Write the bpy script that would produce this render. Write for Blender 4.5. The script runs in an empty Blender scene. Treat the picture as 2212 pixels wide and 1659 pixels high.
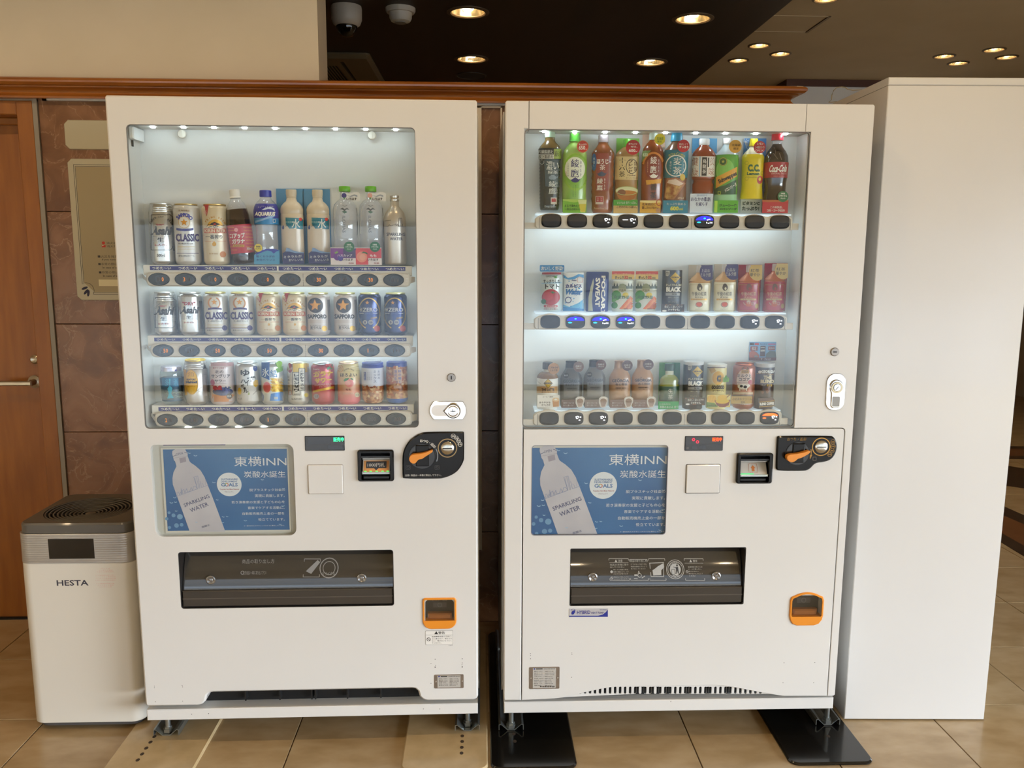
import bpy, math, random
from mathutils import Vector, Matrix
from mathutils.geometry import tessellate_polygon
random.seed(7)
SC = bpy.context.scene
COL = SC.collection
PI = math.pi

# ------------------------------------------------------------------ camera
F_PX, CAM_H, YAW, PITCH, ROLL = 1801.35, 1.4235, 0.036706, 0.152539, 0.004570
IW, IH = 2212.0, 1659.0
_f = Vector((math.sin(YAW)*math.cos(PITCH), math.cos(YAW)*math.cos(PITCH), -math.sin(PITCH)))
_r0 = Vector((math.cos(YAW), -math.sin(YAW), 0)); _u0 = _r0.cross(_f)
_c, _s = math.cos(ROLL), math.sin(ROLL)
_r = _r0*_c + _u0*_s; _u = _u0*_c - _r0*_s
cam = bpy.data.cameras.new('camera'); cam_o = bpy.data.objects.new('camera', cam); COL.objects.link(cam_o)
cam.sensor_fit = 'HORIZONTAL'; cam.sensor_width = 36.0; cam.lens = F_PX/IW*36.0; cam.clip_start = .05; cam.clip_end = 200
_m = Matrix((_r, _u, -_f)).transposed().to_4x4(); _m.translation = (0, 0, CAM_H); cam_o.matrix_world = _m
SC.camera = cam_o

# ------------------------------------------------------------------ world, lights, exposure
SC.view_settings.view_transform = 'Standard'; SC.view_settings.look = 'None'
SC.view_settings.gamma = 1; SC.view_settings.use_curve_mapping = False
SC.view_settings.exposure = 0.0
try:
    SC.cycles.use_denoising = True
    SC.cycles.max_bounces = 8; SC.cycles.transparent_max_bounces = 16
    SC.cycles.caustics_reflective = False; SC.cycles.caustics_refractive = False
    SC.cycles.sample_clamp_indirect = 6
except Exception:
    pass
SKY_STRENGTH = 28.0
wd = bpy.data.worlds.new('sky'); SC.world = wd; wd.use_nodes = True
_nt = wd.node_tree; _bg = _nt.nodes['Background']
_tc = _nt.nodes.new('ShaderNodeTexCoord'); _sx = _nt.nodes.new('ShaderNodeSeparateXYZ'); _rp = _nt.nodes.new('ShaderNodeValToRGB')
_nt.links.new(_tc.outputs['Generated'], _sx.inputs[0]); _nt.links.new(_sx.outputs['Z'], _rp.inputs[0]); _nt.links.new(_rp.outputs[0], _bg.inputs[0])
_rp.color_ramp.elements[0].position = 0.0; _rp.color_ramp.elements[0].color = (.81, .90, 1.0, 1)
_rp.color_ramp.elements[1].position = 0.6; _rp.color_ramp.elements[1].color = (.62, .78, 1.0, 1)
_bg.inputs[1].default_value = SKY_STRENGTH
WIN_Y, WIN_X0, WIN_X1, WIN_Z1 = -4.2, -4.2, 5.3, 1.78     # unseen storefront opening behind the photographer, head set low to dim the machine tops
_pl = bpy.data.lights.new('window_portal', 'AREA'); _po = bpy.data.objects.new('window_portal', _pl); COL.objects.link(_po)
_pl.shape = 'RECTANGLE'; _pl.size = WIN_X1-WIN_X0; _pl.size_y = WIN_Z1-.02; _pl.cycles.is_portal = True
_po.location = ((WIN_X0+WIN_X1)/2, WIN_Y, WIN_Z1/2+.01); _po.rotation_euler = (PI/2, 0, 0)
_pl2 = _pl.copy(); _po2 = bpy.data.objects.new('window_portal', _pl2); COL.objects.link(_po2)
SW_X, SW_Y0, SW_Y1 = 5.6, -4.0, 1.2                        # glazed side of the entrance, right of the photographer
_pl2.size = SW_Y1-SW_Y0; _po2.location = (SW_X, (SW_Y0+SW_Y1)/2, WIN_Z1/2+.01); _po2.rotation_euler = (PI/2, 0, PI/2)
LAMP_W = 13.0             # each small ceiling downlight
LAMP_FRONT_W = 15.0       # each of the wide lights over the entrance floor
LAMP_COL = (1.0, .76, .48)
LED_COL = (.80, .94, 1.0)
LED_E = 4.2

# ------------------------------------------------------------------ helpers
def lin(h):
    h = h.lstrip('#'); o = []
    for i in (0, 2, 4):
        c = int(h[i:i+2], 16)/255.0
        o.append(c/12.92 if c <= .04045 else ((c+.055)/1.055)**2.4)
    return (o[0], o[1], o[2], 1)
_MC = {}
def mat(h, rough=.45, metal=0.0, coat=0.0, emit=0.0, spec=.5, name=None):
    k = (h, rough, metal, coat, emit, spec)
    if k in _MC: return _MC[k]
    m = bpy.data.materials.new(name or 'paint_'+h.lstrip('#')); m.use_nodes = True
    b = m.node_tree.nodes['Principled BSDF']; c = lin(h)
    b.inputs['Base Color'].default_value = c; b.inputs['Roughness'].default_value = rough
    b.inputs['Metallic'].default_value = metal; b.inputs['Coat Weight'].default_value = coat
    b.inputs['Coat Roughness'].default_value = .06; b.inputs['Specular IOR Level'].default_value = spec
    if emit:
        b.inputs['Emission Color'].default_value = c; b.inputs['Emission Strength'].default_value = emit
    _MC[k] = m; return m
def nodes_of(name):
    m = bpy.data.materials.new(name); m.use_nodes = True
    return m, m.node_tree, m.node_tree.nodes['Principled BSDF']
def glass_mat(name, tint=(1, 1, 1, 1), base=.04, rough=0.0, film=0.0, filmcol='#ffffff'):
    """clear sheet: straight-through transparency with a mirror reflection that grows at grazing angles"""
    m = bpy.data.materials.new(name); m.use_nodes = True; nt = m.node_tree; nt.nodes.clear()
    out = nt.nodes.new('ShaderNodeOutputMaterial'); mix = nt.nodes.new('ShaderNodeMixShader')
    tr = nt.nodes.new('ShaderNodeBsdfTransparent'); tr.inputs[0].default_value = tint
    gl = nt.nodes.new('ShaderNodeBsdfGlossy'); gl.inputs['Roughness'].default_value = rough
    lw = nt.nodes.new('ShaderNodeLayerWeight'); lw.inputs[0].default_value = .5
    pw = nt.nodes.new('ShaderNodeMath'); pw.operation = 'POWER'; pw.inputs[1].default_value = 4
    ml = nt.nodes.new('ShaderNodeMath'); ml.operation = 'MULTIPLY_ADD'; ml.inputs[1].default_value = 1-base; ml.inputs[2].default_value = base
    nt.links.new(lw.outputs['Facing'], pw.inputs[0]); nt.links.new(pw.outputs[0], ml.inputs[0]); nt.links.new(ml.outputs[0], mix.inputs[0])
    src = tr.outputs[0]
    if film:
        df = nt.nodes.new('ShaderNodeBsdfDiffuse'); df.inputs[0].default_value = lin(filmcol)
        m2 = nt.nodes.new('ShaderNodeMixShader'); m2.inputs[0].default_value = film
        nt.links.new(tr.outputs[0], m2.inputs[1]); nt.links.new(df.outputs[0], m2.inputs[2]); src = m2.outputs[0]
    nt.links.new(src, mix.inputs[1]); nt.links.new(gl.outputs[0], mix.inputs[2]); nt.links.new(mix.outputs[0], out.inputs[0])
    return m

def ray(px, py):
    return _r*((px-IW/2)/F_PX) - _u*((py-IH/2)/F_PX) + _f
class Fr:
    """a thing's own upright frame: origin on the floor, x along its front, y into it; at() reads a point of the photograph on the plane y=d"""
    def __init__(s, x, y, rot=0.0):
        s.x, s.y, s.rot = x, y, rot; s.c, s.s = math.cos(rot), math.sin(rot)
    def at(s, px, py, d=0.0):
        o = (-s.x, -s.y); q = ray(px, py)
        ox, oy = o[0]*s.c+o[1]*s.s, -o[0]*s.s+o[1]*s.c
        dx, dy = q.x*s.c+q.y*s.s, -q.x*s.s+q.y*s.c
        t = (d-oy)/dy
        return ox+t*dx, CAM_H+t*q.z
    def world(s, u, d, z=0.0):
        return (s.x+u*s.c-d*s.s, s.y+u*s.s+d*s.c, z)
def on_z(px, py, z):
    q = ray(px, py); t = (z-CAM_H)/q.z
    return q.x*t, q.y*t

def rr(x0, x1, z0, z1, r, n=5):
    """rounded rectangle outline, counter-clockwise; r may be a number or (bl, br, tr, tl)"""
    if not isinstance(r, (tuple, list)): r = (r,)*4
    P = []
    for (cx, cz, a, q) in ((x0, z0, PI, r[0]), (x1, z0, 1.5*PI, r[1]), (x1, z1, 0, r[2]), (x0, z1, .5*PI, r[3])):
        if q <= 0: P.append((cx, cz)); continue
        ox = cx + (q if cx == x0 else -q); oz = cz + (q if cz == z0 else -q)
        for i in range(n+1):
            t = a + i*PI/2/n; P.append((ox+q*math.cos(t), oz+q*math.sin(t)))
    return P
def ell(cx, cz, rx, rz=None, n=28):
    rz = rx if rz is None else rz
    return [(cx+rx*math.cos(2*PI*i/n), cz+rz*math.sin(2*PI*i/n)) for i in range(n)]
def star(cx, cz, r, k=.42):
    return [(cx+(r if i % 2 == 0 else r*k)*math.sin(i*PI/5), cz+(r if i % 2 == 0 else r*k)*math.cos(i*PI/5)) for i in range(9, -1, -1)]
def chaikin(P, n=2):
    for _ in range(n):
        P = [q for a, b in zip(P, P[1:]+P[:1]) for q in ((a[0]*.75+b[0]*.25, a[1]*.75+b[1]*.25), (a[0]*.25+b[0]*.75, a[1]*.25+b[1]*.75))]
    return P
def inset(P, c):
    n = len(P); out = []
    for i in range(n):
        a, b, d = P[i-1], P[i], P[(i+1) % n]
        e1 = Vector((b[0]-a[0], b[1]-a[1])); e2 = Vector((d[0]-b[0], d[1]-b[1]))
        if e1.length < 1e-9 or e2.length < 1e-9: out.append(b); continue
        e1.normalize(); e2.normalize()
        nn = Vector((-e1.y-e2.y, e1.x+e2.x))
        if nn.length < 1e-6: out.append(b); continue
        nn.normalize(); k = c/max(.4, nn.dot(Vector((-e1.y, e1.x))))
        out.append((b[0]+nn.x*k, b[1]+nn.y*k))
    return out

class MB:
    """collects shapes and links them as ONE mesh object"""
    def __init__(s): s.v, s.f, s.mi, s.sm, s.mats = [], [], [], [], []
    def slot(s, m):
        if m not in s.mats: s.mats.append(m)
        return s.mats.index(m)
    def add(s, vs, fs, m, smooth=False):
        k = len(s.v); i = s.slot(m); s.v += [tuple(p) for p in vs]
        for f in fs: s.f.append([a+k for a in f]); s.mi.append(i); s.sm.append(smooth)
    def box(s, x0, x1, y0, y1, z0, z1, m):
        V = [(x, y, z) for z in (z0, z1) for y in (y0, y1) for x in (x0, x1)]
        s.add(V, [(0, 2, 3, 1), (4, 5, 7, 6), (0, 1, 5, 4), (2, 6, 7, 3), (0, 4, 6, 2), (1, 3, 7, 5)], m)
    def cbox(s, x0, x1, y0, y1, z0, z1, m, c=.003, axis='y'):
        if axis == 'y': s.prism(rr(x0, x1, z0, z1, 0), y0, y1, m, ch=c)
        else: s.prism(rr(x0, x1, y0, y1, 0), z1, z0, m, ch=c, axis='z')
    def prism(s, P, y0, y1, m, holes=(), ch=0.0, axis='y', mside=None, smooth=False, back=True):
        """P outline in the plane; extruded from y0 (front) to y1; ch chamfers the front edge. axis y: (a,b)->(a,y,b); z: (a,b)->(a,b,y); x: (a,b)->(y,a,b)"""
        g = {'y': lambda a, b, c: (a, c, b), 'z': lambda a, b, c: (a, b, c), 'x': lambda a, b, c: (c, a, b)}[axis]
        sg = 1 if y1 > y0 else -1; ms = mside or m
        loops = [list(P)]+[list(h) for h in holes]
        fl = [inset(loops[0], ch) if ch else loops[0]] + loops[1:]
        V = []; idx = []
        for L in fl:
            idx.append(len(V)); V += [g(a, b, y0) for a, b in L]
        T = tessellate_polygon([[Vector((a, b, 0)) for a, b in L] for L in fl])
        s.add(V, [tuple(t) for t in T], m)
        for li, L in enumerate(loops):
            n = len(L); rings = [[g(a, b, y0) for a, b in fl[li]]]
            if li == 0 and ch: rings.append([g(a, b, y0+sg*ch) for a, b in L])
            rings.append([g(a, b, y1) for a, b in L])
            VV = [p for R in rings for p in R]; FF = []
            for k in range(len(rings)-1):
                for i in range(n):
                    j = (i+1) % n; FF.append((k*n+i, (k+1)*n+i, (k+1)*n+j, k*n+j))
            s.add(VV, FF, ms, smooth)
        if back:
            VB = [g(a, b, y1) for L in loops for a, b in L]
            TB = tessellate_polygon([[Vector((a, b, 0)) for a, b in L] for L in loops])
            s.add(VB, [tuple(reversed(t)) for t in TB], m)
    def lathe(s, prof, m, cx=0, cy=0, cz=0, n=28, ky=1.0, cap=True, axis='z'):
        """prof: (radius, height) pairs from the bottom up"""
        g = (lambda x, y, z: (cx+x, cy+y*ky, cz+z)) if axis == 'z' else (lambda x, y, z: (cx+x, cy-z, cz+y))
        V = []; Fc = []
        for r, z in prof:
            for i in range(n):
                t = 2*PI*i/n; V.append(g(r*math.cos(t), r*math.sin(t), z))
        for k in range(len(prof)-1):
            for i in range(n):
                j = (i+1) % n; Fc.append((k*n+i, k*n+j, (k+1)*n+j, (k+1)*n+i))
        s.add(V, Fc, m, True)
        if cap:
            for k in (0, len(prof)-1):
                if prof[k][0] > 1e-5:
                    q = [V[k*n+i] for i in range(n)]; s.add(q, [tuple(range(n))], m)
    def tube(s, path, r, m, n=8, closed=False):
        P = [Vector(p) for p in path]; N = len(P); V = []; Fc = []
        for i, p in enumerate(P):
            a = P[i-1] if (i > 0 or closed) else p; b = P[(i+1) % N] if (i < N-1 or closed) else p
            t = (b-a).normalized(); up = Vector((0, 0, 1)) if abs(t.z) < .9 else Vector((1, 0, 0))
            e1 = t.cross(up).normalized(); e2 = t.cross(e1)
            for k in range(n):
                w = 2*PI*k/n; V.append(p+(e1*math.cos(w)+e2*math.sin(w))*r)
        for i in range(N if closed else N-1):
            i2 = (i+1) % N
            for k in range(n): k2 = (k+1) % n; Fc.append((i*n+k, i2*n+k, i2*n+k2, i*n+k2))
        s.add(V, Fc, m, True)
        if not closed: s.add(V[:n], [tuple(range(n))], m); s.add(V[-n:], [tuple(range(n))], m)
    def build(s, name, parent=None, loc=None, kind=None, sharp=35):
        if not s.f: return None
        me = bpy.data.meshes.new(name); me.from_pydata(s.v, [], s.f)
        for m in s.mats: me.materials.append(m)
        me.polygons.foreach_set('material_index', s.mi); me.polygons.foreach_set('use_smooth', s.sm)
        if any(s.sm): me.set_sharp_from_angle(angle=math.radians(sharp))
        me.update()
        o = bpy.data.objects.new(name, me); COL.objects.link(o)
        if parent: o.parent = parent
        if loc: o.location = loc
        if kind: o['kind'] = kind
        return o
def tag(o, label, cat=None, group=None, kind=None):
    if label: o['label'] = label
    if cat: o['category'] = cat
    if group: o['group'] = group
    if kind: o['kind'] = kind
    return o
def empty(name, loc, rot=0.0, label=None, cat=None, group=None):
    o = bpy.data.objects.new(name, None); COL.objects.link(o); o.location = loc; o.rotation_euler = (0, 0, rot)
    o.empty_display_size = .05
    return tag(o, label, cat, group)
def part_copy(src, parent, loc):
    o = src.copy(); COL.objects.link(o); o.parent = parent; o.location = loc
    return o

_GC = {}
def glyphs(txt, vert=False, bold=0.0, lead=1.12):
    k = (txt, vert, bold, lead)
    if k in _GC: return _GC[k]
    c = bpy.data.curves.new('glyphs', 'FONT'); c.body = '\n'.join(txt) if vert else txt
    c.size = 1; c.resolution_u = 2; c.offset = bold; c.space_line = lead
    c.align_x = 'CENTER' if vert else 'LEFT'
    o = bpy.data.objects.new('glyphs', c); m = o.to_mesh()
    V = [(v.co.x, v.co.y) for v in m.vertices]; Fc = [tuple(p.vertices) for p in m.polygons]
    o.to_mesh_clear(); bpy.data.objects.remove(o); bpy.data.curves.remove(c)
    xs = [v[0] for v in V] or [0, 1]; ys = [v[1] for v in V] or [0, 1]
    _GC[k] = (V, Fc, (min(xs), min(ys), max(xs), max(ys))); return _GC[k]

class Print:
    """flat printing laid on a surface: mp maps photo pixels to (x,z) of the thing's frame, sf(x,z,layer) gives the point on the surface"""
    def __init__(s, mp, sf, strip=0.0):
        s.mp, s.sf, s.strip = mp, sf, strip; s.b = MB(); s.zstrip = 0
        a = mp(1000, 800); b = mp(1100, 800); s.k = abs(b[0]-a[0])/100.0
    def poly_l(s, P, m, L=1):
        if s.strip:
            x0 = min(p[0] for p in P); x1 = max(p[0] for p in P); n = max(1, math.ceil((x1-x0)/s.strip))
            for i in range(n):
                Q = clipx(clipx(P, x0+(x1-x0)*i/n, 1), x0+(x1-x0)*(i+1)/n, -1)
                if len(Q) < 3: continue
                if not s.zstrip: s._p(Q, m, L); continue
                z0 = min(q[1] for q in Q); z1 = max(q[1] for q in Q); nz = max(1, math.ceil((z1-z0)/s.zstrip))
                for j in range(nz):
                    Q2 = [(b, a) for a, b in clipx(clipx([(b, a) for a, b in Q], z0+(z1-z0)*j/nz, 1), z0+(z1-z0)*(j+1)/nz, -1)]
                    if len(Q2) > 2: s._p(Q2, m, L)
        else: s._p(P, m, L)
    def _p(s, P, m, L):
        V = [s.sf(x, z, L) for x, z in P]
        if len(P) > 4: F = [tuple(t) for t in tessellate_polygon([[Vector((a, b, 0)) for a, b in P]])]
        else: F = [tuple(range(len(P)))]
        s.b.add(V, F, m)
    def poly(s, P, m, L=1): s.poly_l([s.mp(*p) for p in P], m, L)
    def rect(s, x0, y0, x1, y1, m, L=1, r=0):
        a = s.mp(x0, y1); b = s.mp(x1, y0)
        s.poly_l(rr(a[0], b[0], a[1], b[1], r*s.k) if r else rr(a[0], b[0], a[1], b[1], 0), m, L)
    def disc(s, cx, cy, r, m, L=1, ry=None, n=22):
        c = s.mp(cx, cy); s.poly_l(ell(c[0], c[1], r*s.k, (ry or r)*s.k, n), m, L)
    def ring(s, cx, cy, r, w, m, L=2, ry=None, a0=0.0, a1=360.0, n=28):
        c = s.mp(cx, cy); ry = ry or r
        for i in range(n):
            t0 = math.radians(a0+(a1-a0)*i/n); t1 = math.radians(a0+(a1-a0)*(i+1)/n)
            P = [(c[0]+q*s.k*math.cos(t), c[1]+(q-r+ry)*s.k*math.sin(t)) for q, t in ((r-w, t0), (r, t0), (r, t1), (r-w, t1))]
            s._p(P, m, L)
    def star(s, cx, cy, r, m, L=2): c = s.mp(cx, cy); s.poly_l(star(c[0], c[1], r*s.k), m, L)
    def line(s, pts, w, m, L=2):
        Q = [Vector(s.mp(*p)) for p in pts]; w = w*s.k/2
        for a, b in zip(Q, Q[1:]):
            d = b-a
            if d.length < 1e-7: continue
            nrm = Vector((-d.y, d.x)).normalized()*w
            s.poly_l([tuple(a-nrm), tuple(b-nrm), tuple(b+nrm), tuple(a+nrm)], m, L)
    def frame(s, x0, y0, x1, y1, w, m, L=2):
        s.line([(x0, y0), (x1, y0), (x1, y1), (x0, y1), (x0, y0)], w, m, L)
    def text(s, txt, x0, y0, x1, y1, m, L=3, vert=False, bold=0.0, rot=0.0, shear=0.0, lead=1.12):
        """lettering fitted to the pixel box; rot (degrees, counter-clockwise) turns it about the box centre"""
        kanji = any(ord(c) > 0x3fff for c in txt)          # heavy characters are struck twice, side by side, to thicken them
        V, Fc, (a0, b0, a1, b1) = glyphs(txt, vert, 0.0 if kanji else bold, lead)
        if kanji and bold > .015:
            n = len(V); V = [(x-bold*.45, y) for x, y in V]+[(x+bold*.45, y) for x, y in V]; Fc = list(Fc)+[tuple(i+n for i in f) for f in Fc]
        p = s.mp(x0, y1); q = s.mp(x1, y0); w = max(1e-6, a1-a0); h = max(1e-6, b1-b0)
        cx, cz = (p[0]+q[0])/2, (p[1]+q[1])/2; W, H = q[0]-p[0], q[1]-p[1]
        c, sn = math.cos(math.radians(rot)), math.sin(math.radians(rot)); out = []
        for x, y in V:
            u = ((x-a0)/w-.5)*W; v = ((y-b0)/h-.5)*H; u += v*shear
            out.append(s.sf(cx+u*c-v*sn, cz+u*sn+v*c, L))
        s.b.add(out, Fc, m)
    def arc(s, txt, cx, cy, r, a0, a1, h, m, L=3, bold=0.02, flip=False):
        c0 = s.mp(cx, cy); n = len(txt); R = r*s.k; H = h*s.k
        for i, ch in enumerate(txt):
            if ch == ' ': continue
            t = math.radians(a0+(a1-a0)*(i+.5)/n); V, Fc, (x0, y0, x1, y1) = glyphs(ch, False, bold if ord(ch) < 0x4000 else 0.0)
            sc = H/.72; th = t-PI/2 if not flip else t+PI/2; out = []
            for x, y in V:
                u = (x-(x0+x1)/2)*sc; v = (y-.36)*sc
                out.append(s.sf(c0[0]+R*math.cos(t)+u*math.cos(th)-v*math.sin(th), c0[1]+R*math.sin(t)+u*math.sin(th)+v*math.cos(th), L))
            s.b.add(out, Fc, m)
    def build(s, parent, name='printed_lettering'):
        return s.b.build(name, parent)
def clipx(P, x, sg):
    out = []; n = len(P)
    for i in range(n):
        a, b = P[i], P[(i+1) % n]; da, db = (a[0]-x)*sg, (b[0]-x)*sg
        if da >= 0: out.append(a)
        if da*db < 0: t = da/(da-db); out.append((a[0]+(b[0]-a[0])*t, a[1]+(b[1]-a[1])*t))
    return out
EPS = .00025
def flat_at(d): return lambda x, z, L: (x, d-EPS*L, z)
# ------------------------------------------------------------------ surface materials
def noise_mat(name, c1, c2, scale=6, rough=.5, stretch=(1, 1, 1), detail=5, coat=0.0, dist=0.0, pos=(.35, .65), bump=0.0, c3=None, vein=None, objrand=0.0, spec=.5):
    m, nt, b = nodes_of(name); N = nt.nodes.new; K = nt.links.new
    tc = N('ShaderNodeTexCoord'); mp = N('ShaderNodeMapping'); mp.inputs['Scale'].default_value = stretch
    K(tc.outputs['Object'], mp.inputs[0]); vec = mp.outputs[0]
    if objrand:
        oi = N('ShaderNodeObjectInfo'); sc = N('ShaderNodeVectorMath'); sc.operation = 'SCALE'; cb = N('ShaderNodeCombineXYZ')
        for i in range(3): K(oi.outputs['Random'], cb.inputs[i])
        K(cb.outputs[0], sc.inputs[0]); sc.inputs['Scale'].default_value = 40
        ad = N('ShaderNodeVectorMath'); K(mp.outputs[0], ad.inputs[0]); K(sc.outputs[0], ad.inputs[1]); vec = ad.outputs[0]
    no = N('ShaderNodeTexNoise'); no.inputs['Scale'].default_value = scale; no.inputs['Detail'].default_value = detail; no.inputs['Distortion'].default_value = dist
    K(vec, no.inputs['Vector']); rp = N('ShaderNodeValToRGB'); K(no.outputs['Fac'], rp.inputs[0])
    e = rp.color_ramp.elements; e[0].position, e[1].position = pos; e[0].color = lin(c1); e[1].color = lin(c2)
    if c3: q = e.new((pos[0]+pos[1])/2); q.color = lin(c3)
    col = rp.outputs[0]
    if vein:
        vc, vs, vw = vein
        n2 = N('ShaderNodeTexNoise'); n2.inputs['Scale'].default_value = vs; n2.inputs['Detail'].default_value = 6; n2.inputs['Distortion'].default_value = 1.2
        K(vec, n2.inputs['Vector']); sb = N('ShaderNodeMath'); sb.operation = 'SUBTRACT'; sb.inputs[1].default_value = .5; K(n2.outputs['Fac'], sb.inputs[0])
        ab = N('ShaderNodeMath'); ab.operation = 'ABSOLUTE'; K(sb.outputs[0], ab.inputs[0])
        r2 = N('ShaderNodeValToRGB'); K(ab.outputs[0], r2.inputs[0]); r2.color_ramp.elements[0].color = (1, 1, 1, 1); r2.color_ramp.elements[1].color = (0, 0, 0, 1); r2.color_ramp.elements[1].position = vw
        n3 = N('ShaderNodeTexNoise'); n3.inputs['Scale'].default_value = vs*.6; K(vec, n3.inputs['Vector'])
        mu = N('ShaderNodeMath'); mu.operation = 'MULTIPLY'; K(r2.outputs[0], mu.inputs[0]); K(n3.outputs['Fac'], mu.inputs[1])
        mx = N('ShaderNodeMix'); mx.data_type = 'RGBA'; K(mu.outputs[0], mx.inputs[0]); K(col, mx.inputs[6]); mx.inputs[7].default_value = lin(vc); col = mx.outputs[2]
    if objrand:
        hs = N('ShaderNodeHueSaturation'); K(col, hs.inputs['Color']); mr = N('ShaderNodeMapRange'); K(oi.outputs['Random'], mr.inputs[0])
        mr.inputs[3].default_value = 1-objrand*.12; mr.inputs[4].default_value = 1+objrand*.12; K(mr.outputs[0], hs.inputs['Value']); col = hs.outputs[0]
    K(col, b.inputs['Base Color']); b.inputs['Roughness'].default_value = rough; b.inputs['Coat Weight'].default_value = coat; b.inputs['Coat Roughness'].default_value = .08
    b.inputs['Specular IOR Level'].default_value = spec
    if bump:
        bp = N('ShaderNodeBump'); bp.inputs['Strength'].default_value = bump; bp.inputs['Distance'].default_value = .002; K(no.outputs['Fac'], bp.inputs['Height']); K(bp.outputs[0], b.inputs['Normal'])
    return m
WALLPAINT = noise_mat('cream_wall_paint', '#d6c8ad', '#dbcdb3', 3, .75)
CEILPAINT = noise_mat('warm_grey_ceiling_paint', '#b3a285', '#b9a88b', 3, .8)
SOFFIT = noise_mat('dark_brown_veneer', '#1e130d', '#2b1b11', 5, .5, (1, .15, 1), coat=.05)
WOOD = noise_mat('orange_brown_veneer', '#8c5115', '#9c5e1c', 7, .42, (5, 5, .6), coat=.1)
WOODH = noise_mat('orange_brown_moulding', '#8f4f18', '#a7651f', 8, .32, (.5, 6, 6), coat=.25)
MARBLE = noise_mat('brown_marble', '#6f4628', '#916544', 9, .3, coat=.15, dist=.8, c3='#7f5534', vein=('#b99372', 9, .010), objrand=.7)
TILE = noise_mat('beige_stone_tile', '#a48a62', '#bda682', 8, .28, (1, 2.0, 1), 12, coat=.3, dist=.15, pos=(.3, .7), c3='#b29973', objrand=.45, bump=.04)
GROUT = mat('#5a4632', .8)
STEEL = noise_mat('zinc_plated_steel', '#8f9391', '#b0b4b0', 14, .32); STEEL.node_tree.nodes['Principled BSDF'].inputs['Metallic'].default_value = .9
CHROME = mat('#d8d8d8', .08, 1.0, name='chrome')
ALU = mat('#b9b2a4', .38, .6, name='brushed_aluminium')
DARKHOLE = mat('#0b0908', .6)

# ------------------------------------------------------------------ room shell
X0, X1, Y0, Y1 = -4.5, 5.6, -4.2, 9.0
PW_Y, PW_B = 3.10, 3.27            # partition faces
ZC, ZS = 2.75, 2.60
T0X, T0Y, TS = -1.3451, 2.4421, .3933
NX0, NX1, NY0, NY1 = -4, 13, -1, 12
b = MB()
tx0, tx1, ty0, ty1 = T0X+NX0*TS, T0X+(NX1+1)*TS, T0Y+NY0*TS, T0Y+(NY1+1)*TS
b.box(X0-.2, X1+.2, Y0-.2, Y1+.2, -.12, -.004, GROUT)
for (a, c, d, e) in ((X0, X1, Y0-.2, ty0), (X0, X1, ty1, Y1), (X0, tx0, ty0, ty1), (tx1, X1, ty0, ty1)):
    b.box(a, c, d, e, -.004, 0, TILE)
floor = b.build('floor', kind='structure')
t = MB(); g = .0018
t.prism([(g, g), (TS-g, g), (TS-g, TS-g), (g, TS-g)], 0, -.0038, TILE, ch=.0008, axis='z', back=False)
t0 = t.build('tile', floor, (T0X+NX0*TS, T0Y+NY0*TS, 0))
for i in range(NX0, NX1+1):
    for j in range(NY0, NY1+1):
        if (i, j) != (NX0, NY0): part_copy(t0, floor, (T0X+i*TS, T0Y+j*TS, 0))
DKB, MDB = noise_mat('dark_brown_stone', '#33241a', '#402e20', 8, .3, coat=.3), noise_mat('red_brown_stone', '#6f4424', '#7e5230', 8, .3, coat=.3)
def band(a, c, d, e, m):
    """inlaid stripe: upper edge a-c, lower edge d-e (left, right points on the floor)"""
    A, C, D, E = [Vector(on_z(*p, 0)) for p in (a, c, d, e)]
    q = [D+(E-D)*-.6, D+(E-D)*3.2, A+(C-A)*3.2, A+(C-A)*-.6]
    w = MB(); w.prism([tuple(p) for p in q], .0008, -.001, m, axis='z', back=False)
    w.build('inlay_band', floor)
band((2171, 1095), (2212, 1113), (2171, 1115), (2212, 1133), DKB)
band((2171, 1115), (2212, 1133), (2168, 1154), (2212, 1179), MDB)
band((2168, 1154), (2212, 1179), (2166, 1174), (2212, 1202), DKB)
band((2181, 1007), (2212, 1012), (2176, 1050), (2212, 1055), DKB)
band((2184, 964), (2212, 964), (2184, 970), (2212, 970), DKB)
band((2184, 970), (2212, 970), (2183, 985), (2212, 985), MDB)
band((2183, 985), (2212, 985), (2182, 992), (2212, 992), DKB)

# walls: partition clad in marble courses, with the upper wall standing on it at the left
b = MB(); b.box(-1.56, 1.09, PW_Y+.012, PW_B, 0, 1.985, mat('#3b2a1e', .8))
part = b.build('wall_back', kind='structure')
def marble(x0, x1, z0, z1):
    q = MB(); q.prism([(x0+.001, z0+.0012), (x1-.001, z0+.0012), (x1-.001, z1-.0012), (x0+.001, z1-.0012)], PW_Y, PW_Y+.012, MARBLE, ch=.001, back=False)
    q.build('tile', part)
xs = [-1.556, -.95, -.35, .25, .85, 1.09]
for k, (z0, z1) in enumerate(((0.0, .368), (.368, .767), (.767, 1.17), (1.17, 1.573), (1.573, 1.985))):
    for a, c in zip(xs, xs[1:]): marble(a, c, z0, z1)
b = MB(); b.box(X0, -.573, PW_Y, PW_B, 1.99, ZC, WALLPAINT); b.box(X0, -2.72, PW_Y, PW_B, 0, 1.99, WALLPAINT); b.build('wall_upper', kind='structure')
b = MB(); b.box(-2.72, -1.57, PW_Y+.25, PW_Y+.3, 0, 2.0, WALLPAINT); b.build('wall_behind_door', kind='structure')
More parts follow.
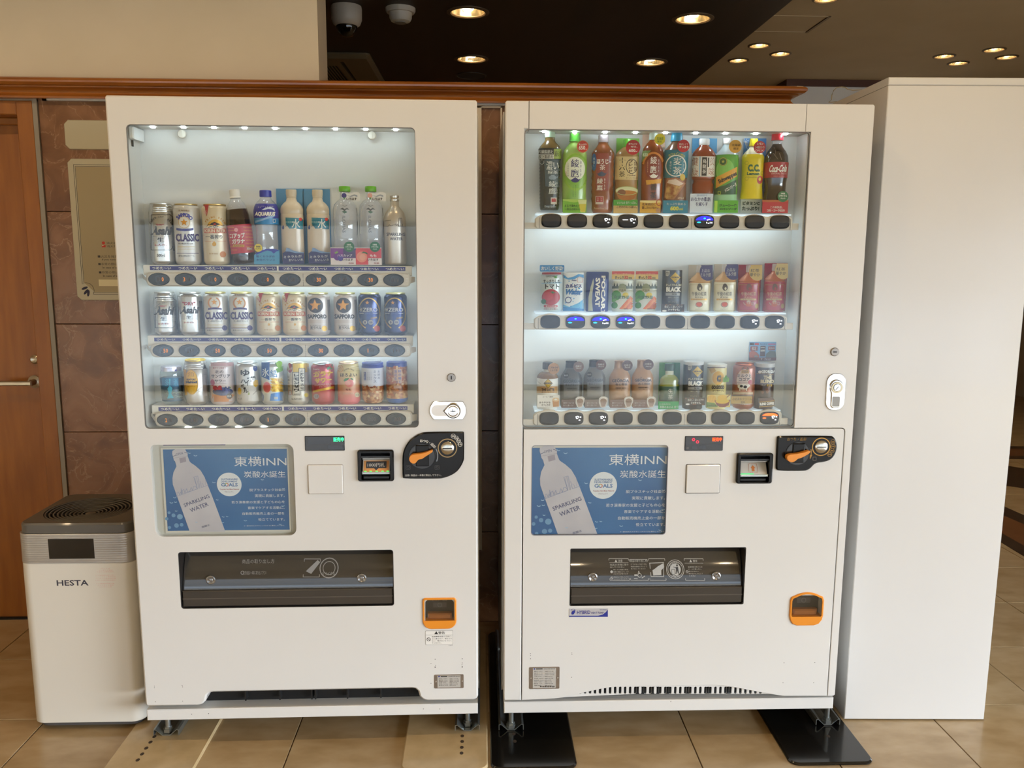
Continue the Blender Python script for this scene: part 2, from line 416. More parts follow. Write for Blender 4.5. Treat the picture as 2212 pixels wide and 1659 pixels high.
# cornice moulding on top of the partition
def cornice_prof(o): return [(0, 1.958), (.032, 1.958), (.034, 1.964), (.026, 1.970), (.021, 1.977), (.021, 1.984), (.027, 1.990), (.040, 1.994), (.041, 1.997), (.056, 1.999), (.064, 2.006), (.065, 2.012), (.060, 2.019), (.050, 2.024), (0, 2.024)]
b = MB()
pr = cornice_prof(0); xe = 1.09
ring = []
for (p, z) in pr:
    ring.append([(X0, PW_Y-p, z), (xe+p, PW_Y-p, z), (xe+p, PW_B+p, z), (X0, PW_B+p, z)])
V = [q for r_ in ring for q in r_]; Fc = []
for k in range(len(pr)-1):
    for i in range(3): Fc.append((k*4+i, k*4+i+1, k*4+5+i, k*4+4+i))
b.add(V, Fc, WOODH, True)
b.add([(X0, PW_Y, 2.024), (xe, PW_Y, 2.024), (xe, PW_B, 2.024), (X0, PW_B, 2.024)], [(0, 1, 2, 3)], WOODH)
b.add(ring[0], [(0, 1, 2, 3)], WOODH)
b.build('trim_1', kind='structure', sharp=28)
# aluminium channel along the top of the marble, and metal strip beside the door
b = MB(); b.box(-1.535, .085, PW_Y-.012, PW_Y, 1.975, 1.981, ALU); b.box(-1.535, .085, PW_Y-.012, PW_Y, 1.953, 1.960, ALU); b.box(-1.535, .085, PW_Y-.003, PW_Y, 1.960, 1.975, mat('#4a4640', .5, .5))
b.box(-1.535, -1.519, PW_Y-.012, PW_Y, 1.953, 1.981, ALU)
tr = b.build('trim_2', kind='structure')
s = MB(); s.lathe([(.005, 0), (.005, .002), (.003, .004), (0, .0045)], STEEL, -1.527, PW_Y-.012, 1.967, 10, axis='y'); s.build('screw', tr)
b = MB(); b.box(-1.572, -1.556, PW_Y-.008, PW_Y+.02, 0, 1.975, mat('#8d8373', .45, .3)); b.box(-2.72, -1.556, PW_Y-.004, PW_Y+.02, 1.953, 1.958, mat('#8d8373', .45, .3)); b.build('trim_3', kind='structure')
# white display frame on the marble, seen between the machines
b = MB()
for q in ((-.02, .0, .3, 1.95), (.068, .073, .3, 1.95), (-.02, .073, 1.945, 1.952)): b.box(q[0], q[1], PW_Y-.012, PW_Y, q[2], q[3], mat('#d9cfbb', .4))
b.build('trim_4', kind='structure')
# door at the far left, recessed in its wooden frame
dr = empty('door_1', (-2.15, PW_Y, 0)); dr['kind'] = 'structure'
b = MB(); b.cbox(-.52, .53, .085, .125, .005, 1.925, WOOD, .002); b.build('door_leaf', dr)
b = MB()
for q in ((.52, .578), (-.578, -.52)): b.cbox(q[0], q[1], -.006, .13, 0, 1.953, WOOD, .003)
b.cbox(-.52, .52, -.006, .13, 1.905, 1.953, WOOD, .003); b.cbox(-.52, .52, .06, .13, 1.880, 1.905, WOOD, .003)
b.build('door_frame', dr)
b = MB(); b.box(-.52, .52, .07, .13, 0, .005, DARKHOLE); b.build('threshold', dr)
hz = .945
b = MB(); b.lathe([(.024, 0), (.024, .006), (.012, .010), (.011, .045)], mat('#a79a86', .3, .9), .46, .085, hz, 18, axis='y')
b.cbox(.345, .475, .028, .040, hz-.009, hz+.009, mat('#b5a994', .28, .9), .004); b.build('lever_handle', dr)
b = MB(); b.lathe([(.017, 0), (.017, .008), (.012, .012), (.006, .010), (0, .010)], mat('#b5a994', .25, .9), .468, .085, 1.03, 18, axis='y'); b.build('lock_cylinder', dr)
# remaining enclosure
b = MB(); b.box(X0-.2, X0, Y0-.2, Y1+.2, 0, 3.0, WALLPAINT); b.build('wall_left', kind='structure')
b = MB()
for q in ((Y0-.2, SW_Y0, 0, 3.0), (SW_Y1, Y1+.2, 0, 3.0), (SW_Y0, SW_Y1, WIN_Z1, 3.0)): b.box(X1, X1+.2, q[0], q[1], q[2], q[3], WALLPAINT)
b.build('wall_right', kind='structure')
b = MB(); b.box(X0-.2, X1+.2, Y1, Y1+.2, 0, 3.0, WOOD); b.build('wall_far', kind='structure')
b = MB()
for q in ((X0-.2, WIN_X0, 0, 3.0), (WIN_X1, X1+.2, 0, 3.0), (WIN_X0, WIN_X1, WIN_Z1, 3.0)): b.box(q[0], q[1], Y0-.2, Y0, q[2], q[3], WALLPAINT)
b.build('wall_front', kind='structure')
b = MB(); GM = mat('#57524c', .4, .6)
for x in (WIN_X0+.03, WIN_X1-.03): b.box(x-.03, x+.03, Y0-.14, Y0-.06, 0, WIN_Z1, GM)
b.box(WIN_X0, WIN_X1, Y0-.14, Y0-.06, WIN_Z1-.06, WIN_Z1, GM); b.box(WIN_X0, WIN_X1, Y0-.14, Y0-.06, 0, .06, GM)
b.build('window_1', kind='structure')
ASPH = noise_mat('asphalt', '#4a4948', '#565553', 4, .8)
b = MB(); b.box(-60, 60, -90, Y0-.2, -.14, -.02, ASPH); b.box(X1+.2, 60, Y0-.2, 40, -.14, -.02, ASPH); b.build('ground', kind='structure')
b = MB(); b.box(-60, 22, -34, -30, 0, 11, noise_mat('grey_added_facade', '#4b4742', '#57534d', 1.2, .8))  # added unseen building, keeps the bright sky out of the glass reflections
for i in range(22): b.box(-58+i*3.6, -55.8+i*3.6, -30.02, -29.98, 1.0, 2.6, mat('#2a2d30', .2)); b.box(-58+i*3.6, -55.8+i*3.6, -30.02, -29.98, 4.4, 6.0, mat('#2a2d30', .2))
b.build('wall_added_across_street', kind='structure')
b = MB(); b.box(2.32, 3.7, 6.5, 8.9, 0, 2.70, mat('#e4e6ea', .7)); b.box(2.30, 3.72, 6.48, 8.9, 2.70, 2.749, mat('#4a2412', .5)); b.build('wall_block', kind='structure')

# ceilings with round cut-outs for the recessed lights
LAMPS_D = [(1011, 26), (1018, 127), (1497, 40), (1405, 134)]
LAMPS_G = [(1640, 98), (1686, 116), (1595, 130), (2040, 121), (2070, 136), (2148, 107), (2175, 123), (1785, -3)]
pos_d = [on_z(x, y, ZS) for x, y in LAMPS_D]; pos_g = [on_z(x, y, ZC) for x, y in LAMPS_G]
pos_f = [(-2.3, 1.75), (-1.1, 1.75), (.1, 1.75), (1.2, 1.75), (-3.4, 1.75), (-.6, -3.2), (.9, -3.2), (2.4, -3.2)]
R_D, R_G = .082, .056
b = MB(); b.prism([(X0, Y0), (X1, Y0), (X1, Y1), (X0, Y1)], ZC, ZC+.1, CEILPAINT, holes=[ell(x, y, R_G, n=20) for x, y in pos_g+pos_f], axis='z', mside=ALU, back=False)
b.box(X0, X1, Y0, Y1, ZC+.2, ZC+.25, CEILPAINT)
ceil = b.build('ceiling', kind='structure')
b = MB(); b.prism([(X0, 3.45), (1.44, 3.45), (1.44, Y1), (X0, Y1)], ZS, ZC-.002, SOFFIT, holes=[ell(x, y, R_D, n=24) for x, y in pos_d], axis='z')
b.build('ceiling.001', kind='structure')
# access hatch in the grey ceiling
hp = [on_z(*p, ZC) for p in ((1640, 33), (1806, 34), (1745, 70), (1600, 70))]
b = MB(); b.prism([(1.45, 4.83), (1.945, 4.83), (1.945, 5.17), (1.45, 5.17)], ZC-.004, ZC, CEILPAINT, holes=[[(1.45, 4.842), (1.93, 4.842), (1.93, 5.158), (1.45, 5.158)]], axis='z')
b.box(1.93, 1.945, 4.83, 5.17, ZC-.006, ZC, mat('#7d6c58', .5)); b.build('trim_5', kind='structure')
BULB = mat('#ffe2b0', .5, emit=45.0, name='lit_lamp'); BULB.node_tree.nodes['Principled BSDF'].inputs['Emission Color'].default_value = (1, .74, .40, 1)
REFL = mat('#e8d9b4', .16, .95, name='lamp_reflector')
def make_light(r):
    e = empty('downlight', (0, 0, 0), 0, 'x', 'ceiling light')
    q = MB(); q.lathe([(r*1.27, 0), (r*1.27, -.004), (r*1.05, -.007), (r*.98, -.002), (r*.98, .01)], mat('#6b5a45', .4, .3), n=28, cap=False); q.build('trim_ring', e)
    q = MB(); q.lathe([(r*.97, .002), (r*.9, .03), (r*.62, .075), (r*.35, .092), (0, .092)], REFL, n=28, cap=False); q.build('reflector', e)
    q = MB(); q.lathe([(0, .006), (r*.28, .009), (r*.42, .022), (r*.44, .045), (r*.3, .07), (r*.2, .09)], BULB, n=16, cap=False); q.build('bulb', e)
    return e
def copy_thing(root):
    r = root.copy(); COL.objects.link(r)
    for ch in list(root.children):
        c = ch.copy(); COL.objects.link(c); c.parent = r
        for g_ in ch.children: d = g_.copy(); COL.objects.link(d); d.parent = c
    return r
_sp = bpy.data.lights.new('lamp', 'SPOT'); _sp.energy = LAMP_W; _sp.color = LAMP_COL; _sp.spot_size = math.radians(105); _sp.spot_blend = .6; _sp.shadow_soft_size = .03
_sf = _sp.copy(); _sf.energy = LAMP_FRONT_W; _sf.spot_size = math.radians(160); _sf.spot_blend = .35
def lamp_at(x, y, z, d=None):
    o = bpy.data.objects.new('lamp', d or _sp); COL.objects.link(o); o.location = (x, y, z-.004 if d else z+.012)
LD = make_light(R_D); LG = make_light(R_G)
lab_d = ['large recessed light in the dark ceiling above the gap between the machines, nearer one', 'recessed light in the dark ceiling just ahead of the round speaker grille',
         'large recessed light in the dark ceiling above the right machine, nearer one', 'recessed light in the dark ceiling above the right machine, further and dimmer one']
lab_g = ['small light topmost of the three clustered by the dark ceiling edge', 'small light at the right of the three clustered by the dark ceiling edge', 'small light closest to the dark ceiling edge, lowest of three',
         'small light at the left end of the four above the tall white cabinet', 'dim yellow small light second of the four above the tall white cabinet', 'small light topmost of the four above the tall white cabinet',
         'small light at the right end of the four above the tall white cabinet', 'small light beyond the ceiling hatch, cut by the top of the picture']
lab_f = ['recessed light over the entrance floor '+w for w in ('in front of the wooden door', 'in front of the beer can machine', 'in front of the gap between the machines', 'in front of the tea bottle machine', 'far out by the side wall', 'by the glass front, nearest the side wall', 'by the glass front, middle of three', 'by the glass front, nearest the glazed side')]
for i, (x, y) in enumerate(pos_d):
    e = LD if i == 0 else copy_thing(LD); e.location = (x, y, ZS); tag(e, lab_d[i], 'ceiling light', 'lights in the dark ceiling'); lamp_at(x, y, ZS)
for i, (x, y) in enumerate(pos_g+pos_f):
    e = LG if i == 0 else copy_thing(LG); e.location = (x, y, ZC)
    tag(e, (lab_g+lab_f)[i], 'ceiling light', 'lights in the grey ceiling' if i < len(lab_g) else 'lights over the entrance'); lamp_at(x, y, ZC, _sf if i >= len(lab_g) else None)

# things on the dark ceiling
x, y = on_z(748, 14, ZS)
e = empty('security_camera', (x, y, ZS), 0, 'white dome security camera with black glass dome under the dark ceiling', 'camera')
q = MB(); q.lathe([(.072, 0), (.074, -.012), (.073, -.06), (.064, -.082), (.052, -.090)], mat('#cfc7ba', .4), n=32); q.build('housing', e)
q = MB(); q.lathe([(.050, -.088), (.050, -.098), (.042, -.118), (.026, -.134), (0, -.140)], mat('#0b0a0a', .06, coat=.6), n=28, cap=False); q.build('dome', e)
x, y = on_z(865, 18, ZS)
e = empty('smoke_detector', (x, y, ZS), 0, 'white round smoke detector under the dark ceiling beside the camera', 'smoke detector')
q = MB(); q.lathe([(.072, 0), (.072, -.012), (.066, -.022)], mat('#cdc6b8', .45), n=30); q.build('base', e)
q = MB(); q.lathe([(.056, -.020), (.054, -.045), (.046, -.060), (.032, -.064)], mat('#cdc6b8', .45), n=30); q.lathe([(.030, -.062), (.028, -.068), (0, -.068)], mat('#8d877b', .5), n=24, cap=False); q.build('sensor_head', e)
x, y = on_z(1018, 163, ZS)
e = empty('ceiling_speaker', (x, y, ZS), 0, 'flat round dark speaker grille in the dark ceiling', 'speaker')
q = MB(); q.lathe([(.102, 0), (.102, -.004), (.094, -.007), (.092, -.004)], mat('#3a2e22', .5), n=30, cap=False); q.build('rim', e)
q = MB(); q.lathe([(.092, -.004), (0, -.004)], mat('#2a2119', .7), n=30, cap=False); q.build('grille', e)
# ceiling air conditioner cassette
e = empty('air_conditioner', (-1.15, 5.66, ZS), 0, 'square beige air conditioner panel set in the dark ceiling', 'air conditioner')
AC = mat('#75664a', .5)
q = MB(); q.prism(rr(-.49, .49, -.49, .49, .02), -.03, 0, AC, holes=[rr(-.27, .27, -.27, .27, .01)]+[rr(.335*k-.035, .335*k+.035, -.38, .38, .012) for k in (-1, 1)], ch=.02, axis='z', back=False); q.build('fascia', e)
for k in (-1, 1):
    q = MB(); q.box(.335*k-.033, .335*k-.018, -.378, .378, -.004, 0, DARKHOLE); q.cbox(.335*k-.016, .335*k+.033, -.376, .376, -.027, -.02, AC, .002, 'z'); q.build('louvre', e)
q = MB(); q.box(-.27, .27, -.27, .27, -.003, 0, DARKHOLE); q.build('intake', e)
q = MB(); q.box(-.268, -.262, -.268, .268, -.024, -.018, AC); s0 = q.build('slat', e)
for i in range(1, 28): part_copy(s0, e, (i*.0195, 0, 0))
# ------------------------------------------------------------------ vending machines
ENAMEL = noise_mat('white_enamel', '#dbd9d4', '#dedcd7', 2, .32, coat=.35)
ENAMEL_IN = mat('#e9ebea', .5, name='display_white')
RAILW = mat('#d8cfc0', .35, coat=.2, name='rail_white')
BLACK = mat('#0c0b0b', .2, coat=.1, spec=.25, name='black_gloss'); BLACKM = mat('#161514', .5, name='black_matt')
GREYD = mat('#1f1e1e', .3, coat=.08, name='dark_grey_plastic')
LED = mat('#ffffff', .5, emit=LED_E, name='led'); LED.node_tree.nodes['Principled BSDF'].inputs['Emission Color'].default_value = LED_COL + (1,)
LEDS = LED.copy(); LEDS.name = 'led_spot'; LEDS.node_tree.nodes['Principled BSDF'].inputs['Emission Strength'].default_value = LED_E*12
PANE = glass_mat('window_glass', (.97, .985, .98, 1), .035)
CLEAR = glass_mat('clear_plastic', (.93, .96, .97, 1), .06, .05)
ORANGE = mat('#e8902a', .35, coat=.3, name='orange_plastic')
WHITEP = mat('#e8e4da', .5); NAVY = mat('#2b2a78', .5)
LFR = Fr(-.9756, 2.2837, .0105); LW, LZ0, LZ1 = .964, .1266, 1.83
RFR = Fr(.0632, 2.2774, -.0015); RW, RZ0, RZ1 = .9861, .1324, 1.8267
WIN_L = (.0493, .8001, .9478, 1.7578); WIN_R = (.051, .8175, .949, 1.7548)
BACK_D, AX_D = .088, .050

ML = empty('vending_machine', LFR.world(0, 0), LFR.rot, 'white vending machine beside the grey-topped air purifier, stocked with beer cans', 'vending machine', 'pair of vending machines')
MR = empty('vending_machine', RFR.world(0, 0), RFR.rot, 'white vending machine beside the tall white cabinet, stocked with tea bottles', 'vending machine', 'pair of vending machines')

def quad_px(fr, pts, d=0.0): return [fr.at(x, y, d) for x, y in pts]
def box_px(fr, x0, y0, x1, y1, d=0.0):
    """upright local rectangle (u0,u1,z0,z1) whose photographed corners average the pixel box"""
    ym, xm = (y0+y1)/2, (x0+x1)/2
    return fr.at(x0, ym, d)[0], fr.at(x1, ym, d)[0], fr.at(xm, y1, d)[1], fr.at(xm, y0, d)[1]
def on_face(fr, d=0.0): return Print(lambda x, y: fr.at(x, y, d), flat_at(d))
def ccw(P):
    a = sum(P[i-1][0]*P[i][1]-P[i][0]*P[i-1][1] for i in range(len(P)))
    return P if a > 0 else P[::-1]

def display_box(root, fr, win, top_led):
    u0, u1, z0, z1 = win
    q = MB(); q.box(u0-.02, u1+.02, BACK_D, BACK_D+.006, z0-.01, z1+.01, ENAMEL_IN); q.build('display_back', root)
    q = MB(); q.prism(rr(u0-.001, u1+.001, z0-.001, z1+.001, .012), .003, .006, PANE); q.build('window_glass', root)
    q = MB(); q.prism(rr(u0-.0005, u1+.0005, z0-.0005, z1+.0005, .012), .0012, .008, mat('#7d7974', .5), holes=[rr(u0+.0016, u1-.0016, z0+.0016, z1-.0016, .011)]); q.build('window_gasket', root)
    q = MB(); q.box(-.005, .005, .034, .044, z1-.0028, z1-.0008, LEDS); l0 = q.build('led', root)
    for i in range(9):
        x = u0+.055+(u1-u0-.11)*i/8
        if i: part_copy(l0, root, (x, 0, 0))
        else: l0.location = (x, 0, 0)

# ---- left machine -------------------------------------------------
bill_l = box_px(LFR, 774, 971.6, 850.5, 1037.7); ret_l = box_px(LFR, 913, 1291, 986, 1358)
pos_l = (LFR.at(330, 1060)[0], LFR.at(637.3, 1060)[0], LFR.at(490, 1158)[1], LFR.at(490, 960)[1])
flap_l = (LFR.at(387.5, 1250)[0], LFR.at(850.5, 1250)[0], LFR.at(620, 1312)[1], LFR.at(620, 1190)[1])
lcd_l = box_px(LFR, 658.6, 941.5, 744.4, 973.5)
n0, n1 = LFR.at(445, 1505)[0], LFR.at(905, 1500)[0]; nz = LFR.at(670, 1491.5)[1]
out = [(.006, LZ0), (n0-.024, LZ0), (n0-.012, LZ0+.004), (n0-.002, LZ0+.014), (n0+.002, nz-.010), (n0+.010, nz-.002), (n0+.020, nz),
       (n1-.020, nz), (n1-.010, nz-.002), (n1-.002, nz-.010), (n1+.002, LZ0+.014), (n1+.012, LZ0+.004), (n1+.024, LZ0), (LW-.012, LZ0), (LW-.004, LZ0+.004), (LW, LZ0+.012),
       (LW, LZ1-.004), (LW-.004, LZ1), (.004, LZ1), (0, LZ1-.004), (0, LZ0+.006)]
q = MB(); q.prism(out, 0, .10, ENAMEL, ch=.005, smooth=True, holes=[rr(*WIN_L, .012)[::-1], rr(*pos_l, (.022, .02, .02, .014))[::-1], rr(*flap_l, .008)[::-1], rr(*bill_l, .006)[::-1], rr(ret_l[0]+.007, ret_l[1]-.007, ret_l[2]+.012, ret_l[3]-.006, .012)[::-1]])
q.build('door', ML)
q = MB(); q.cbox(-.004, LW+.004, .104, .70, .105, 1.812, mat('#d2cec6', .4, coat=.2), .003); q.build('cabinet_body', ML)
display_box(ML, LFR, WIN_L, True)
# side brackets and top ledge of the side wall, seen at the left inside the window
q = MB(); u = WIN_L[0]
q.cbox(u+.001, u+.014, .012, .084, WIN_L[3]-.035, WIN_L[3]-.004, ENAMEL_IN, .003); q.box(u+.0005, u+.003, .030, .038, WIN_L[3]-.052, WIN_L[3]-.036, BLACKM); q.build('side_wall_ledge', ML)
for (px, py) in ((392, 289), (803, 292)):
    cu, cz = LFR.at(px, py, .07)
    k = MB(); k.lathe([(.0035, -.002), (.0035, .012)], ENAMEL_IN, cu, BACK_D-.001, cz, 12, axis='y'); k.lathe([(.0115, .010), (.0115, .015), (.010, .017), (0, .017)], WHITEP, cu, BACK_D-.001, cz, 20, axis='y')
    k.box(cu-.0015, cu+.0015, BACK_D-.021, BACK_D-.017, cz-.010, cz+.010, WHITEP); k.build('knob', ML)

ROWS_L = [dict(st=573.5, b0=575.6, b1=584.6, rt=588, rb=619.5, c=604), dict(st=724.8, b0=729.3, b1=737.3, rt=741.6, rb=772, c=757), dict(st=874.5, b0=878.3, b1=886.8, rt=888.8, rb=920.8, c=905.8)]
ul = (LFR.at(309, 574, .03)[0], LFR.at(890, 577, .03)[0]); ur = (LFR.at(315, 603, .012)[0], LFR.at(886.5, 606, .012)[0])
ub = (LFR.at(343.8, 602, .012)[0], LFR.at(850.5, 606, .012)[0]); UBL = [ub[0]+(ub[1]-ub[0])*i/9 for i in range(10)]
SHELF_L = []
e = MB(); e.prism(ell(0, 0, .0283, .0172, 32), 0, .004, BLACK, ch=.0012); e.prism(ell(0, 0, .0262, .0152, 32), -.0006, .002, GREYD)
BTN_L = e.build('selection_button', None)
e = MB(); e.prism(ell(.0065, 0, .0178, .0125, 28), -.0012, .001, mat('#121112', .25, coat=.15), ch=.0004); BTNF_L = e.build('price_display', BTN_L)
DIM = mat('#55443a', .5); LIT = mat('#e8862e', .5, emit=.55)
PRICES = [['310', '310', '310', '150', '150', '100', '130', '130', '130', '110'], ['250', '250', '250', '250', '250', '250', '230', '230', '190', '190'], ['260', '180', '180', '180', '180', '180', '180', '180', '200', '200']]
LITD = [{0: '2', 1: '0', 2: '2', 4: '2', 6: '12', 8: '12'}, {0: '12', 2: '12', 4: '12', 6: '12', 8: '0'}, {0: '0', 4: '0'}]
first = True
for r, R in enumerate(ROWS_L):
    z = lambda y, d: LFR.at(600, y, d)[1]
    zs = z(R['st'], .03); SHELF_L.append(zs); zrt, zrb, zc = z(R['rt'], .012), z(R['rb'], .012), z(R['c'], .012)
    q = MB(); q.box(ul[0], ul[1], .030, BACK_D, zs-.004, zs, ENAMEL_IN); q.build('shelf', ML)
    q = MB(); q.cbox(ul[0], ul[1], .0295, .0335, zrt-.010, zs, WHITEP, .0008)
    strip = q.build('price_strip', ML)
    p = Print(lambda x, y: (x, y), flat_at(.0295)); p.k = 1
    zb0, zb1 = z(R['b0'], .03), z(R['b1'], .03); us = (UBL[4]+UBL[5])/2
    a0, a1 = ul[0]+.018, ul[1]-.018
    for (a, c) in ((a0, us-.004), (us+.001, a1)): p.rect(a, zb0, c, zb1, NAVY)
    w = (UBL[1]-UBL[0])
    for uu in UBL: p.text('つめた〜い', uu-w*.36+.002, zb0-.0018, uu+w*.36+.002, zb1+.0018, WHITEP, bold=.02)
    p.build(strip, 'temperature_label')
    n = 90; top = []
    for i in range(n+1):
        uu = ur[1]-.012+(ur[0]+.012-(ur[1]-.012))*i/n
        top.append((uu, zrt-.0022*(1-math.cos(2*PI*(uu-UBL[0])/w))/2*1.2))
    P = [(ur[0]+.012, zrb), (ur[1]-.012, zrb), (ur[1]-.004, zrb+.003), (ur[1], zrb+.012), (ur[1], zrt-.012), (ur[1]-.004, zrt-.004)]+top+[(ur[0]+.004, zrt-.004), (ur[0], zrt-.012), (ur[0], zrb+.012), (ur[0]+.004, zrb+.003)]
    q = MB(); q.prism(P, .012, .030, RAILW, ch=.004, smooth=True); q.box(us+w-.0004, us+w+.0004, .0118, .013, zrb+.002, zrt-.004, GREYD)
    for s_ in (-1, 1):
        ue = ur[0] if s_ < 0 else ur[1]; uw = WIN_L[0]+.001 if s_ < 0 else ue+.012
        q.add([(ue, .016, zrb+.014), (ue, .016, zrt-.016), (uw, .045, zrt-.006), (uw, .045, zrt-.018)] if s_ < 0 else [(ue, .016, zrb+.010), (uw, .026, zrb+.014), (uw, .026, zrt-.012), (ue, .016, zrt-.010)], [(0, 1, 2, 3)], RAILW)
    rail = q.build('button_rail', ML)
    p = Print(lambda x, y: (x, y), flat_at(.012)); p.k = 1
    for i, uu in enumerate(UBL):
        if i >= 2:
            for dz in (.0045, .0005, -.004): p.rect(uu+.0325, zc+dz, uu+.0395-.0015*(dz < 0), zc+dz-.001, WHITEP)
    tag(p.build(rail, 'tick_marks'), None, kind='stuff')
    for i, uu in enumerate(UBL):
        if first: bt = BTN_L; bt.parent = ML; bt.location = (uu, .0085, zc); first = False
        else:
            bt = part_copy(BTN_L, ML, (uu, .0085, zc)); part_copy(BTNF_L, bt, (0, 0, 0))
        p = Print(lambda x, y: (x, y), flat_at(.0085-.0012)); p.k = 1
        for j, chh in enumerate(PRICES[r][i]):
            lit = str(j) in LITD[r].get(i, '')
            p.text(chh, uu-.0045+j*.0065, zc+.0055, uu-.0045+j*.0065+(.0052 if chh != '1' else .002), zc-.0055, LIT if lit else DIM, L=2, bold=.02)
        p.build(rail, 'price_digits')
    if r < 2: q = MB(); q.box(ur[0]+.01, ur[1]-.01, .036, .050, zrb+.010, zrb+.014, LED); q.build('led_strip', ML)
for px in (406, 460, 515, 570):
    cu = LFR.at(px, 924, .02)[0]; q = MB(); q.lathe([(.009, 0), (.008, .003), (.004, .005), (0, .0055)], LED, cu, .022, WIN_L[2]+.0005, 14); q.build('led', ML)

def poster(root, fr, d, tf, frame=None, tail=0):
    """the blue advertisement: tf maps drawing units to photo pixels"""
    p = Print(lambda x, y: fr.at(*tf(x, y), d), flat_at(d)); p.k = abs(p.mp(1000, 800)[0]-p.mp(1100, 800)[0])/100
    BW = noise_mat('printed_bottle', '#c2bcc2', '#cfc9cd', 12, .6); W = mat('#e6e8ea', .6); G = mat('#56587a', .6); LG = mat('#8f98ba', .6)
    body = [(285, 290), (280, 330), (297, 390), (305, 425), (325, 450), (345, 520), (300, 610), (285, 700), (290, 790), (340, 930), (430, 1180), (525, 1445), (525+tail*.36, 1445+tail), (1050+tail*.38, 1445+tail), (1050, 1445), (960, 1200), (870, 960), (800, 780), (760, 680), (700, 580), (620, 510), (560, 470), (540, 450), (510, 370), (510, 330), (490, 300), (470, 265), (400, 260), (330, 268)]
    pb2 = Print(p.mp, p.sf); pb2.k = p.k; pb2.poly(body, BW, 2); pb2.build(root, 'bottle_picture'); pb2 = Print(p.mp, p.sf); pb2.k = p.k; pb2.disc(1125, 790, 183, W, 3, n=40); pb2.build(root, 'round_badge')
    p.poly([(385, 400), (480, 380), (490, 450), (400, 475)], mat('#a49aa4', .6), 3)
    p.line([(290, 375), (345, 350)], 7, G, 3); p.line([(460, 310), (505, 325)], 7, G, 3); p.line([(300, 400), (510, 365)], 4, mat('#a49aa4', .6), 3)
    p.text('OPEN', 336, 318, 440, 352, G, 4, rot=12)
    p.line([(335, 972), (365, 955), (350, 910), (375, 902), (392, 945), (405, 900), (420, 935), (412, 845), (432, 930), (430, 880), (455, 862), (470, 915), (495, 850), (510, 900), (540, 895), (562, 830), (585, 880), (595, 820), (625, 812), (655, 853), (600, 680), (660, 663), (692, 850)], 5, LG, 4)
    p.line([(335, 972), (660, 853)], 5, LG, 4); p.line([(615, 690), (655, 850)], 4, LG, 4); p.line([(640, 680), (678, 850)], 4, LG, 4)
    p.line([(692, 735), (716, 835), (820, 797)], 5, LG, 4); p.line([(716, 770), (740, 790), (745, 820)], 4, LG, 4); p.line([(765, 690), (775, 740), (770, 800)], 3, LG, 4)
    p.text('SPARKLING', 442, 1003, 844, 1060, G, 4, rot=21, bold=.01); p.text('WATER', 536, 1096, 824, 1158, G, 4, rot=21, bold=.01); p.text('炭酸水', 715, 1390, 842, 1422, G, 4, rot=17)
    for t, x0, y0, x1, y1 in (('東横INN', 1200, 372, 1968, 522), ('炭酸水誕生', 1345, 588, 1955, 690), ('脱プラスチック社会の', 1425, 848, 1950, 893), ('実現に貢献します。', 1505, 932, 1945, 980), ('若き演奏家の支援と子どもの心を', 1160, 1026, 1945, 1075),
                              ('音楽でケアする活動に、', 1400, 1112, 1942, 1158), ('自動販売機売上金の一部を', 1320, 1197, 1940, 1245), ('役立てています。', 1556, 1285, 1945, 1332), ('※一部300万人のクラシックライブに寄付しています。', 1345, 1390, 1942, 1414)):
        p.text(t, x0, y0, x1, y1, W, 3, bold=.012 if y1 < 700 else .004)
    B2 = mat('#5d7fae', .6)
    p.text('SUSTAINABLE', 1008, 697, 1250, 726, B2, 4, bold=.02); p.text('DEVELOPMENT', 1005, 732, 1247, 759, B2, 4, bold=.02); p.text('G', 1006, 768, 1062, 820, B2, 4, bold=.03); p.text('ALS', 1116, 768, 1250, 820, B2, 4, bold=.03)
    for i, c in enumerate(('#c8553d', '#d8a53a', '#5a9a4a', '#3f7fb0', '#8a4f8c', '#d0703a')): p.ring(1089, 794, 27, 10, mat(c, .6), 4, a0=i*60, a1=i*60+60, n=5)
    p.text('Toyoko Inn Blue Nature', 985, 850, 1270, 876, mat('#a8605e', .6), 4, bold=.02); p.text('プロジェクト', 1057, 886, 1187, 912, mat('#8a8390', .6), 4)
    rnd = random.Random(3); BB = mat('#9fc3dd', .6)
    for x, y, r in ((395, 1270, 42), (300, 1250, 30), (200, 1300, 25), (345, 1400, 35), (420, 1390, 28), (235, 1210, 22), (240, 1430, 24)): p.disc(x, y, r, noise_mat('bubble_print', '#6f9cc2', '#86b0cf', 9, .6) if r == 42 else mat('#6f9cc2', .6), 1.5, n=16)
    for x, y in ((950, 1000), (1040, 1250), (1095, 1250), (340, 1165), (270, 1040), (330, 1035), (320, 965), (1030, 1340), (1365, 1310), (1920, 1090), (1880, 1360), (625, 340), (535, 300), (640, 1330), (900, 740), (1615, 700), (1925, 830), (1240, 880)):
        p.ring(x, y, 26+rnd.random()*8, 9, BB, 2.5, a0=200+rnd.random()*20, a1=300+rnd.random()*30, n=8)
    return p
BLUEP = noise_mat('blue_poster_print', '#2a5c90', '#4a7fb2', 2.2, .55, detail=2, c3='#366da2')
q = MB(); q.prism(rr(*pos_l, (.022, .02, .02, .014)), .018, .022, mat('#c9c4b8', .5)); q.box(pos_l[0]+.03, pos_l[0]+.2, .016, .018, pos_l[3]-.006, pos_l[3]-.001, mat('#3a2a66', .5))
pl = q.build('poster_tray', ML)
pb = (LFR.at(357, 1058, .014)[0], LFR.at(622.5, 1058, .014)[0], LFR.at(490, 1145.5, .014)[1], LFR.at(490, 970.3, .014)[1])
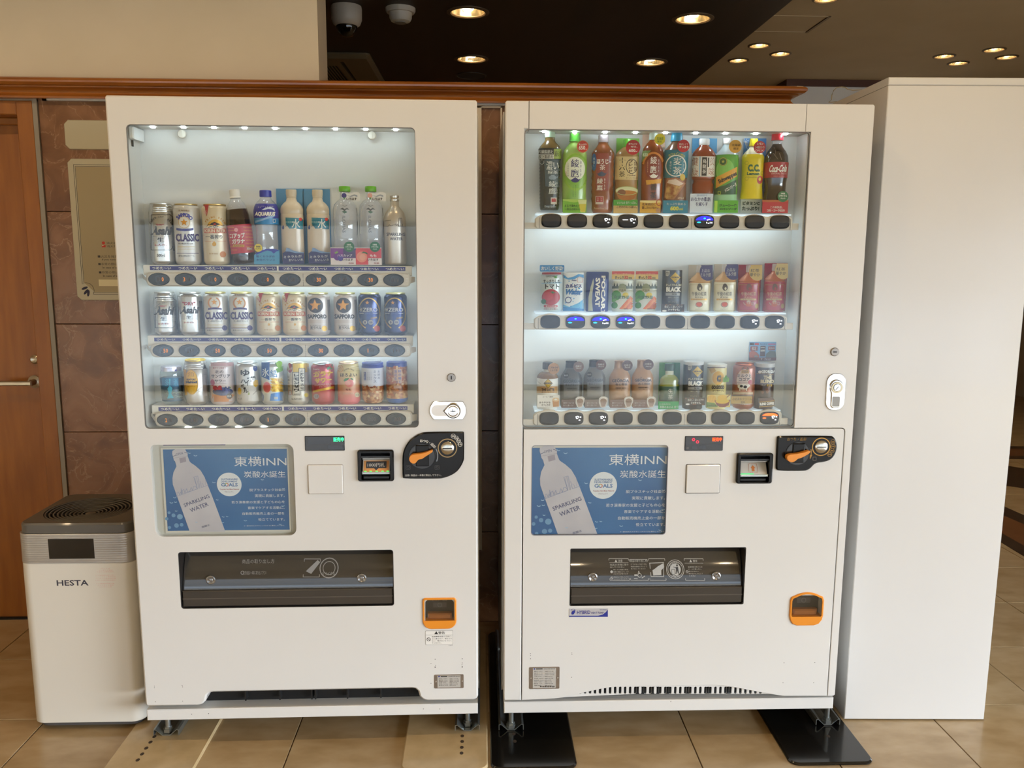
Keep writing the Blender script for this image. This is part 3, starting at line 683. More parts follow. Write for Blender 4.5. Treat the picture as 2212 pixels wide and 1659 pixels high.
q = MB(); q.box(pb[0]-.006, pb[1]+.004, .0145, .0175, pb[2]-.006, pb[3]+.005, mat('#d9d3c6', .55)); q.box(pb[0], pb[1], .014, .0146, pb[2], pb[3], BLUEP)
pic = q.build('poster_picture', ML)
pp_ = poster(ML, LFR, .014, lambda x, y: (310+(385+(x-285)*.897)/6.144, 920+(305+(y-262)*.893)/6.144), tail=48); pp_.build(pic)
q = MB(); q.prism(rr(pos_l[0]+.004, pos_l[1], pos_l[2], pos_l[3], .02), .004, .006, PANE); q.build('poster_cover', ML)

def lcd(root, fr, L, txt, col, tx, small):
    q = MB(); q.prism(rr(*L, .002), -.0012, .004, BLACK, ch=.0008); q.box(L[0]+.002, L[1]-.002, -.0016, 0, L[2]+.002, L[3]-.002, mat('#1d2126', .12, coat=.6))
    o = q.build('display_screen', root); p = on_face(fr, -.0016)
    p.text(txt, *tx, mat(col, .5, emit=3.5), 3, bold=.03)
    for a in small: p.rect(*a, mat('#2d333b', .2, coat=.4), 1)
    p.build(o, 'lit_characters'); return o
lcd(ML, LFR, lcd_l, '販売中', '#2ee88a', (720.5, 944.5, 742.5, 954), [(665, 944, 714, 959), (708, 961.5, 740.5, 969.5)])
def square_panel(root, fr, px, gap):
    L = box_px(fr, *px); q = MB(); q.prism(rr(*L, .004), -.0006, .002, mat(gap, .6)); q.prism(rr(L[0]+.0014, L[1]-.0014, L[2]+.0014, L[3]-.0014, .003), -.004, .001, ENAMEL, ch=.002); q.build('card_reader_panel', root)
square_panel(ML, LFR, (665, 1003, 742, 1067.3), '#a99f93')
square_panel(MR, RFR, (1480.8, 1002.4, 1555.6, 1065.6), '#14110f')

def bill_slot(root, fr, L, kind):
    w, h = L[1]-L[0], L[3]-L[2]
    e = MB(); e.prism(rr(L[0]-.001, L[1]+.001, L[2]-.001, L[3]+.001, .007), -.010, .03, BLACK, ch=.003, holes=[rr(L[0]+w*.09, L[1]-w*.09, L[2]+h*.04, L[3]-h*.07, .004)[::-1]]); o = e.build('bill_slot', root)
    e = MB(); e.box(L[0]+w*.08, L[1]-w*.08, .026, .03, L[2]+h*.03, L[3]-h*.05, BLACKM); e.box(L[0]+w*.09, L[1]-w*.09, -.002, .028, L[3]-h*.25, L[3]-h*.20, GREYD); e.build('slot_recess', o)
    x0, x1 = L[0]+w*.12, L[1]-w*.12; z = lambda t: L[3]-h*t
    e = MB(); e.add([(x0, .018, z(.30)), (x1, .018, z(.30)), (x1, -.002, z(.73)), (x0, -.002, z(.73))], [(0, 3, 2, 1)], mat('#c9c4bb', .3, coat=.5)); e.build('bill_guide', o)
    e = MB(); sil = mat('#c3d2d4', .15, .3, coat=.6)
    e.cbox(x0-.002, x1+.002, .006, .016, z(.335), z(.27), mat('#a7a6a0', .2, .4, coat=.5), .002); e.cbox(x0-.002, x1+.002, -.006, .004, z(.79), z(.71), sil, .002)
    e.cbox(x0, x1, .002, .012, z(.97), z(.86), GREYD, .002)
    e.build('clear_lips', o)
    y_of = lambda zz: .018+( -.020)*(z(.30)-zz)/(h*.43)
    p = Print(lambda x, y: (x, y), lambda x, zz, Ly: (x, y_of(zz)-.0004*Ly, zz)); p.k = 1
    if kind == 'L':
        p.rect(x0+.002, z(.39), x1-.002, z(.71), mat('#d99a5c', .5), 1); p.rect(x0+.009, z(.41), x1-.009, z(.61), mat('#3c4046', .5), 2)
        p.text('1000円札', x0+.013, z(.45), x1-.013, z(.57), WHITEP, 3, bold=.03)
        c = (x0+x1)/2; p.poly_l([(c-.006, z(.61)), (c, z(.67)), (c+.006, z(.61))], mat('#3c4046', .5), 2)
        for t in (.1, .3, .52, .74, .93): p.rect(x0+(x1-x0)*t-.003, z(.705), x0+(x1-x0)*t+.003, z(.685), mat('#35e04e', .5, emit=3), 3)
    else:
        c = (x0+x1)/2
        p.poly_l([(c-.0035, z(.62)), (c+.0035, z(.62)), (c+.0035, z(.53)), (c+.007, z(.53)), (c, z(.44)), (c-.007, z(.53)), (c-.0035, z(.53))], mat('#c9773a', .5), 2)
        for a, d_ in (((c-.011, z(.40)), (c+.011, z(.40))), ((c+.011, z(.40)), (c+.013, z(.63))), ((c-.011, z(.40)), (c-.013, z(.63)))): p.line([a, d_], .0008, mat('#b06a4a', .5), 2)
        p.text('おさつ口', c-.011, z(.635), c+.011, z(.665), mat('#c9773a', .5), 2, bold=.02)
        p.rect(x0+.001, z(.72), x0+(x1-x0)*.5, z(.685), mat('#2fbf6e', .5, emit=1.2), 3)
    p.build(o, 'slot_print')
bill_slot(ML, LFR, bill_l, 'L')

def coin_unit(root, fr, tf, outline, kc, kr, lever, sc, sr, gr, coins, gold, recess):
    T = lambda pts: ccw([fr.at(*tf(x, y), 0) for x, y in pts])
    k = abs(fr.at(*tf(100, 0))[0]-fr.at(*tf(0, 0))[0])/100
    q = MB(); q.prism(chaikin(T(outline)), -.007, .003, BLACK, ch=.0035, smooth=True); o = q.build('coin_panel', root)
    c = fr.at(*tf(*kc)); q = MB(); q.prism(ell(c[0], c[1], kr*k, n=36), -.0078, -.004, mat('#060606', .2, coat=.5), ch=.0005)
    q.prism(ell(c[0], c[1], kr*k*.99, n=36), -.0084, -.0074, BLACK, holes=[ell(c[0], c[1], kr*k*.93, n=36)[::-1]])
    q.cbox(c[0]-kr*k*.45, c[0]+kr*k*.5, -.012, -.007, c[1]-kr*k*.72, c[1]+kr*k*.85, BLACK, .002); q.build('lever_recess', o)
    q = MB(); q.prism(chaikin(T(lever)), -.028, -.012, ORANGE, ch=.0012, smooth=True); q.build('return_lever', o)
    s = fr.at(*tf(*sc)); G = mat(gold, .4, .3)
    q = MB(); q.prism(ell(s[0], s[1], gr*k, n=40), -.0082, -.006, G, holes=[ell(s[0], s[1], (gr-30*gr/305)*k, n=40)[::-1]]); q.build('gold_ring', o)
    q = MB(); q.lathe([(sr*k, .006), (sr*k, .0095), (sr*k*.92, .011), (sr*k*.5, .0125), (0, .013)], mat('#c4bfb2', .2, .95), s[0], 0, s[1], 32, axis='y')
    q.box(s[0]-sr*k*.72, s[0]+sr*k*.72, -.0135, -.006, s[1]-.0012, s[1]+.0014, DARKHOLE); q.build('coin_slot', o)
    p = Print(lambda x, y: fr.at(*tf(x, y), -.007), flat_at(-.007)); p.k = k
    for x, y, r, t in coins: p.ring(x, y, r, r*.14, mat(gold, .5) if gold == '#b98a3e' else WHITEP, 2); p.text(t, x-r*.62, y-r*.35, x+r*.62, y+r*.35, mat(gold, .5) if gold == '#b98a3e' else WHITEP, 2, bold=.02)
    return o, p
TL_ = lambda x, y: (860+x/14.43, 925+y/14.43)
outl = [(180, 1562), (140, 1520), (137, 900), (160, 740), (215, 580), (330, 400), (440, 300), (560, 220), (700, 150), (880, 105), (2010, 98), (2045, 110), (2062, 150), (2062, 900), (2040, 1020), (1960, 1180), (1850, 1330), (1650, 1465), (1400, 1548), (1250, 1562)]
lev = [(358, 900), (370, 830), (430, 770), (500, 745), (800, 722), (1050, 625), (1085, 630), (1092, 660), (1060, 695), (850, 825), (760, 892), (660, 900), (605, 960), (560, 1020), (480, 1038), (400, 990)]
o, p = coin_unit(ML, LFR, TL_, outl, (750, 860), 430, lev, (1540, 600), 205, 305, [(1720, 245, 72, '500'), (1820, 305, 66, '100'), (1885, 392, 70, '50'), (1930, 500, 74, '10')], '#a58a5e', 0)
p.arc('おつり・返却', 750, 860, 480, 97, 33, 75, WHITEP, 2)
p.text('注意!! 商品は一本毎に取出して下さい。', 215, 1428, 1345, 1500, WHITEP, 2, bold=.01)
for x0 in (245, 1150): p.frame(x0, 1165, x0+130, 1275, 8, mat('#59595c', .5), 2); p.ring(x0+65, 1215, 38, 10, mat('#59595c', .5), 2)
p.ring(750, 860, 500, 26, mat('#8d949a', .4), 2, a0=-22, a1=28, n=10)
p.build(o)
TR_ = lambda x, y: (1450+x/5.53, 920+y/5.53)
outr = [(1280, 533), (1250, 515), (1243, 490), (1257, 150), (1265, 125), (1290, 116), (1900, 115), (1935, 130), (1960, 170), (1973, 230), (1965, 300), (1930, 370), (1880, 410), (1800, 430), (1740, 435), (1700, 455), (1660, 500), (1620, 525), (1580, 533)]
levr = [(1337, 360), (1345, 330), (1380, 315), (1500, 305), (1602, 270), (1622, 276), (1610, 302), (1510, 358), (1470, 365), (1440, 395), (1400, 412), (1355, 395)]
o, p = coin_unit(MR, RFR, TR_, outr, (1500, 325), 150, levr, (1778, 242), 78, 112, [(1930, 190, 29, '500'), (1932, 245, 29, '100'), (1920, 296, 28, '50'), (1892, 340, 28, '10')], '#b98a3e', 0)
p.text('おつり・返却', 1385, 138, 1612, 178, mat('#b98a3e', .5), 2, bold=.02)
p.ring(1500, 325, 178, 9, mat('#b98a3e', .5), 2, a0=-22, a1=16, n=8); p.poly([(1652, 350), (1685, 342), (1660, 398)], mat('#b98a3e', .5), 2); p.frame(1692, 372, 1730, 412, 7, mat('#5c5247', .5), 2)
p.build(o)

def key_lock(root, fr, px, py, r, vert):
    c = fr.at(px, py); k = r*abs(fr.at(px+100, py)[0]-c[0])/100; q = MB()
    q.lathe([(k*1.04, -.001), (k*1.04, .002), (k*.9, .004), (0, .0042)], mat('#8d857c', .3, .9), c[0], 0, c[1], 24, axis='y')
    a = (k*.13, k*.42) if vert else (k*.45, k*.13); q.box(c[0]-a[0], c[0]+a[0], -.0048, -.003, c[1]-a[1], c[1]+a[1], DARKHOLE); q.build('key_lock', root)
key_lock(ML, LFR, 975, 815.4, 9, True); key_lock(MR, RFR, 1802.6, 760, 8.7, False)
# lock handles
a = box_px(LFR, 927.7, 866.4, 1007.5, 906.4); w, h = a[1]-a[0], a[3]-a[2]
cz = (a[2]+a[3])/2
T9 = [-1+i/6 for i in range(13)]
P = [(a[0]+w*.12*t*t, cz-h/2*t) for t in T9]+[(a[1]-w*.10*t*t, cz+h/2*t) for t in T9]
q = MB(); q.prism(ccw(P), -.003, .002, CHROME, ch=.0012, smooth=True); q.prism(rr(a[0]+w*.055, a[0]+w*.62, cz-h*.29, cz+h*.29, (h*.28, .001, .001, h*.28)), -.0036, -.002, mat('#b5aca2', .18, 1.0)); o = q.build('lock_handle', ML)
cx_ = a[0]+w*.64
q = MB(); q.prism([(cx_-w*.27, cz)]+[(cx_+h*.40*math.cos(t), cz+h*.40*math.sin(t)) for t in [(-130+i*260/20)*PI/180 for i in range(21)]], -.014, -.002, CHROME, ch=.003, smooth=True); q.build('turn_knob', o)
q = MB(); q.lathe([(h*.30, .013), (h*.29, .016), (h*.25, .0165), (h*.24, .0145), (0, .015)], CHROME, cx_, 0, cz, 28, axis='y'); q.box(cx_-.007, cx_+.007, -.0158, -.0145, cz-.0009, cz+.0009, DARKHOLE); q.box(cx_-.0009, cx_+.0009, -.0158, -.0145, cz-.002, cz+.006, DARKHOLE); q.build('lock_barrel', o)
a = box_px(RFR, 1784, 806.5, 1825, 886); w, h = a[1]-a[0], a[3]-a[2]; cu = (a[0]+a[1])/2
q = MB(); q.prism(rr(*a, w*.44, 8), -.003, .002, CHROME, ch=.0012, smooth=True); o = q.build('lock_handle', MR)
kz = a[3]-h*.37
P = [(cu-w*.26, a[2]+h*.12), (cu-w*.15, a[2]+h*.07), (cu+w*.15, a[2]+h*.07), (cu+w*.26, a[2]+h*.12), (cu+w*.26, kz-h*.17)]+[(cu+w*.36*math.cos(t), kz+w*.40*math.sin(t)) for t in [(-35+i*250/18)*PI/180 for i in range(19)]]+[(cu-w*.26, kz-h*.17)]
q = MB(); q.prism(ccw(P), -.008, -.002, CHROME, ch=.002, smooth=True); q.prism(rr(cu-w*.19, cu+w*.19, a[2]+h*.11, a[2]+h*.38, .003), -.009, -.007, mat('#77736e', .15, 1.0)); q.build('turn_knob', o)
q = MB(); q.lathe([(w*.30, .008), (w*.29, .0105), (w*.2, .0105)], mat('#b0a184', .25, .9), cu, 0, kz, 24, axis='y', cap=False); q.lathe([(w*.19, .008), (w*.18, .012), (0, .0125)], CHROME, cu, 0, kz, 24, axis='y')
q.add([(cu-.005, -.0128, kz-.005), (cu-.004, -.0128, kz-.006), (cu+.004, -.0128, kz+.003), (cu+.003, -.0128, kz+.004)], [(0, 1, 2, 3)], DARKHOLE); q.build('lock_barrel', o)

def coin_return(root, fr, L, arch):
    w, h = L[1]-L[0], L[3]-L[2]
    if arch: P = [(L[0]+w*.24, L[2]), (L[1]-w*.26, L[2]), (L[1]-w*.12, L[2]+h*.05), (L[1]-w*.03, L[2]+h*.17), (L[1], L[2]+h*.3), (L[1], L[3]-h*.24), (L[1]-w*.04, L[3]-h*.14)]+[(L[0]+w*(.85-.07*i), L[3]-h*.10*((.85-.07*i-.5)/.35)**2*.9) for i in range(11)]+[(L[0]+w*.04, L[3]-h*.14), (L[0], L[3]-h*.24), (L[0], L[2]+h*.3), (L[0]+w*.03, L[2]+h*.17), (L[0]+w*.1, L[2]+h*.06)]
    else: P = rr(*L, (w*.26, w*.26, w*.09, w*.09), 6)
    iz = L[2]+h*.27
    I = inset(ccw(P), w*.055); I = ccw([(x, max(z, iz)) for x, z in I])
    q = MB(); q.prism(ccw(P), -.004, .03, ORANGE, ch=.002, holes=[I[::-1]]); o = q.build('coin_return', root)
    q = MB(); q.box(L[0]+w*.04, L[1]-w*.04, .024, .03, iz-.01, L[3]-.002, mat('#2c241f', .3, coat=.4)); q.cbox(L[0]+w*.14, L[1]-w*.14, .006, .024, iz, iz+h*.18, mat('#a85f2a', .25, coat=.6), .004); q.build('coin_cup', o)
    q = MB(); q.prism(I, -.001, .001, CLEAR); q.build('clear_cover', o)
    p = Print(lambda x, y: (x, y), flat_at(.0235)); p.k = 1; g = mat('#6e675f', .5)
    c = (L[0]+L[1])/2; p.text('おつり・返却', c-w*.22, L[3]-h*.12, c+w*.22, L[3]-h*.22, g, 1, bold=.03); p.rect(c-w*.2, L[3]-h*.42, c+w*.2, L[3]-h*.26, mat('#4a443e', .4), 1); p.ring(c, L[3]-h*.34, h*.07, h*.015, g, 2)
    p.build(o, 'return_print')
coin_return(ML, LFR, ret_l, False)

def flap(root, fr, L, split):
    x0, x1, z0, z1 = L; w, h = x1-x0, z1-z0; D = mat('#24211f', .35)
    q = MB(); q.prism(rr(x0-.0005, x1+.0005, z0-.0005, z1+.0005, .008), .001, .098, D, holes=[rr(x0+.002, x1-.002, z0+.002, z1-.002, .007)[::-1]]); q.box(x0, x1, .092, .098, z0, z1, D); q.build('delivery_chute', root)
    zs = z0+h*split
    FL = mat('#3a3733', .06, coat=.7, name='smoked_flap'); a, c = .056, .014
    CV = []
    for i in range(9): t = i/8; CV.append((c+(a-c)*(t**1.45), zs+(z1-.006-zs)*t))
    q = MB(); V = []
    for y_, z_ in CV: V += [(x0+.004, y_, z_), (x1-.004, y_, z_)]
    q.add(V, [(2*i, 2*i+1, 2*i+3, 2*i+2) for i in range(8)], FL, True); q.add([(x, y+.004, z) for x, y, z in V], [(2*i, 2*i+2, 2*i+3, 2*i+1) for i in range(8)], FL, True)
    for s_ in (0, 1): q.add([V[s_+2*i] for i in range(9)]+[(V[s_+2*i][0], V[s_+2*i][1]+.004, V[s_+2*i][2]) for i in range(9)], [(i, i+1, i+10, i+9) for i in range(8)], FL)
    q.box(x0+.004, x1-.004, a-.016, a, z1-.008, z1-.003, mat('#77736d', .25, coat=.6)); o = q.build('delivery_flap', root)
    q = MB(); q.cbox(x0+.003, x1-.003, .004, .016, z0+.003, zs+.002, mat('#3b3732', .28, coat=.5), .003); q.box(x0+.004, x1-.004, .0035, .005, z0+h*split*.55, z0+h*split*.6, mat('#55504a', .3, coat=.5)); q.build('flap_lip', root)
    yz = lambda z: c+(a-c)*max(0, (z-zs)/(z1-.006-zs))**1.45
    for t in (.135, .845):
        u = x0+w*t; z = zs+h*.17; k = MB()
        k.lathe([(.0135, -.001), (.0135, .003), (.011, .004), (.006, .002), (.0045, .004), (0, .0045)], mat('#8c8a87', .12, .6, coat=.8), u, yz(z), z, 24, axis='y'); k.build('push_dimple', o)
    p = Print(lambda x, y: fr.at(x, y, .022), lambda x, z, Ly: (x, yz(z)-.0004*Ly, z)); return o, p
o, p = flap(ML, LFR, flap_l, .29)
g = mat('#8f8d8a', .4)
p.text('商品の取り出し方', 520, 1212, 590, 1221, g, 1); p.text('注意 商品は一本毎に取り出して下さい', 525, 1234, 575, 1242, g, 1); p.ring(710, 1229, 21, 2, g, 1); p.ring(710, 1229, 14, 1.4, g, 1); p.text('リサイクル', 696, 1236, 724, 1243, g, 1)
p.ring(523, 1238, 4, 1.4, g, 1); p.frame(655, 1212, 690, 1246, 1.2, g, 1); p.poly([(660, 1235), (684, 1214), (690, 1218), (672, 1240)], g, 1)
p.build(o)

# coin-return sticker, data plate, screw holes, grille behind the notch, base beam and feet
q = MB(); s_ = box_px(LFR, 919, 1362, 978.6, 1392.4); q.prism(rr(*s_, .003), -.0005, .001, mat('#5c5852', .5)); q.prism(rr(s_[0]+.0006, s_[1]-.0006, s_[2]+.0006, s_[3]-.0006, .003), -.0007, .001, mat('#e9e6df', .5)); o = q.build('warning_sticker', ML); p = on_face(LFR, -.0007); K = mat('#2a2825', .6)
p.text('警告', 947, 1364, 961, 1370, K, 1, bold=.04); p.poly([(938, 1370), (942.5, 1363.5), (946.5, 1370)], K, 1); p.line([(920, 1371.5), (977.5, 1371.5)], .5, K, 1); p.ring(926, 1381, 4.4, 1.1, K, 1); p.line([(923, 1378), (929, 1384)], 1, K, 1)
for i, t in enumerate(('転倒事故を防ぐために、', '上に乗らない、揺さぶら', 'ない、傾けないようにし', 'てください。')): p.text(t, 933, 1373+i*4.6, 976 if i < 3 else 953, 1376.8+i*4.6, K, 1)
p.text('276359', 969, 1393.6, 978, 1395, K, 1)
p.build(o)
def data_plate(root, fr, px, side, tall):
    L = box_px(fr, *px); w = L[1]-L[0]; q = MB(); q.prism(rr(*L, .003), -.001, .001, mat('#94887c', .35, .6), ch=.0005)
    q.box(L[0]+w*side, L[1]-w*side, -.0014, 0, L[2]+.003, L[3]-.003, mat('#b8b3aa', .45)); o = q.build('data_plate', root)
    for s in (-1, 1): k = MB(); k.lathe([(.0022, 0), (.0018, .0012), (0, .0014)], mat('#ddd8cf', .3, .8), (L[0]+w*side*.5 if s < 0 else L[1]-w*side*.5), -.001, (L[2]+L[3])/2, 10, axis='y'); k.build('rivet', o)
    p = on_face(fr, -.0014); x0, y0, x1, y1 = px; x0 += (x1-x0)*(side+.03); x1 -= (px[2]-px[0])*(side+.03)
    p.rect(x0, y0+3, x0+3, y0+6, mat('#2e2f86', .5), 1); p.rect(x0+5, y0+3.2, x0+(x1-x0)*.42, y0+5.6, K, 1)
    p.text('自動販売機 屋内用', x0+(x1-x0)*.47, y0+3, x1, y0+5.6, K, 1); n = 9 if tall else 6
    rnd = random.Random(5)
    for i in range(n):
        yy = y0+8.5+i*(y1-y0-13)/n
        p.text(('電圧 100V', '電流 7.5A', '周波数 50/60Hz', '冷媒 R744', '質量 280kg', '製造年 2018')[i % 6], x0+1, yy, x0+(x1-x0)*(.36+.1*rnd.random()), yy+2, K, 1); p.text('消費電力 320W 定格', x0+(x1-x0)*.52, yy, x0+(x1-x0)*(.8+.18*rnd.random()), yy+2, K, 1)
    if tall:
        for i in range(18): p.rect(x0+(x1-x0)*.3+i*1.8, y1-6.5, x0+(x1-x0)*.3+i*1.8+(.9 if i % 3 else 1.3), y1-3.5, K, 1)
    p.build(o)
data_plate(ML, LFR, (938, 1456.8, 1001.7, 1486.6), .11, False)
def dots(root, fr, L, d=0.0):
    p = Print(lambda x, y: fr.at(x, y, d), flat_at(d))
    for x, y, r in L: p.disc(x, y, r, DARKHOLE, 1, n=8)
    p.build(root, 'screw_holes')
dots(ML, LFR, [(940, 1424, 1), (931, 1433, .8), (941, 1437, .9), (940, 1441, 1.4), (998.5, 1423, 1), (998.5, 1432, .9), (998, 1436, .9), (998.5, 1440.5, 1.4), (931, 1476, .8), (333.5, 1482, .8), (333.5, 1485.4, .8), (393.5, 1480.5, .8), (394.5, 1483.8, .8), (335.7, 1515.8, .9), (394.6, 1514.5, .9)])
q = MB(); q.box(n0-.03, n1+.03, .05, .099, LZ0-.02, nz+.02, DARKHOLE); g = q.build('grille', ML)
q = MB()
for zz in (nz-.006, nz-.014): q.box(n0-.02, n1+.02, .030, .040, zz-.0016, zz+.0016, GREYD)
q.build('grille_slat', ML)
for px in (531, 605, 674, 682, 751, 823): c = LFR.at(px, 1503, .03)[0]; q = MB(); q.box(c-.002, c+.002, .026, .05, LZ0-.002, nz-.002, BLACKM); q.build('grille_rib', ML)

def base(root, fr, W, ztop, zb, bolts, holes):
    q = MB(); q.cbox(.001, W-.001, .004, .13, zb, ztop, ENAMEL, .002); q.build('base_beam', root); dots(root, fr, holes, .004)
    for px, py in bolts:
        c = fr.at(px, py, .06)[0]; q = MB(); q.lathe([(.0075, .016), (.0075, zb+.01)], STEEL, c, .06, 0, 12); q.lathe([(.015, .014), (.015, .024)], STEEL, c, .06, 0, 6); q.lathe([(.011, .024), (.011, .031)], STEEL, c, .06, 0, 6); q.build('levelling_foot', root)
        c2 = c; q = MB(); q.lathe([(.0075, .016), (.0075, zb+.02)], STEEL, c2, .60, 0, 12); q.lathe([(.015, .014), (.015, .024)], STEEL, c2, .60, 0, 6); q.build('levelling_foot', root)
zbl = LFR.at(670, 1549.5, .004)[1]; ztl = LFR.at(670, 1526.5, .004)[1]
base(ML, LFR, LW, ztl, zbl, ((363.4, 1570), (1010, 1560)), [(414, 1542.5, 1), (450.5, 1541.5, 1), (914.5, 1531.5, 1), (950, 1531.5, 1)])
zbr = RFR.at(1447, 1536, .004)[1]; ztr = RFR.at(1447, 1512, .004)[1]
base(MR, RFR, RW, ztr, zbr, ((1104, 1560), (1785.5, 1555)), [(1449, 1515.5, 1)])

# ---- right machine ------------------------------------------------
bill_r = box_px(RFR, 1590.5, 978.5, 1666.5, 1042.6); ret_r = box_px(RFR, 1705.5, 1279, 1778.5, 1350.6)
pos_r = box_px(RFR, 1147.6, 961.5, 1441, 1156.2); flap_r = box_px(RFR, 1231, 1183.5, 1609, 1307.5)
lcd_r = box_px(RFR, 1479, 942, 1561.6, 973.6)
w0, w1, wz0, wz1 = WIN_R
us = RFR.at(1143.5, 250)[0]; ul_ = RFR.at(1128.5, 1200)[0]; uh = RFR.at(1742.5, 250)[0]; uc = RFR.at(1806, 1215)[0]; zl = RFR.at(1450, 926)[1]; G = .0012
q = MB(); q.prism([(.004, RZ0), (ul_-G, RZ0), (ul_-G, zl), (w0, zl), (w0, wz1), (us-G, wz1), (us-G, RZ1), (.004, RZ1), (0, RZ1-.004), (0, RZ0+.004)], 0, .10, ENAMEL, ch=.003, smooth=True); q.build('door_stile', MR)
q = MB(); q.prism([(us, wz1), (uh-G, wz1), (uh-G, RZ1), (us, RZ1)], 0, .10, ENAMEL, ch=.001); q.build('door_header', MR)
q = MB(); q.prism([(uc+G, RZ0+.001), (RW-.004, RZ0+.001), (RW, RZ0+.005), (RW, RZ1-.004), (RW-.004, RZ1), (uh, RZ1), (uh, wz1), (w1, wz1), (w1, zl+G), (uc-.008, zl+G), (uc-.001, zl-.003), (uc+G, zl-.010)], 0, .10, ENAMEL, ch=.001, smooth=True); q.build('door_side_panel', MR)
bot = [(1201, 1508.9), (1215, 1507), (1229, 1503.7), (1262, 1496), (1295, 1488.8), (1318, 1484.8), (1342, 1482.6), (1440, 1481.4), (1540, 1480.2), (1560, 1480.8), (1589.5, 1485.3), (1633, 1493.6), (1672, 1500.6), (1692, 1503.6)]
lowr = [(ul_+G, RZ0+.001)]+[RFR.at(x, y) for x, y in bot]+[(uc-G, RZ0+.001), (uc-G, zl-.012), (uc-.003, zl-.004), (uc-.010, zl-G), (ul_+G, zl-G)]
q = MB(); q.prism(lowr, 0, .10, ENAMEL, ch=.001, holes=[rr(*pos_r, .010)[::-1], rr(*flap_r, .004)[::-1], rr(*bill_r, .006)[::-1], rr(ret_r[0]+.006, ret_r[1]-.006, ret_r[2]+.006, ret_r[3]-.01, .012)[::-1]]); q.build('lower_door', MR)
q = MB(); q.cbox(-.004, RW+.002, .104, .70, .108, 1.815, mat('#c7c1b8', .4, coat=.2), .003); q.build('cabinet_body', MR)
# slotted air vent under the arched door edge
va, vb = RFR.at(1215, 1500)[0], RFR.at(1690, 1500)[0]; vz0 = RFR.at(1450, 1502.8, .012)[1]; sl = []
for i in range(37):
    x = 1253+i*10.83; c = RFR.at(x, 1491, .012); k = RFR.at(x+2.75, 1491, .012)[0]-c[0]; h = (RFR.at(x, 1483.2, .012)[1]-RFR.at(x, 1498.8, .012)[1])/2
    zc_ = (RFR.at(x, 1483.2, .012)[1]+RFR.at(x, 1498.8, .012)[1])/2
    sl.append(rr(c[0]-k, c[0]+k, zc_-h, zc_+h, k*.95, 3)[::-1])
q = MB(); q.prism([(va, vz0), (vb, vz0), (vb, vz0+.045), (va, vz0+.045)], .012, .016, ENAMEL, holes=sl); q.build('slotted_vent', MR)
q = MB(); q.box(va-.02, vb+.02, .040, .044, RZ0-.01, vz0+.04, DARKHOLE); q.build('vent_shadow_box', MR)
display_box(MR, RFR, WIN_R, True)
q = MB(); q.box(w1-.004, w1-.001, .012, BACK_D, wz0+.02, wz1-.002, ENAMEL_IN); q.build('display_side', MR)
ROWS_R = [dict(t=461.5, b=496, c=478.4, s=462.5), dict(t=677.8, b=712.2, c=695.4, s=673.5), dict(t=884.6, b=918.8, c=903, s=881.5)]
ur = (RFR.at(1155.5, 480, .012)[0], RFR.at(1711.5, 480, .012)[0]); ub = (RFR.at(1190.9, 478.6, .012)[0], RFR.at(1683.7, 478, .012)[0]); UBR = [ub[0]+(ub[1]-ub[0])*i/9 for i in range(10)]; wR = UBR[1]-UBR[0]
def squircle(a, c, n=32, e=3.2): return [(a*abs(math.cos(t))**(2/e)*(1 if math.cos(t) > 0 else -1), c*abs(math.sin(t))**(2/e)*(1 if math.sin(t) > 0 else -1)) for t in [2*PI*i/n for i in range(n)]]
e = MB(); e.prism(squircle(.0272, .0182), 0, .005, BLACK, ch=.0015, smooth=True); BTN_R = e.build('selection_button', None)
e = MB(); e.prism(squircle(.0245, .0155), -.0012, .001, mat('#1c1a18', .18, coat=.15), ch=.001, smooth=True); BTNF_R = e.build('price_display', BTN_R)
TRAY = mat('#d7e6f2', .3, emit=.38, coat=.2, name='backlit_tray'); TRAY.node_tree.nodes['Principled BSDF'].inputs['Emission Color'].default_value = (.72, .88, 1, 1)
DOTW = mat('#f4f7ff', .5, emit=2.2); DOTB = mat('#1f1cff', .5, emit=2.0); DOTC = mat('#19c8ff', .5, emit=2.2); DOTO = mat('#ff5a1c', .5, emit=2.5)
LITR = [{2: 'w', 3: 'wl', 6: 'bw'}, {1: 'b', 2: 'bw', 3: 'bw', 8: 'w', 9: 'w'}, {1: 'w', 2: 'w', 9: 'o'}]
SHELF_R = []; first = True
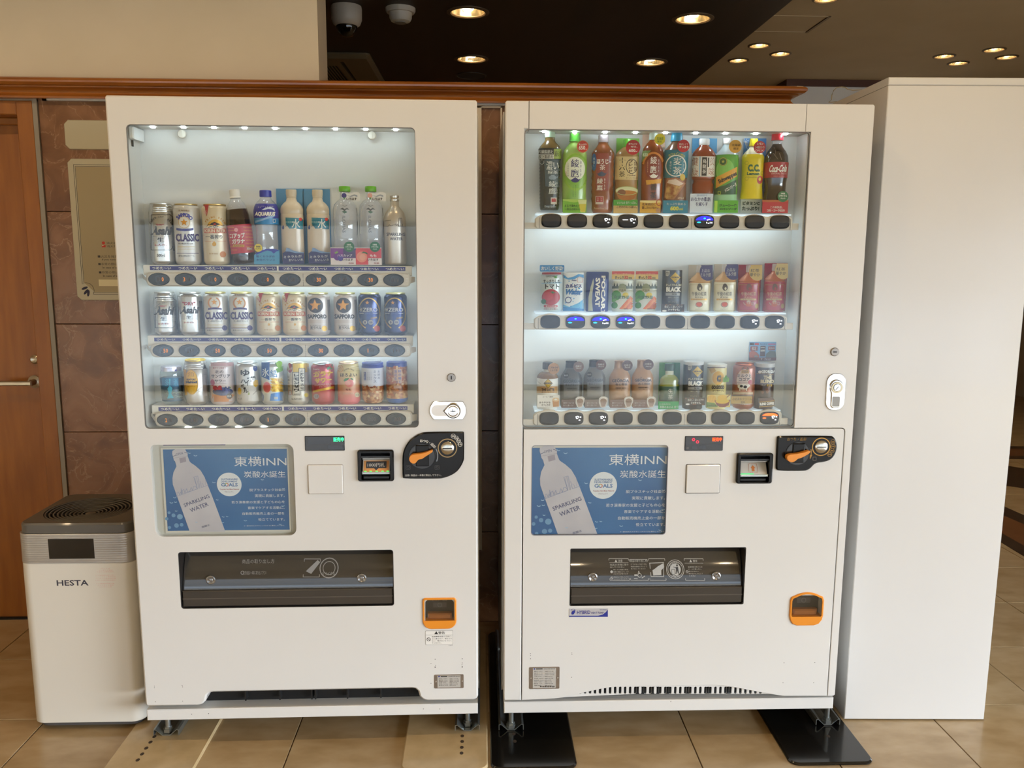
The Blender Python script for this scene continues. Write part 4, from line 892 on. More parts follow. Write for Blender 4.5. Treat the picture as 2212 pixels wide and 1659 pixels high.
for r, R in enumerate(ROWS_R):
    z = lambda y, d: RFR.at(1430, y, d)[1]
    zt, zb_, zc = z(R['t'], .012), z(R['b'], .012), z(R['c'], .012); zs = z(R['s'], AX_D); SHELF_R.append(zs)
    q = MB(); q.box(ur[0]+.004, ur[1]-.002, .018, BACK_D, zs-.004, zs, TRAY); q.build('lit_tray', MR)
    n = 110; top = []
    for i in range(n+1):
        uu = ur[1]-.006+(ur[0]+.014-(ur[1]-.006))*i/n; top.append((uu, zt-.0060*(1-math.cos(2*PI*(uu-UBR[0])/wR))/2))
    P = [(ur[0]+.006, zb_), (ur[1], zb_), (ur[1], zt-.012)]+top+[(ur[0]+.004, zt-.012), (ur[0], zt-.016), (ur[0], zb_+.006)]
    q = MB(); q.prism(P, .010, .022, RAILW, ch=.003, smooth=True); zz = zb_+.017
    q.cbox(w0+.001, ur[0]+.004, .014, .022, zb_, zz, RAILW, .001); q.cbox(ur[1]-.002, w1-.014, .014, .022, zb_+.001, zz+.002, RAILW, .001)
    for uu in (ur[0]+.0115, (UBR[5]+UBR[6])/2, ur[1]-.006): q.box(uu-.0005, uu+.0005, .0098, .012, zb_+.002, zt-.012, GREYD)
    rail = q.build('button_rail', MR)
    for i, uu in enumerate(UBR):
        if first: bt = BTN_R; bt.parent = MR; bt.location = (uu, .0065, zc); first = False
        else: bt = part_copy(BTN_R, MR, (uu, .0065, zc)); part_copy(BTNF_R, bt, (0, 0, 0))
        L = LITR[r].get(i)
        if L:
            p = Print(lambda x, y: (x+uu, y+zc), flat_at(.0065-.0012)); p.k = 1; dd = -1 if 'b' in L else 1
            if 'b' in L:
                p.poly_l([(uu+.0235*math.cos(t)*1.0, zc+.0035+.0112*math.sin(t)) for t in [i_*PI/14 for i_ in range(15)]], DOTB, 1); p.disc(0, .0085, .003, DOTC, 2, ry=.0018); p.disc(-.015, -.002, .0055, DOTC, 2, ry=.0017)
            if 'o' in L:
                p.poly_l([(uu+.022*math.cos(t), zc+.007+.0078*math.sin(t)) for t in [i_*PI/14 for i_ in range(15)]], DOTO, 1); p.disc(-.016, .0005, .005, DOTO, 2, ry=.002)
            if 'l' in L: p.disc(-.008, .0035, .008, DOTW, 2, ry=.0009)
            if 'w' in L or 'o' in L:
                bl = [(.006, .005, .0016, .0020), (.0085, .0008, .0030, .0016), (.0135, .0045, .0014, .0022), (.0185, .0045, .0014, .0022), (.0155, -.0042, .0026, .0014), (.010, .0065, .0028, .0011)] if 'b' not in L else [(.008, .0045, .0022, .0014), (.013, .006, .003, .0012), (.006, -.003, .0013, .0021), (.011, -.0042, .0024, .0013), (.0155, -.003, .0013, .0022), (.020, -.003, .0013, .0022)]
                for x, y, a_, c_ in bl: p.disc(x, y, a_, DOTW, 3, ry=c_, n=10)
            p.build(rail, 'lit_digits')
    if r < 2: q = MB(); q.box(ur[0]+.01, ur[1]-.01, .040, .050, zb_+.012, zb_+.016, LED); q.build('led_strip', MR)
q = MB(); q.prism(rr(*pos_r, .010), .010, .014, mat('#d6d0c4', .5)); b4 = (pos_r[0], pos_r[1], pos_r[2], RFR.at(1295, 967, .010)[1])
q.prism(rr(b4[0], b4[1], b4[2], b4[3], (.010, .010, .0, .0)), .0095, .0105, BLUEP); pic = q.build('poster_picture', MR)
poster(MR, RFR, .0095, lambda x, y: (1120+x/6.144, 920+y/6.144)).build(pic)
q = MB(); q.prism(rr(*pos_r, .010), .003, .005, PANE); q.build('poster_cover', MR)
q = MB(); q.prism(rr(*pos_r, .010), -.0004, .006, mat('#8a8a90', .4), holes=[rr(pos_r[0]+.0016, pos_r[1]-.0016, pos_r[2]+.0016, pos_r[3]-.0016, .009)[::-1]]); q.build('poster_rim', MR)
lcd(MR, RFR, lcd_r, '販売中', '#ff4a14', (1538.5, 945, 1559.5, 953.2), [(1494, 962, 1508, 970), (1510, 962, 1524, 970)])
p = on_face(RFR, -.0016); RD = mat('#ff3048', .5, emit=1.6)
for x, y in ((1498, 949.5), (1506.5, 954.5)): p.ring(x, y, 3.6, 1.6, RD, 3, n=6)
p.disc(1485.5, 967.8, 3, mat('#5a5855', .3), 2); p.line([(1481, 959.5), (1560, 959.5)], .6, mat('#44444a', .4), 2); p.build(MR, 'status_lights')
bill_slot(MR, RFR, bill_r, 'R'); coin_return(MR, RFR, ret_r, True)
o, p = flap(MR, RFR, flap_r, .29)
g = mat('#b5b2ab', .45); f = lambda x, y: (1200+x/5.027, 1160+y/5.027)
def R4(x0, y0, x1, y1): return f(x0, y0)+f(x1, y1)
for a in ((588, 255, 800, 462), (812, 262, 1005, 462), (1022, 255, 1197, 462), (1408, 255, 1615, 462)): p.frame(*R4(*a), .9, g, 1)
for t, a in (('注意', (685, 262, 735, 288)), ('商品は1本毎に取り', (596, 303, 796, 322)), ('出してください', (596, 327, 750, 344)), ('特に びん商品の場合、', (630, 352, 796, 366)), ('破損の場面により、けが', (630, 374, 796, 387)), ('のおそれがあります', (630, 394, 790, 406)), ('取出口より長いものを', (630, 424, 792, 437)), ('入れないでください', (630, 443, 792, 456)),
             ('商品の取り出し方', (818, 264, 1000, 288)), ('たてになって出てきた', (822, 300, 995, 314)), ('商品は左右にずらして', (822, 322, 995, 336)), ('取り出してください', (822, 344, 980, 357)), ('警告', (1502, 264, 1550, 288)), ('転倒事故を防ぐため', (1445, 326, 1600, 340)), ('に、上に乗らない、', (1445, 346, 1590, 360)), ('揺さぶらない、', (1445, 368, 1560, 382)), ('傾けないようにして', (1445, 390, 1600, 404)), ('ください', (1450, 412, 1520, 426))):
    p.text(t, *R4(*a), g, 1, bold=.01)
p.line([f(590, 294), f(798, 294)], .5, g, 1); p.line([f(1410, 296), f(1613, 296)], .5, g, 1)
for x in (650, 1465): p.poly([f(x-1, 288), f(x+13, 262), f(x+28, 288)], g, 1)
for x, y in ((610, 440), (1430, 378)): p.ring(*f(x, y), 3, .7, g, 1); p.line([f(x-10, y-8), f(x+10, y+8)], .8, g, 1)
p.disc(*f(610, 380), 3, g, 1)
p.line([f(850, 445), f(890, 448)], 1.4, g, 1); p.line([f(935, 440), f(970, 420)], 1.6, g, 1); p.poly([f(855, 405), f(890, 405), f(890, 418), f(855, 420)], g, 1); p.ring(*f(912, 415), 4.5, 1, g, 1); p.line([f(895, 400), f(905, 370), f(915, 400)], .9, g, 1)
p.line([f(1030, 300), f(1035, 425), f(1172, 425), f(1178, 330)], 1.3, g, 1); p.line([f(1025, 297), f(1185, 292)], 1.3, g, 1); p.poly([f(1055, 365), f(1090, 345), f(1120, 325), f(1182, 296), f(1184, 335), f(1150, 365), f(1148, 410), f(1060, 415)], g, 1)
p.ring(*f(1303, 357), 20.5, 1.2, g, 1, n=36); p.ring(*f(1303, 357), 17.2, .9, g, 1, n=36); p.disc(*f(1303, 357), 12.5, g, 1, n=30); p.arc('かんびんのくず', *f(1303, 357), 15, 152, 28, 3.6, g, 1, .02); p.arc('リサイクル', *f(1303, 357), 15, 235, 305, 3.6, g, 1, .02, flip=True)
dk = mat('#35322f', .4); p.disc(*f(1325, 318), 2.2, dk, 2, n=10); p.poly([f(1305, 335), f(1335, 330), f(1340, 395), f(1330, 400), f(1322, 365), f(1312, 400), f(1303, 400), f(1312, 355)], dk, 2); p.line([f(1310, 340), f(1285, 332)], 1.1, dk, 2); p.frame(*R4(1262, 358, 1298, 402), .9, dk, 2)
p.build(o)
# hybrid badge
q = MB(); s_ = box_px(RFR, 1229.3, 1314.3, 1313.3, 1332.6); q.prism(rr(*s_, .001), -.0008, .001, mat('#c9c9cb', .3, .3)); o = q.build('badge', MR); p = on_face(RFR, -.0008); NB = mat('#26318c', .4)
p.poly([(1229.5, 1332.4), (1229.5, 1330), (1292, 1330), (1302, 1327.5), (1309, 1322), (1313, 1316.5), (1313, 1332.4)], NB, 1)
p.text('HYBRID', 1246.5, 1318.5, 1275.3, 1326.5, NB, 2, bold=.01); p.text('HEAT PUMP', 1277.3, 1321.3, 1304, 1326, NB, 2); p.text('DRYCAPSULE', 1296, 1316.2, 1310, 1318.2, NB, 2); p.poly([(1234, 1324), (1237, 1319), (1243, 1317.5), (1242, 1323), (1239, 1327), (1235, 1327.5)], NB, 2); p.ring(1238, 1320, 5.5, .8, NB, 2, a0=20, a1=160, n=8); p.build(o)
data_plate(MR, RFR, (1143, 1440.5, 1208.6, 1488), .12, True)
dots(MR, RFR, [(1146, 1412, .9), (1146, 1416, .8), (1146, 1423, .9), (1235.3, 1410.5, .8), (1235.5, 1414, .8), (1234.7, 1463, .9), (1693.5, 1431.7, .9), (1760, 1431.3, .9), (1691.3, 1474.7, .9), (1757.6, 1474.6, .9)])
# ------------------------------------------------------------------ things on the floor and on the wall
WFR = Fr(0, 0, 0)
# air purifier
px0, px1, py0, py1 = -1.357, -1.024, 2.381, on_z(115, 1065, .648)[1]; pcx, pcy = (px0+px1)/2, (py0+py1)/2; hw, hd = (px1-px0)/2, (py1-py0)/2
ZT = WFR.at(160, 1132, py0)[1]; ZB1 = WFR.at(160, 1153.5, py0)[1]; ZB0 = WFR.at(160, 1216, py0)[1]
AP = empty('air_purifier', (pcx, pcy, 0), 0, 'white air purifier with grey ringed top beside the left vending machine', 'air purifier')
GREYL = mat('#59544c', .42, coat=.1); PW = mat('#d9d3c6', .42, coat=.15)
R_ = lambda k, r: rr(-hw+k, hw-k, -hd+k, hd-k, r, 7)
def zslab(name, P, z0, z1, m, ch=0.002, holes=()):
    q = MB(); q.prism(P, z1, z0, m, ch=ch, axis='z', smooth=True, holes=holes); return q.build(name, AP)
zslab('base', R_(.010, .035), .0095, .026, mat('#4f4c4a', .5)); zslab('body', R_(0, .036), .024, ZB0, PW, .003)
SILV = noise_mat('ridged_silver_band', '#a6a19a', '#b5b0a8', 10, .32); nt = SILV.node_tree; bb = nt.nodes['Principled BSDF']; bb.inputs['Metallic'].default_value = .55
wv = nt.nodes.new('ShaderNodeTexWave'); wv.bands_direction = 'Z'; wv.inputs['Scale'].default_value = 46; tc = nt.nodes.new('ShaderNodeTexCoord'); nt.links.new(tc.outputs['Object'], wv.inputs['Vector'])
bp = nt.nodes.new('ShaderNodeBump'); bp.inputs['Strength'].default_value = .12; bp.inputs['Distance'].default_value = .001; nt.links.new(wv.outputs['Fac'], bp.inputs['Height']); nt.links.new(bp.outputs[0], bb.inputs['Normal'])
zslab('silver_band', R_(-.0006, .036), ZB0, ZB1, SILV, .001)
ga, gb = on_z(194, 1127.5, ZT), on_z(194, 1074.5, ZT); GR = (gb[1]-ga[1])/2; gcx, gcy = on_z(196, 1099, ZT)[0]-pcx, (ga[1]+gb[1])/2-pcy
zslab('lid', R_(.004, .034), ZB1+.001, ZT, GREYL, .005, holes=[ell(gcx, gcy, GR, n=40)[::-1]])
q = MB(); q.prism(ell(gcx, gcy, GR+.001, n=40), ZT-.026, ZT-.030, mat('#14120f', .6), axis='z'); q.build('fan_well', AP)
for i in range(11):
    r = .013+i*(GR-.018)/10; zz = ZT-.014+.012*(i/10)**1.2
    q = MB(); q.tube([(gcx+r*math.cos(t), gcy+r*math.sin(t), zz) for t in [2*PI*k/40 for k in range(40)]], .0024, GREYL, 6, True); q.build('grille_ring', AP)
q = MB()
for k in range(6): t = k*PI/3+.2; q.tube([(gcx+.01*math.cos(t), gcy+.01*math.sin(t), ZT-.018), (gcx+GR*math.cos(t), gcy+GR*math.sin(t), ZT-.006)], .0015, GREYL, 5)
q.lathe([(.014, ZT-.018), (.012, ZT-.012), (0, ZT-.011)], GREYL, gcx, gcy, 0, 18); q.build('grille_spokes', AP)
mpA = lambda d: (lambda x, y: (lambda a: (a[0]-pcx, a[1]))(WFR.at(x, y, py0+d)))
a = mpA(0)(107, 1207); c = mpA(0)(202, 1163.5); q = MB(); q.box(a[0], c[0], -hd-.0012, -hd, a[1], c[1], mat('#0c0b0b', .15, coat=.5)); q.build('display', AP)
p = Print(mpA(0), flat_at(-hd)); p.text('HESTA', 123, 1252.5, 190.5, 1265.5, mat('#3c3a44', .5), 1, bold=.02)
RS = mat('#d9a79c', .6); n = 0
for i in range(12):
    y = 1227+i*3.6; w = 22*math.sqrt(max(.04, 1-((y-1248)/23.5)**2))
    if i in (3, 8): continue
    p.text('ペットボトル専用回収箱お願いします'[i % 5:i % 5+max(3, int(w/2))], 228-w, y, 228+w, y+2.3, RS, 1)
p.build(AP)

# tall white cabinet at the right
CFR = Fr(1.1247, 2.3655, -.0335); CW, CZ = .436, 1.9159
CB = empty('tall_cabinet', CFR.world(0, 0), CFR.rot, 'tall plain white glossy cabinet standing at the right of the vending machines', 'cabinet')
CG = noise_mat('white_gloss_panel', '#d8d6d2', '#dbd9d5', 2, .26, coat=.45, bump=.0)
q = MB(); q.cbox(0, CW, 0, .70, .004, CZ-.022, CG, .002); q.build('body', CB)
q = MB(); q.cbox(0, CW, 0, .70, CZ-.0205, CZ, CG, .002); q.build('top_panel', CB)
q = MB(); q.box(.003, CW-.003, .003, .697, CZ-.0225, CZ-.02, mat('#8b8479', .6)); q.build('top_joint', CB)
q = MB()
P = [(1790, 221), (1796, 216), (1797, 205), (1801, 195), (1808, 189), (1818, 187.5), (1826, 189), (1832, 193), (1842, 195), (1862, 194)]
L = [CFR.at(x, y, .42) for x, y in P]; L = [(u, .42, max(z, CZ+.002)) for u, z in L]
q.tube([(u+.06, .36, CZ+.0016) for u in (.05, .0)]+L+[(L[-1][0]+.03, .46, CZ+.0016), (L[-1][0]+.10, .40, CZ+.0016)], .0013, mat('#a89878', .5), 6)
o = q.build('cable', None, CFR.world(0, 0)); o.rotation_euler = (0, 0, CFR.rot); tag(o, 'thin beige cable looping up from the top of the tall white cabinet', 'cable')

# anchor plates under the machines
def anchor(x0, x1, y0, y1, colm, label, bolt_x, holes, edge):
    e = empty('anchor_plate', ((x0+x1)/2, (y0+y1)/2, 0), 0, label, 'floor plate', 'anchor plates under the vending machines'); hx, hy = (x1-x0)/2, (y1-y0)/2
    q = MB(); q.prism(rr(-hx, hx, -hy, hy, .028, 6), .0085, .0008, colm, ch=.004, axis='z', smooth=True); o = q.build('plate', e)
    bx = bolt_x-(x0+x1)/2; w = .0375
    prof = [(-w, .0105), (-w, .028), (-w+.006, .030), (-w*.55, .0205), (-w*.3, .0125), (w*.3, .0125), (w*.55, .0205), (w-.006, .030), (w, .028), (w, .0105), (w-.002, .0105), (w-.002, .0265), (w-.007, .0275), (w*.55, .0185), (w*.3, .0095), (-w*.3, .0095), (-w*.55, .0185), (-w+.007, .0275), (-w+.002, .0265), (-w+.002, .0105)]
    n = len(prof); V = []
    for yy in (2.325-(y0+y1)/2, 2.97-(y0+y1)/2): V += [(bx+a, yy, z) for a, z in prof]
    q = MB(); q.add(V, [(i, (i+1) % n, (i+1) % n+n, i+n) for i in range(n)], STEEL)
    for yy0 in (0, n):
        T = tessellate_polygon([[Vector((a, z, 0)) for a, z in prof]]); q.add(V[yy0:yy0+n], [tuple(t) for t in T], STEEL)
    q.build('steel_channel', e)
    if holes:
        q = MB()
        for x, y in holes:
            hx_, hy_ = on_z(x, y, .0088); q.prism(ell(hx_-(x0+x1)/2, hy_-(y0+y1)/2, .0055, .0075, 12), .0088, .0082, mat('#3d2f22', .7), axis='z')
        q.build('bolt_holes', o)
    return e
BG, BK = noise_mat('beige_painted_plate', '#b79f76', '#c3ab82', 20, .28, coat=.3), mat('#0e0d0c', .2, coat=.4, name='black_painted_plate')
LB = [LFR.world(LFR.at(x, y, .06)[0], .06)[0] for x, y in ((363.4, 1570), (1010, 1560))]; RB = [RFR.world(RFR.at(x, y, .06)[0], .06)[0] for x, y in ((1104, 1560), (1785.5, 1555))]
anchor(-1.056, -.803, 2.125, 3.0, BG, 'beige steel plate on the floor at the foot of the air purifier', LB[0], [(297.6, 1641.5), (307, 1628.6), (316, 1615.9), (325, 1603), (333.5, 1591)], 0)
anchor(-.228, .0175, 2.137, 3.0, BG, 'beige steel plate on the floor beside a black plate', LB[1], [(998.6, 1589.5), (998.4, 1601.5), (997.5, 1614.2), (997, 1626.6)], 0)
anchor(.0235, .268, 2.140, 3.0, BK, 'black steel plate on the floor beside a beige plate', RB[0], [(1110, 1585), (1112, 1601)], 0)
anchor(.873, 1.116, 2.137, 3.0, BK, 'black steel plate on the floor at the corner of the tall white cabinet', RB[1], [(1789, 1590)], 0)

# wall plaques behind the left machine
def plaque(x0, x1, z0, z1, label, prt):
    e = empty('wall_plaque', ((x0+x1)/2, PW_Y, (z0+z1)/2), 0, label, 'sign'); hx, hz = (x1-x0)/2, (z1-z0)/2; c = .014
    q = MB(); q.prism([(-hx+c, -hz), (hx-c, -hz), (hx, -hz+c), (hx, hz-c), (hx-c, hz), (-hx+c, hz), (-hx, hz-c), (-hx, -hz+c)], -.006, -.0002, mat('#b5ab8e', .4, coat=.1), ch=.002); q.build('panel', e)
    if prt:
        p = Print(lambda x, y: (lambda a: (a[0]-(x0+x1)/2, a[1]-(z0+z1)/2))(WFR.at(x, y, PW_Y-.006)), flat_at(-.006)); prt(p); p.build(e)
plaque(-1.469, -1.07, 1.789, 1.889, 'blank cream plaque with cut corners, upper of two on the marble wall', None)
def evac(p):
    K2 = mat('#3a3128', .6); RD2 = mat('#b8321e', .6); NV = mat('#241f33', .6)
    p.poly([(182, 611), (163, 360), (262, 360), (262, 631), (205, 631)], mat('#9f8e68', .45), .5)  # darker inner field paints in the reflection gradient on the notice
    for o_ in (0, 3.5): p.line([(201.5, 635.5-o_*.9), (260, 635.5-o_*.9)], .9, K2, 1); p.line([(178+o_, 614), (158.5+o_, 355.5+o_), (260, 357+o_)], .9, K2, 1)
    p.ring(187, 627, 16, .9, K2, 1, a0=-30, a1=100, n=10)
    for a in ((176, 620, 190, 625, 22), (179, 628, 193, 633, 48), (187, 630, 195, 637, 78)):
        x, y = (a[0]+a[2])/2, (a[1]+a[3])/2; c_ = p.mp(x, y); t = math.radians(a[4]); p.poly_l([(c_[0]+p.k*(7*math.cos(s)*math.cos(t)-2.6*math.sin(s)*math.sin(t)), c_[1]+p.k*(7*math.cos(s)*math.sin(t)+2.6*math.sin(s)*math.cos(t))) for s in [2*PI*i/14 for i in range(14)]], NV, 1)
    p.disc(223.5, 524.8, 3.2, RD2, 1); p.rect(220, 529, 228, 534, RD2, 1); p.poly([(220.5, 529.5), (226, 529.5), (220.5, 532)], mat('#cbbf9c', .5), 2)
    p.text('消火器', 230, 522.5, 252, 527.8, K2, 1); p.text('消火栓', 230.5, 529.2, 252.5, 534.5, K2, 1); p.poly([(246, 482), (252, 478), (252, 486)], RD2, 1)
    for t, a in (('■火災を発見', (211.5, 551.3, 254, 557)), ('If you notice', (220.6, 559, 254, 563.4)), ('■非常の際は、', (212.6, 567.8, 256, 573.2)), ('In case of em', (222, 575.8, 257, 580.2)), ('■非常の際は、', (214, 585.6, 258, 591)), ('In case of em', (223, 593.6, 259, 598))): p.text(t, *a, K2, 1, bold=.01)
    p.rect(214, 604, 262, 618, mat('#d4c79c', .5), 1)
plaque(-1.467, -1.07, 1.257, 1.757, 'large cream evacuation notice with cut corners and thin double border on the marble wall', evac)
# ------------------------------------------------------------------ display drinks
def zoom(ox, oy, s): return lambda x, y: (ox+x/s, oy+y/s)
Za, Zb = zoom(310, 420, 6.9125), zoom(580, 400, 6.69)
Zc, Zd = zoom(300, 560, 6.506), zoom(590, 560, 6.506)
Ze, Zf = zoom(300, 760, 6.506), zoom(590, 760, 6.506)
Ra, Rb = zoom(1110, 240, 6.144), zoom(1420, 240, 6.144)
Rc, Rd = zoom(1110, 540, 6.506), zoom(1420, 540, 6.506)
Re, Rf = zoom(1110, 730, 6.506), zoom(1420, 730, 6.506)
PETC = glass_mat('clear_pet', (.97, .98, 1, 1), .07, .03, film=.22, filmcol='#e4e6ee')
PETG = glass_mat('greenish_pet', (.80, .95, .84, 1), .07, .03, film=.35, filmcol='#bfe3c4')
FILM = glass_mat('clear_film', (.97, .98, .98, 1), .06, .02, film=.10, filmcol='#ffffff')
GRP = {('L', 0): 'drinks on the top shelf of the machine by the air purifier', ('L', 1): 'cans on the middle shelf of the machine by the air purifier', ('L', 2): 'cans on the bottom shelf of the machine by the air purifier',
       ('R', 0): 'tall bottles on the top shelf of the machine by the white cabinet', ('R', 1): 'drinks on the middle shelf of the machine by the white cabinet', ('R', 2): 'drinks on the bottom shelf of the machine by the white cabinet'}
def c_(h, rough=.4, **k): return mat(h, rough, **k)
K0, W0, RED, GOLD, NV0 = c_('#1b1817'), c_('#efece4'), c_('#b5262a'), c_('#c8993c', .35, metal=.3), c_('#2a2c6e')
class Item:
    def __init__(s, side, row, tf, name, cat, label, x0, x1, yt, yb=None, dd=0.0, ky=1.0, lean=0.0):
        s.fr = LFR if side == 'L' else RFR; s.zs = (SHELF_L if side == 'L' else SHELF_R)[row]; s.tf = tf; s.d = AX_D+dd; s.ky = ky
        s.ym = (yt+(yb or yt+400))/2; s.xm = (x0+x1)/2
        u0, u1 = s.fr.at(*tf(x0, s.ym), s.d)[0], s.fr.at(*tf(x1, s.ym), s.d)[0]; s.u = (u0+u1)/2; s.R = (u1-u0)/2
        s.kz = abs(s.fr.at(*tf(s.xm+100, s.ym), s.d)[0]-s.fr.at(*tf(s.xm, s.ym), s.d)[0])/100
        s.h = s.Z(yt); s.segs = []; s.straight = False
        s.o = empty(name, s.fr.world(s.u, s.d, s.zs+.0004), s.fr.rot, label, cat, GRP[(side, row)])
        o_ = (-s.fr.x, -s.fr.y); s.eye = (o_[0]*s.fr.c+o_[1]*s.fr.s-s.u, -o_[0]*s.fr.s+o_[1]*s.fr.c-s.d, CAM_H-s.zs); s.lean = lean
        if lean: s.o.rotation_euler = (0, lean, s.fr.rot)
    def Z(s, y): return s.fr.at(*s.tf(s.xm, y), s.d)[1]-s.zs
    def rad(s, z):
        r = 0
        for P in s.segs:
            for (ra, za), (rb, zb) in zip(P, P[1:]):
                lo, hi = min(za, zb), max(za, zb)
                if lo-1e-6 <= z <= hi+1e-6:
                    t = 0 if hi-lo < 1e-7 else (z-za)/(zb-za); r = max(r, ra+(rb-ra)*t)
        return r or s.R
    def sf(s, x, z, L):
        """(x,z) on the upright plane through the axis -> the point of the round surface seen there from the front"""
        if s.lean: c, n = math.cos(s.lean), math.sin(s.lean); x, z = x*c-z*n, x*n+z*c
        ex, ey, ez = s.eye; zz = z; k = s.ky; X, Y = x, 0
        for it_ in range(2):
            r = (s.rad(zz)+.0002 if s.straight else max(s.rad(zz-.004), s.rad(zz), s.rad(zz+.004))+.0003)+.0002*L
            dx, dy = x-ex, -ey/k; a = dx*dx+dy*dy; b_ = ex*dx+(ey/k)*dy; cc = ex*ex+(ey/k)**2-r*r; D = b_*b_-a*cc
            if D <= 0: X = math.copysign(r*.985, x); Y = -r*.17*k; break
            t = (-b_-math.sqrt(D))/a; X, Y, zz = ex+t*dx, ey+t*(-ey), ez+t*(z-ez)
        return (X, Y, zz)
    def lathe(s, name, m, prof, n=28, store=True, cap=True):
        q = MB(); q.lathe(prof, m, n=n, ky=s.ky, cap=cap); 
        if store: s.segs.append(prof)
        return q.build(name, s.o)
    def seg(s, name, m, pts, n=28, grow=0.0, cap=True, top0=False):
        """pts: (y, half width) in drawing units from the top down"""
        P = []
        for y, w in pts: P.append((w*s.kz+grow, max(0.0, s.Z(y))))
        P = P[::-1]; return s.lathe(name, m, P, n, cap=cap)
    def can(s, m, lid='#cfcdc8', ribs=False, taper=.80, lidz=None, lidname='lid', ml=None):
        R, h = s.R, s.h; nk = .0135; s.straight = True; P = [(R*.72, 0), (R*.80, .001), (R*.86, .003), (R*.97, .0075), (R, .011), (R, h-nk-(.012 if ribs else 0))]
        if ribs:
            z = h-nk-.012
            for k in range(3): P += [(R*(.985-.03*k), z+.001+.0045*k), (R*(.955-.03*k), z+.0022+.0045*k), (R*(.965-.03*k), z+.0040+.0045*k)]
            P += [(R*.89, h-.009), (R*(taper+.04), h-.004)]
        else: P += [(R*.985, h-nk+.0025), (R*.93, h-nk*.55), (R*(taper+.02), h-.0045)]
        s.lathe('body', m, P, n=32)
        t = taper+.05; o = s.lathe(lidname, ml or c_(lid, .28, metal=.75), [(R*(taper+.0), h-.0045), (R*t, h-.0032), (R*t, h-.0008), (R*(t-.03), h), (R*(t-.06), h-.001), (R*(t-.09), h-.0045), (0, h-.0045)], store=False)
        q = MB(); q.cbox(-.006, .006, -.012, .008, h-.0044, h-.0032, c_('#b9b7b2', .3, metal=.8), .001, 'z'); q.build('pull_tab', s.o)
    def pr(s, flat=None):
        dd = flat if flat is not None else 0
        mp = lambda x, y: (lambda a: (a[0]-s.u, a[1]-s.zs))(s.fr.at(*s.tf(x, y), s.d+dd))
        p = Print(mp, s.sf if flat is None else flat_at(dd), .005 if flat is None else 0)
        a, b = mp(s.xm, s.ym), mp(s.xm+100, s.ym); p.k = abs(b[0]-a[0])/100; p.zstrip = 0 if s.straight or flat is not None else .007; return p
    def done(s, p, name='printed_label'): return p.build(s.o, name)
    def card(s, x0, y0, x1, y1, m, dd, name='backing_card', r=0, th=.0012, P=None):
        f = lambda x, y: (lambda a: (a[0]-s.u, max(.0004, a[1]-s.zs)))(s.fr.at(*s.tf(x, y), s.d+dd))
        if P: Q = ccw([f(*q) for q in P])
        else:
            a, b = f(x0, y1), f(x1, y0); k = s.kz; Q = rr(a[0], b[0], a[1], b[1], r*k)
        q = MB(); q.prism(Q, dd, dd+th, m); return q.build(name, s.o)

SILVER = c_('#c6c5c2', .24, metal=.85); PEARL = c_('#d2cec8', .28, metal=.25, coat=.3); CREAM = c_('#d9c9aa', .28, metal=.2, coat=.3)
# ---- left machine, top shelf --------------------------------------
def print_script(p, x0, y0, x1, y1, o=6):
    p.text('Asahi', x0, y0, x1, y1, K0, 3, bold=.045, shear=.28)
def silver_a(it, q, s=1.0):
    p = it.pr(); g = c_('#35322f'); r = c_('#a8434a')
    (x0, y0, x1, y1) = q['box']; c = q['cut']
    p.line([(x0, y1), (x0, y0), (x1-c, y0), (x1, y0+c), (x1, y1-c), (x1-c, y1), (x0, y1)], q['w'], g, 1)
    xm = (x0+x1)/2
    p.arc('SUPER DRY  BEER', xm-10, q['ay'], q['ar'], 155, 20, q['ah'], c_('#5c5852'), 2, .02); p.text('"DRY"', *q['dry'], r, 2, bold=.03, shear=.2)
    print_script(p, *q['name'])
    for i in range(6): yy = q['l0']+i*q['ls']; p.line([(x0+4, yy), (q['ki'][0]-6, yy)], q['w']*.4, c_('#8a8884'), 1); p.line([(q['ki'][2]+6, yy), (x1-6, yy)], q['w']*.4, c_('#8a8884'), 1)
    p.text('生', *q['ki'], K0, 3, bold=.05); p.text('スーパードライ', *q['sd'], r, 3, bold=.04)
    if 'ml' in q: p.text('500ml', *q['ml'], c_('#4a4642'), 2, bold=.02)
    p.rect(x1+10, y1-60, x1+24, y1+15, K0, 1); it.done(p)
it = Item('L', 0, Za, 'beer_can', 'can', 'tall silver can with black script lettering, nearest the air purifier', 100, 462, 135, 1030); it.can(SILVER, ribs=True)
silver_a(it, dict(box=(112, 305, 436, 832), cut=35, w=7, ay=520, ar=185, ah=26, dry=(185, 442, 305, 468), name=(118, 480, 420, 608), l0=628, ls=15, ki=(210, 645, 298, 712), sd=(165, 742, 355, 775), ml=(203, 890, 320, 935)))
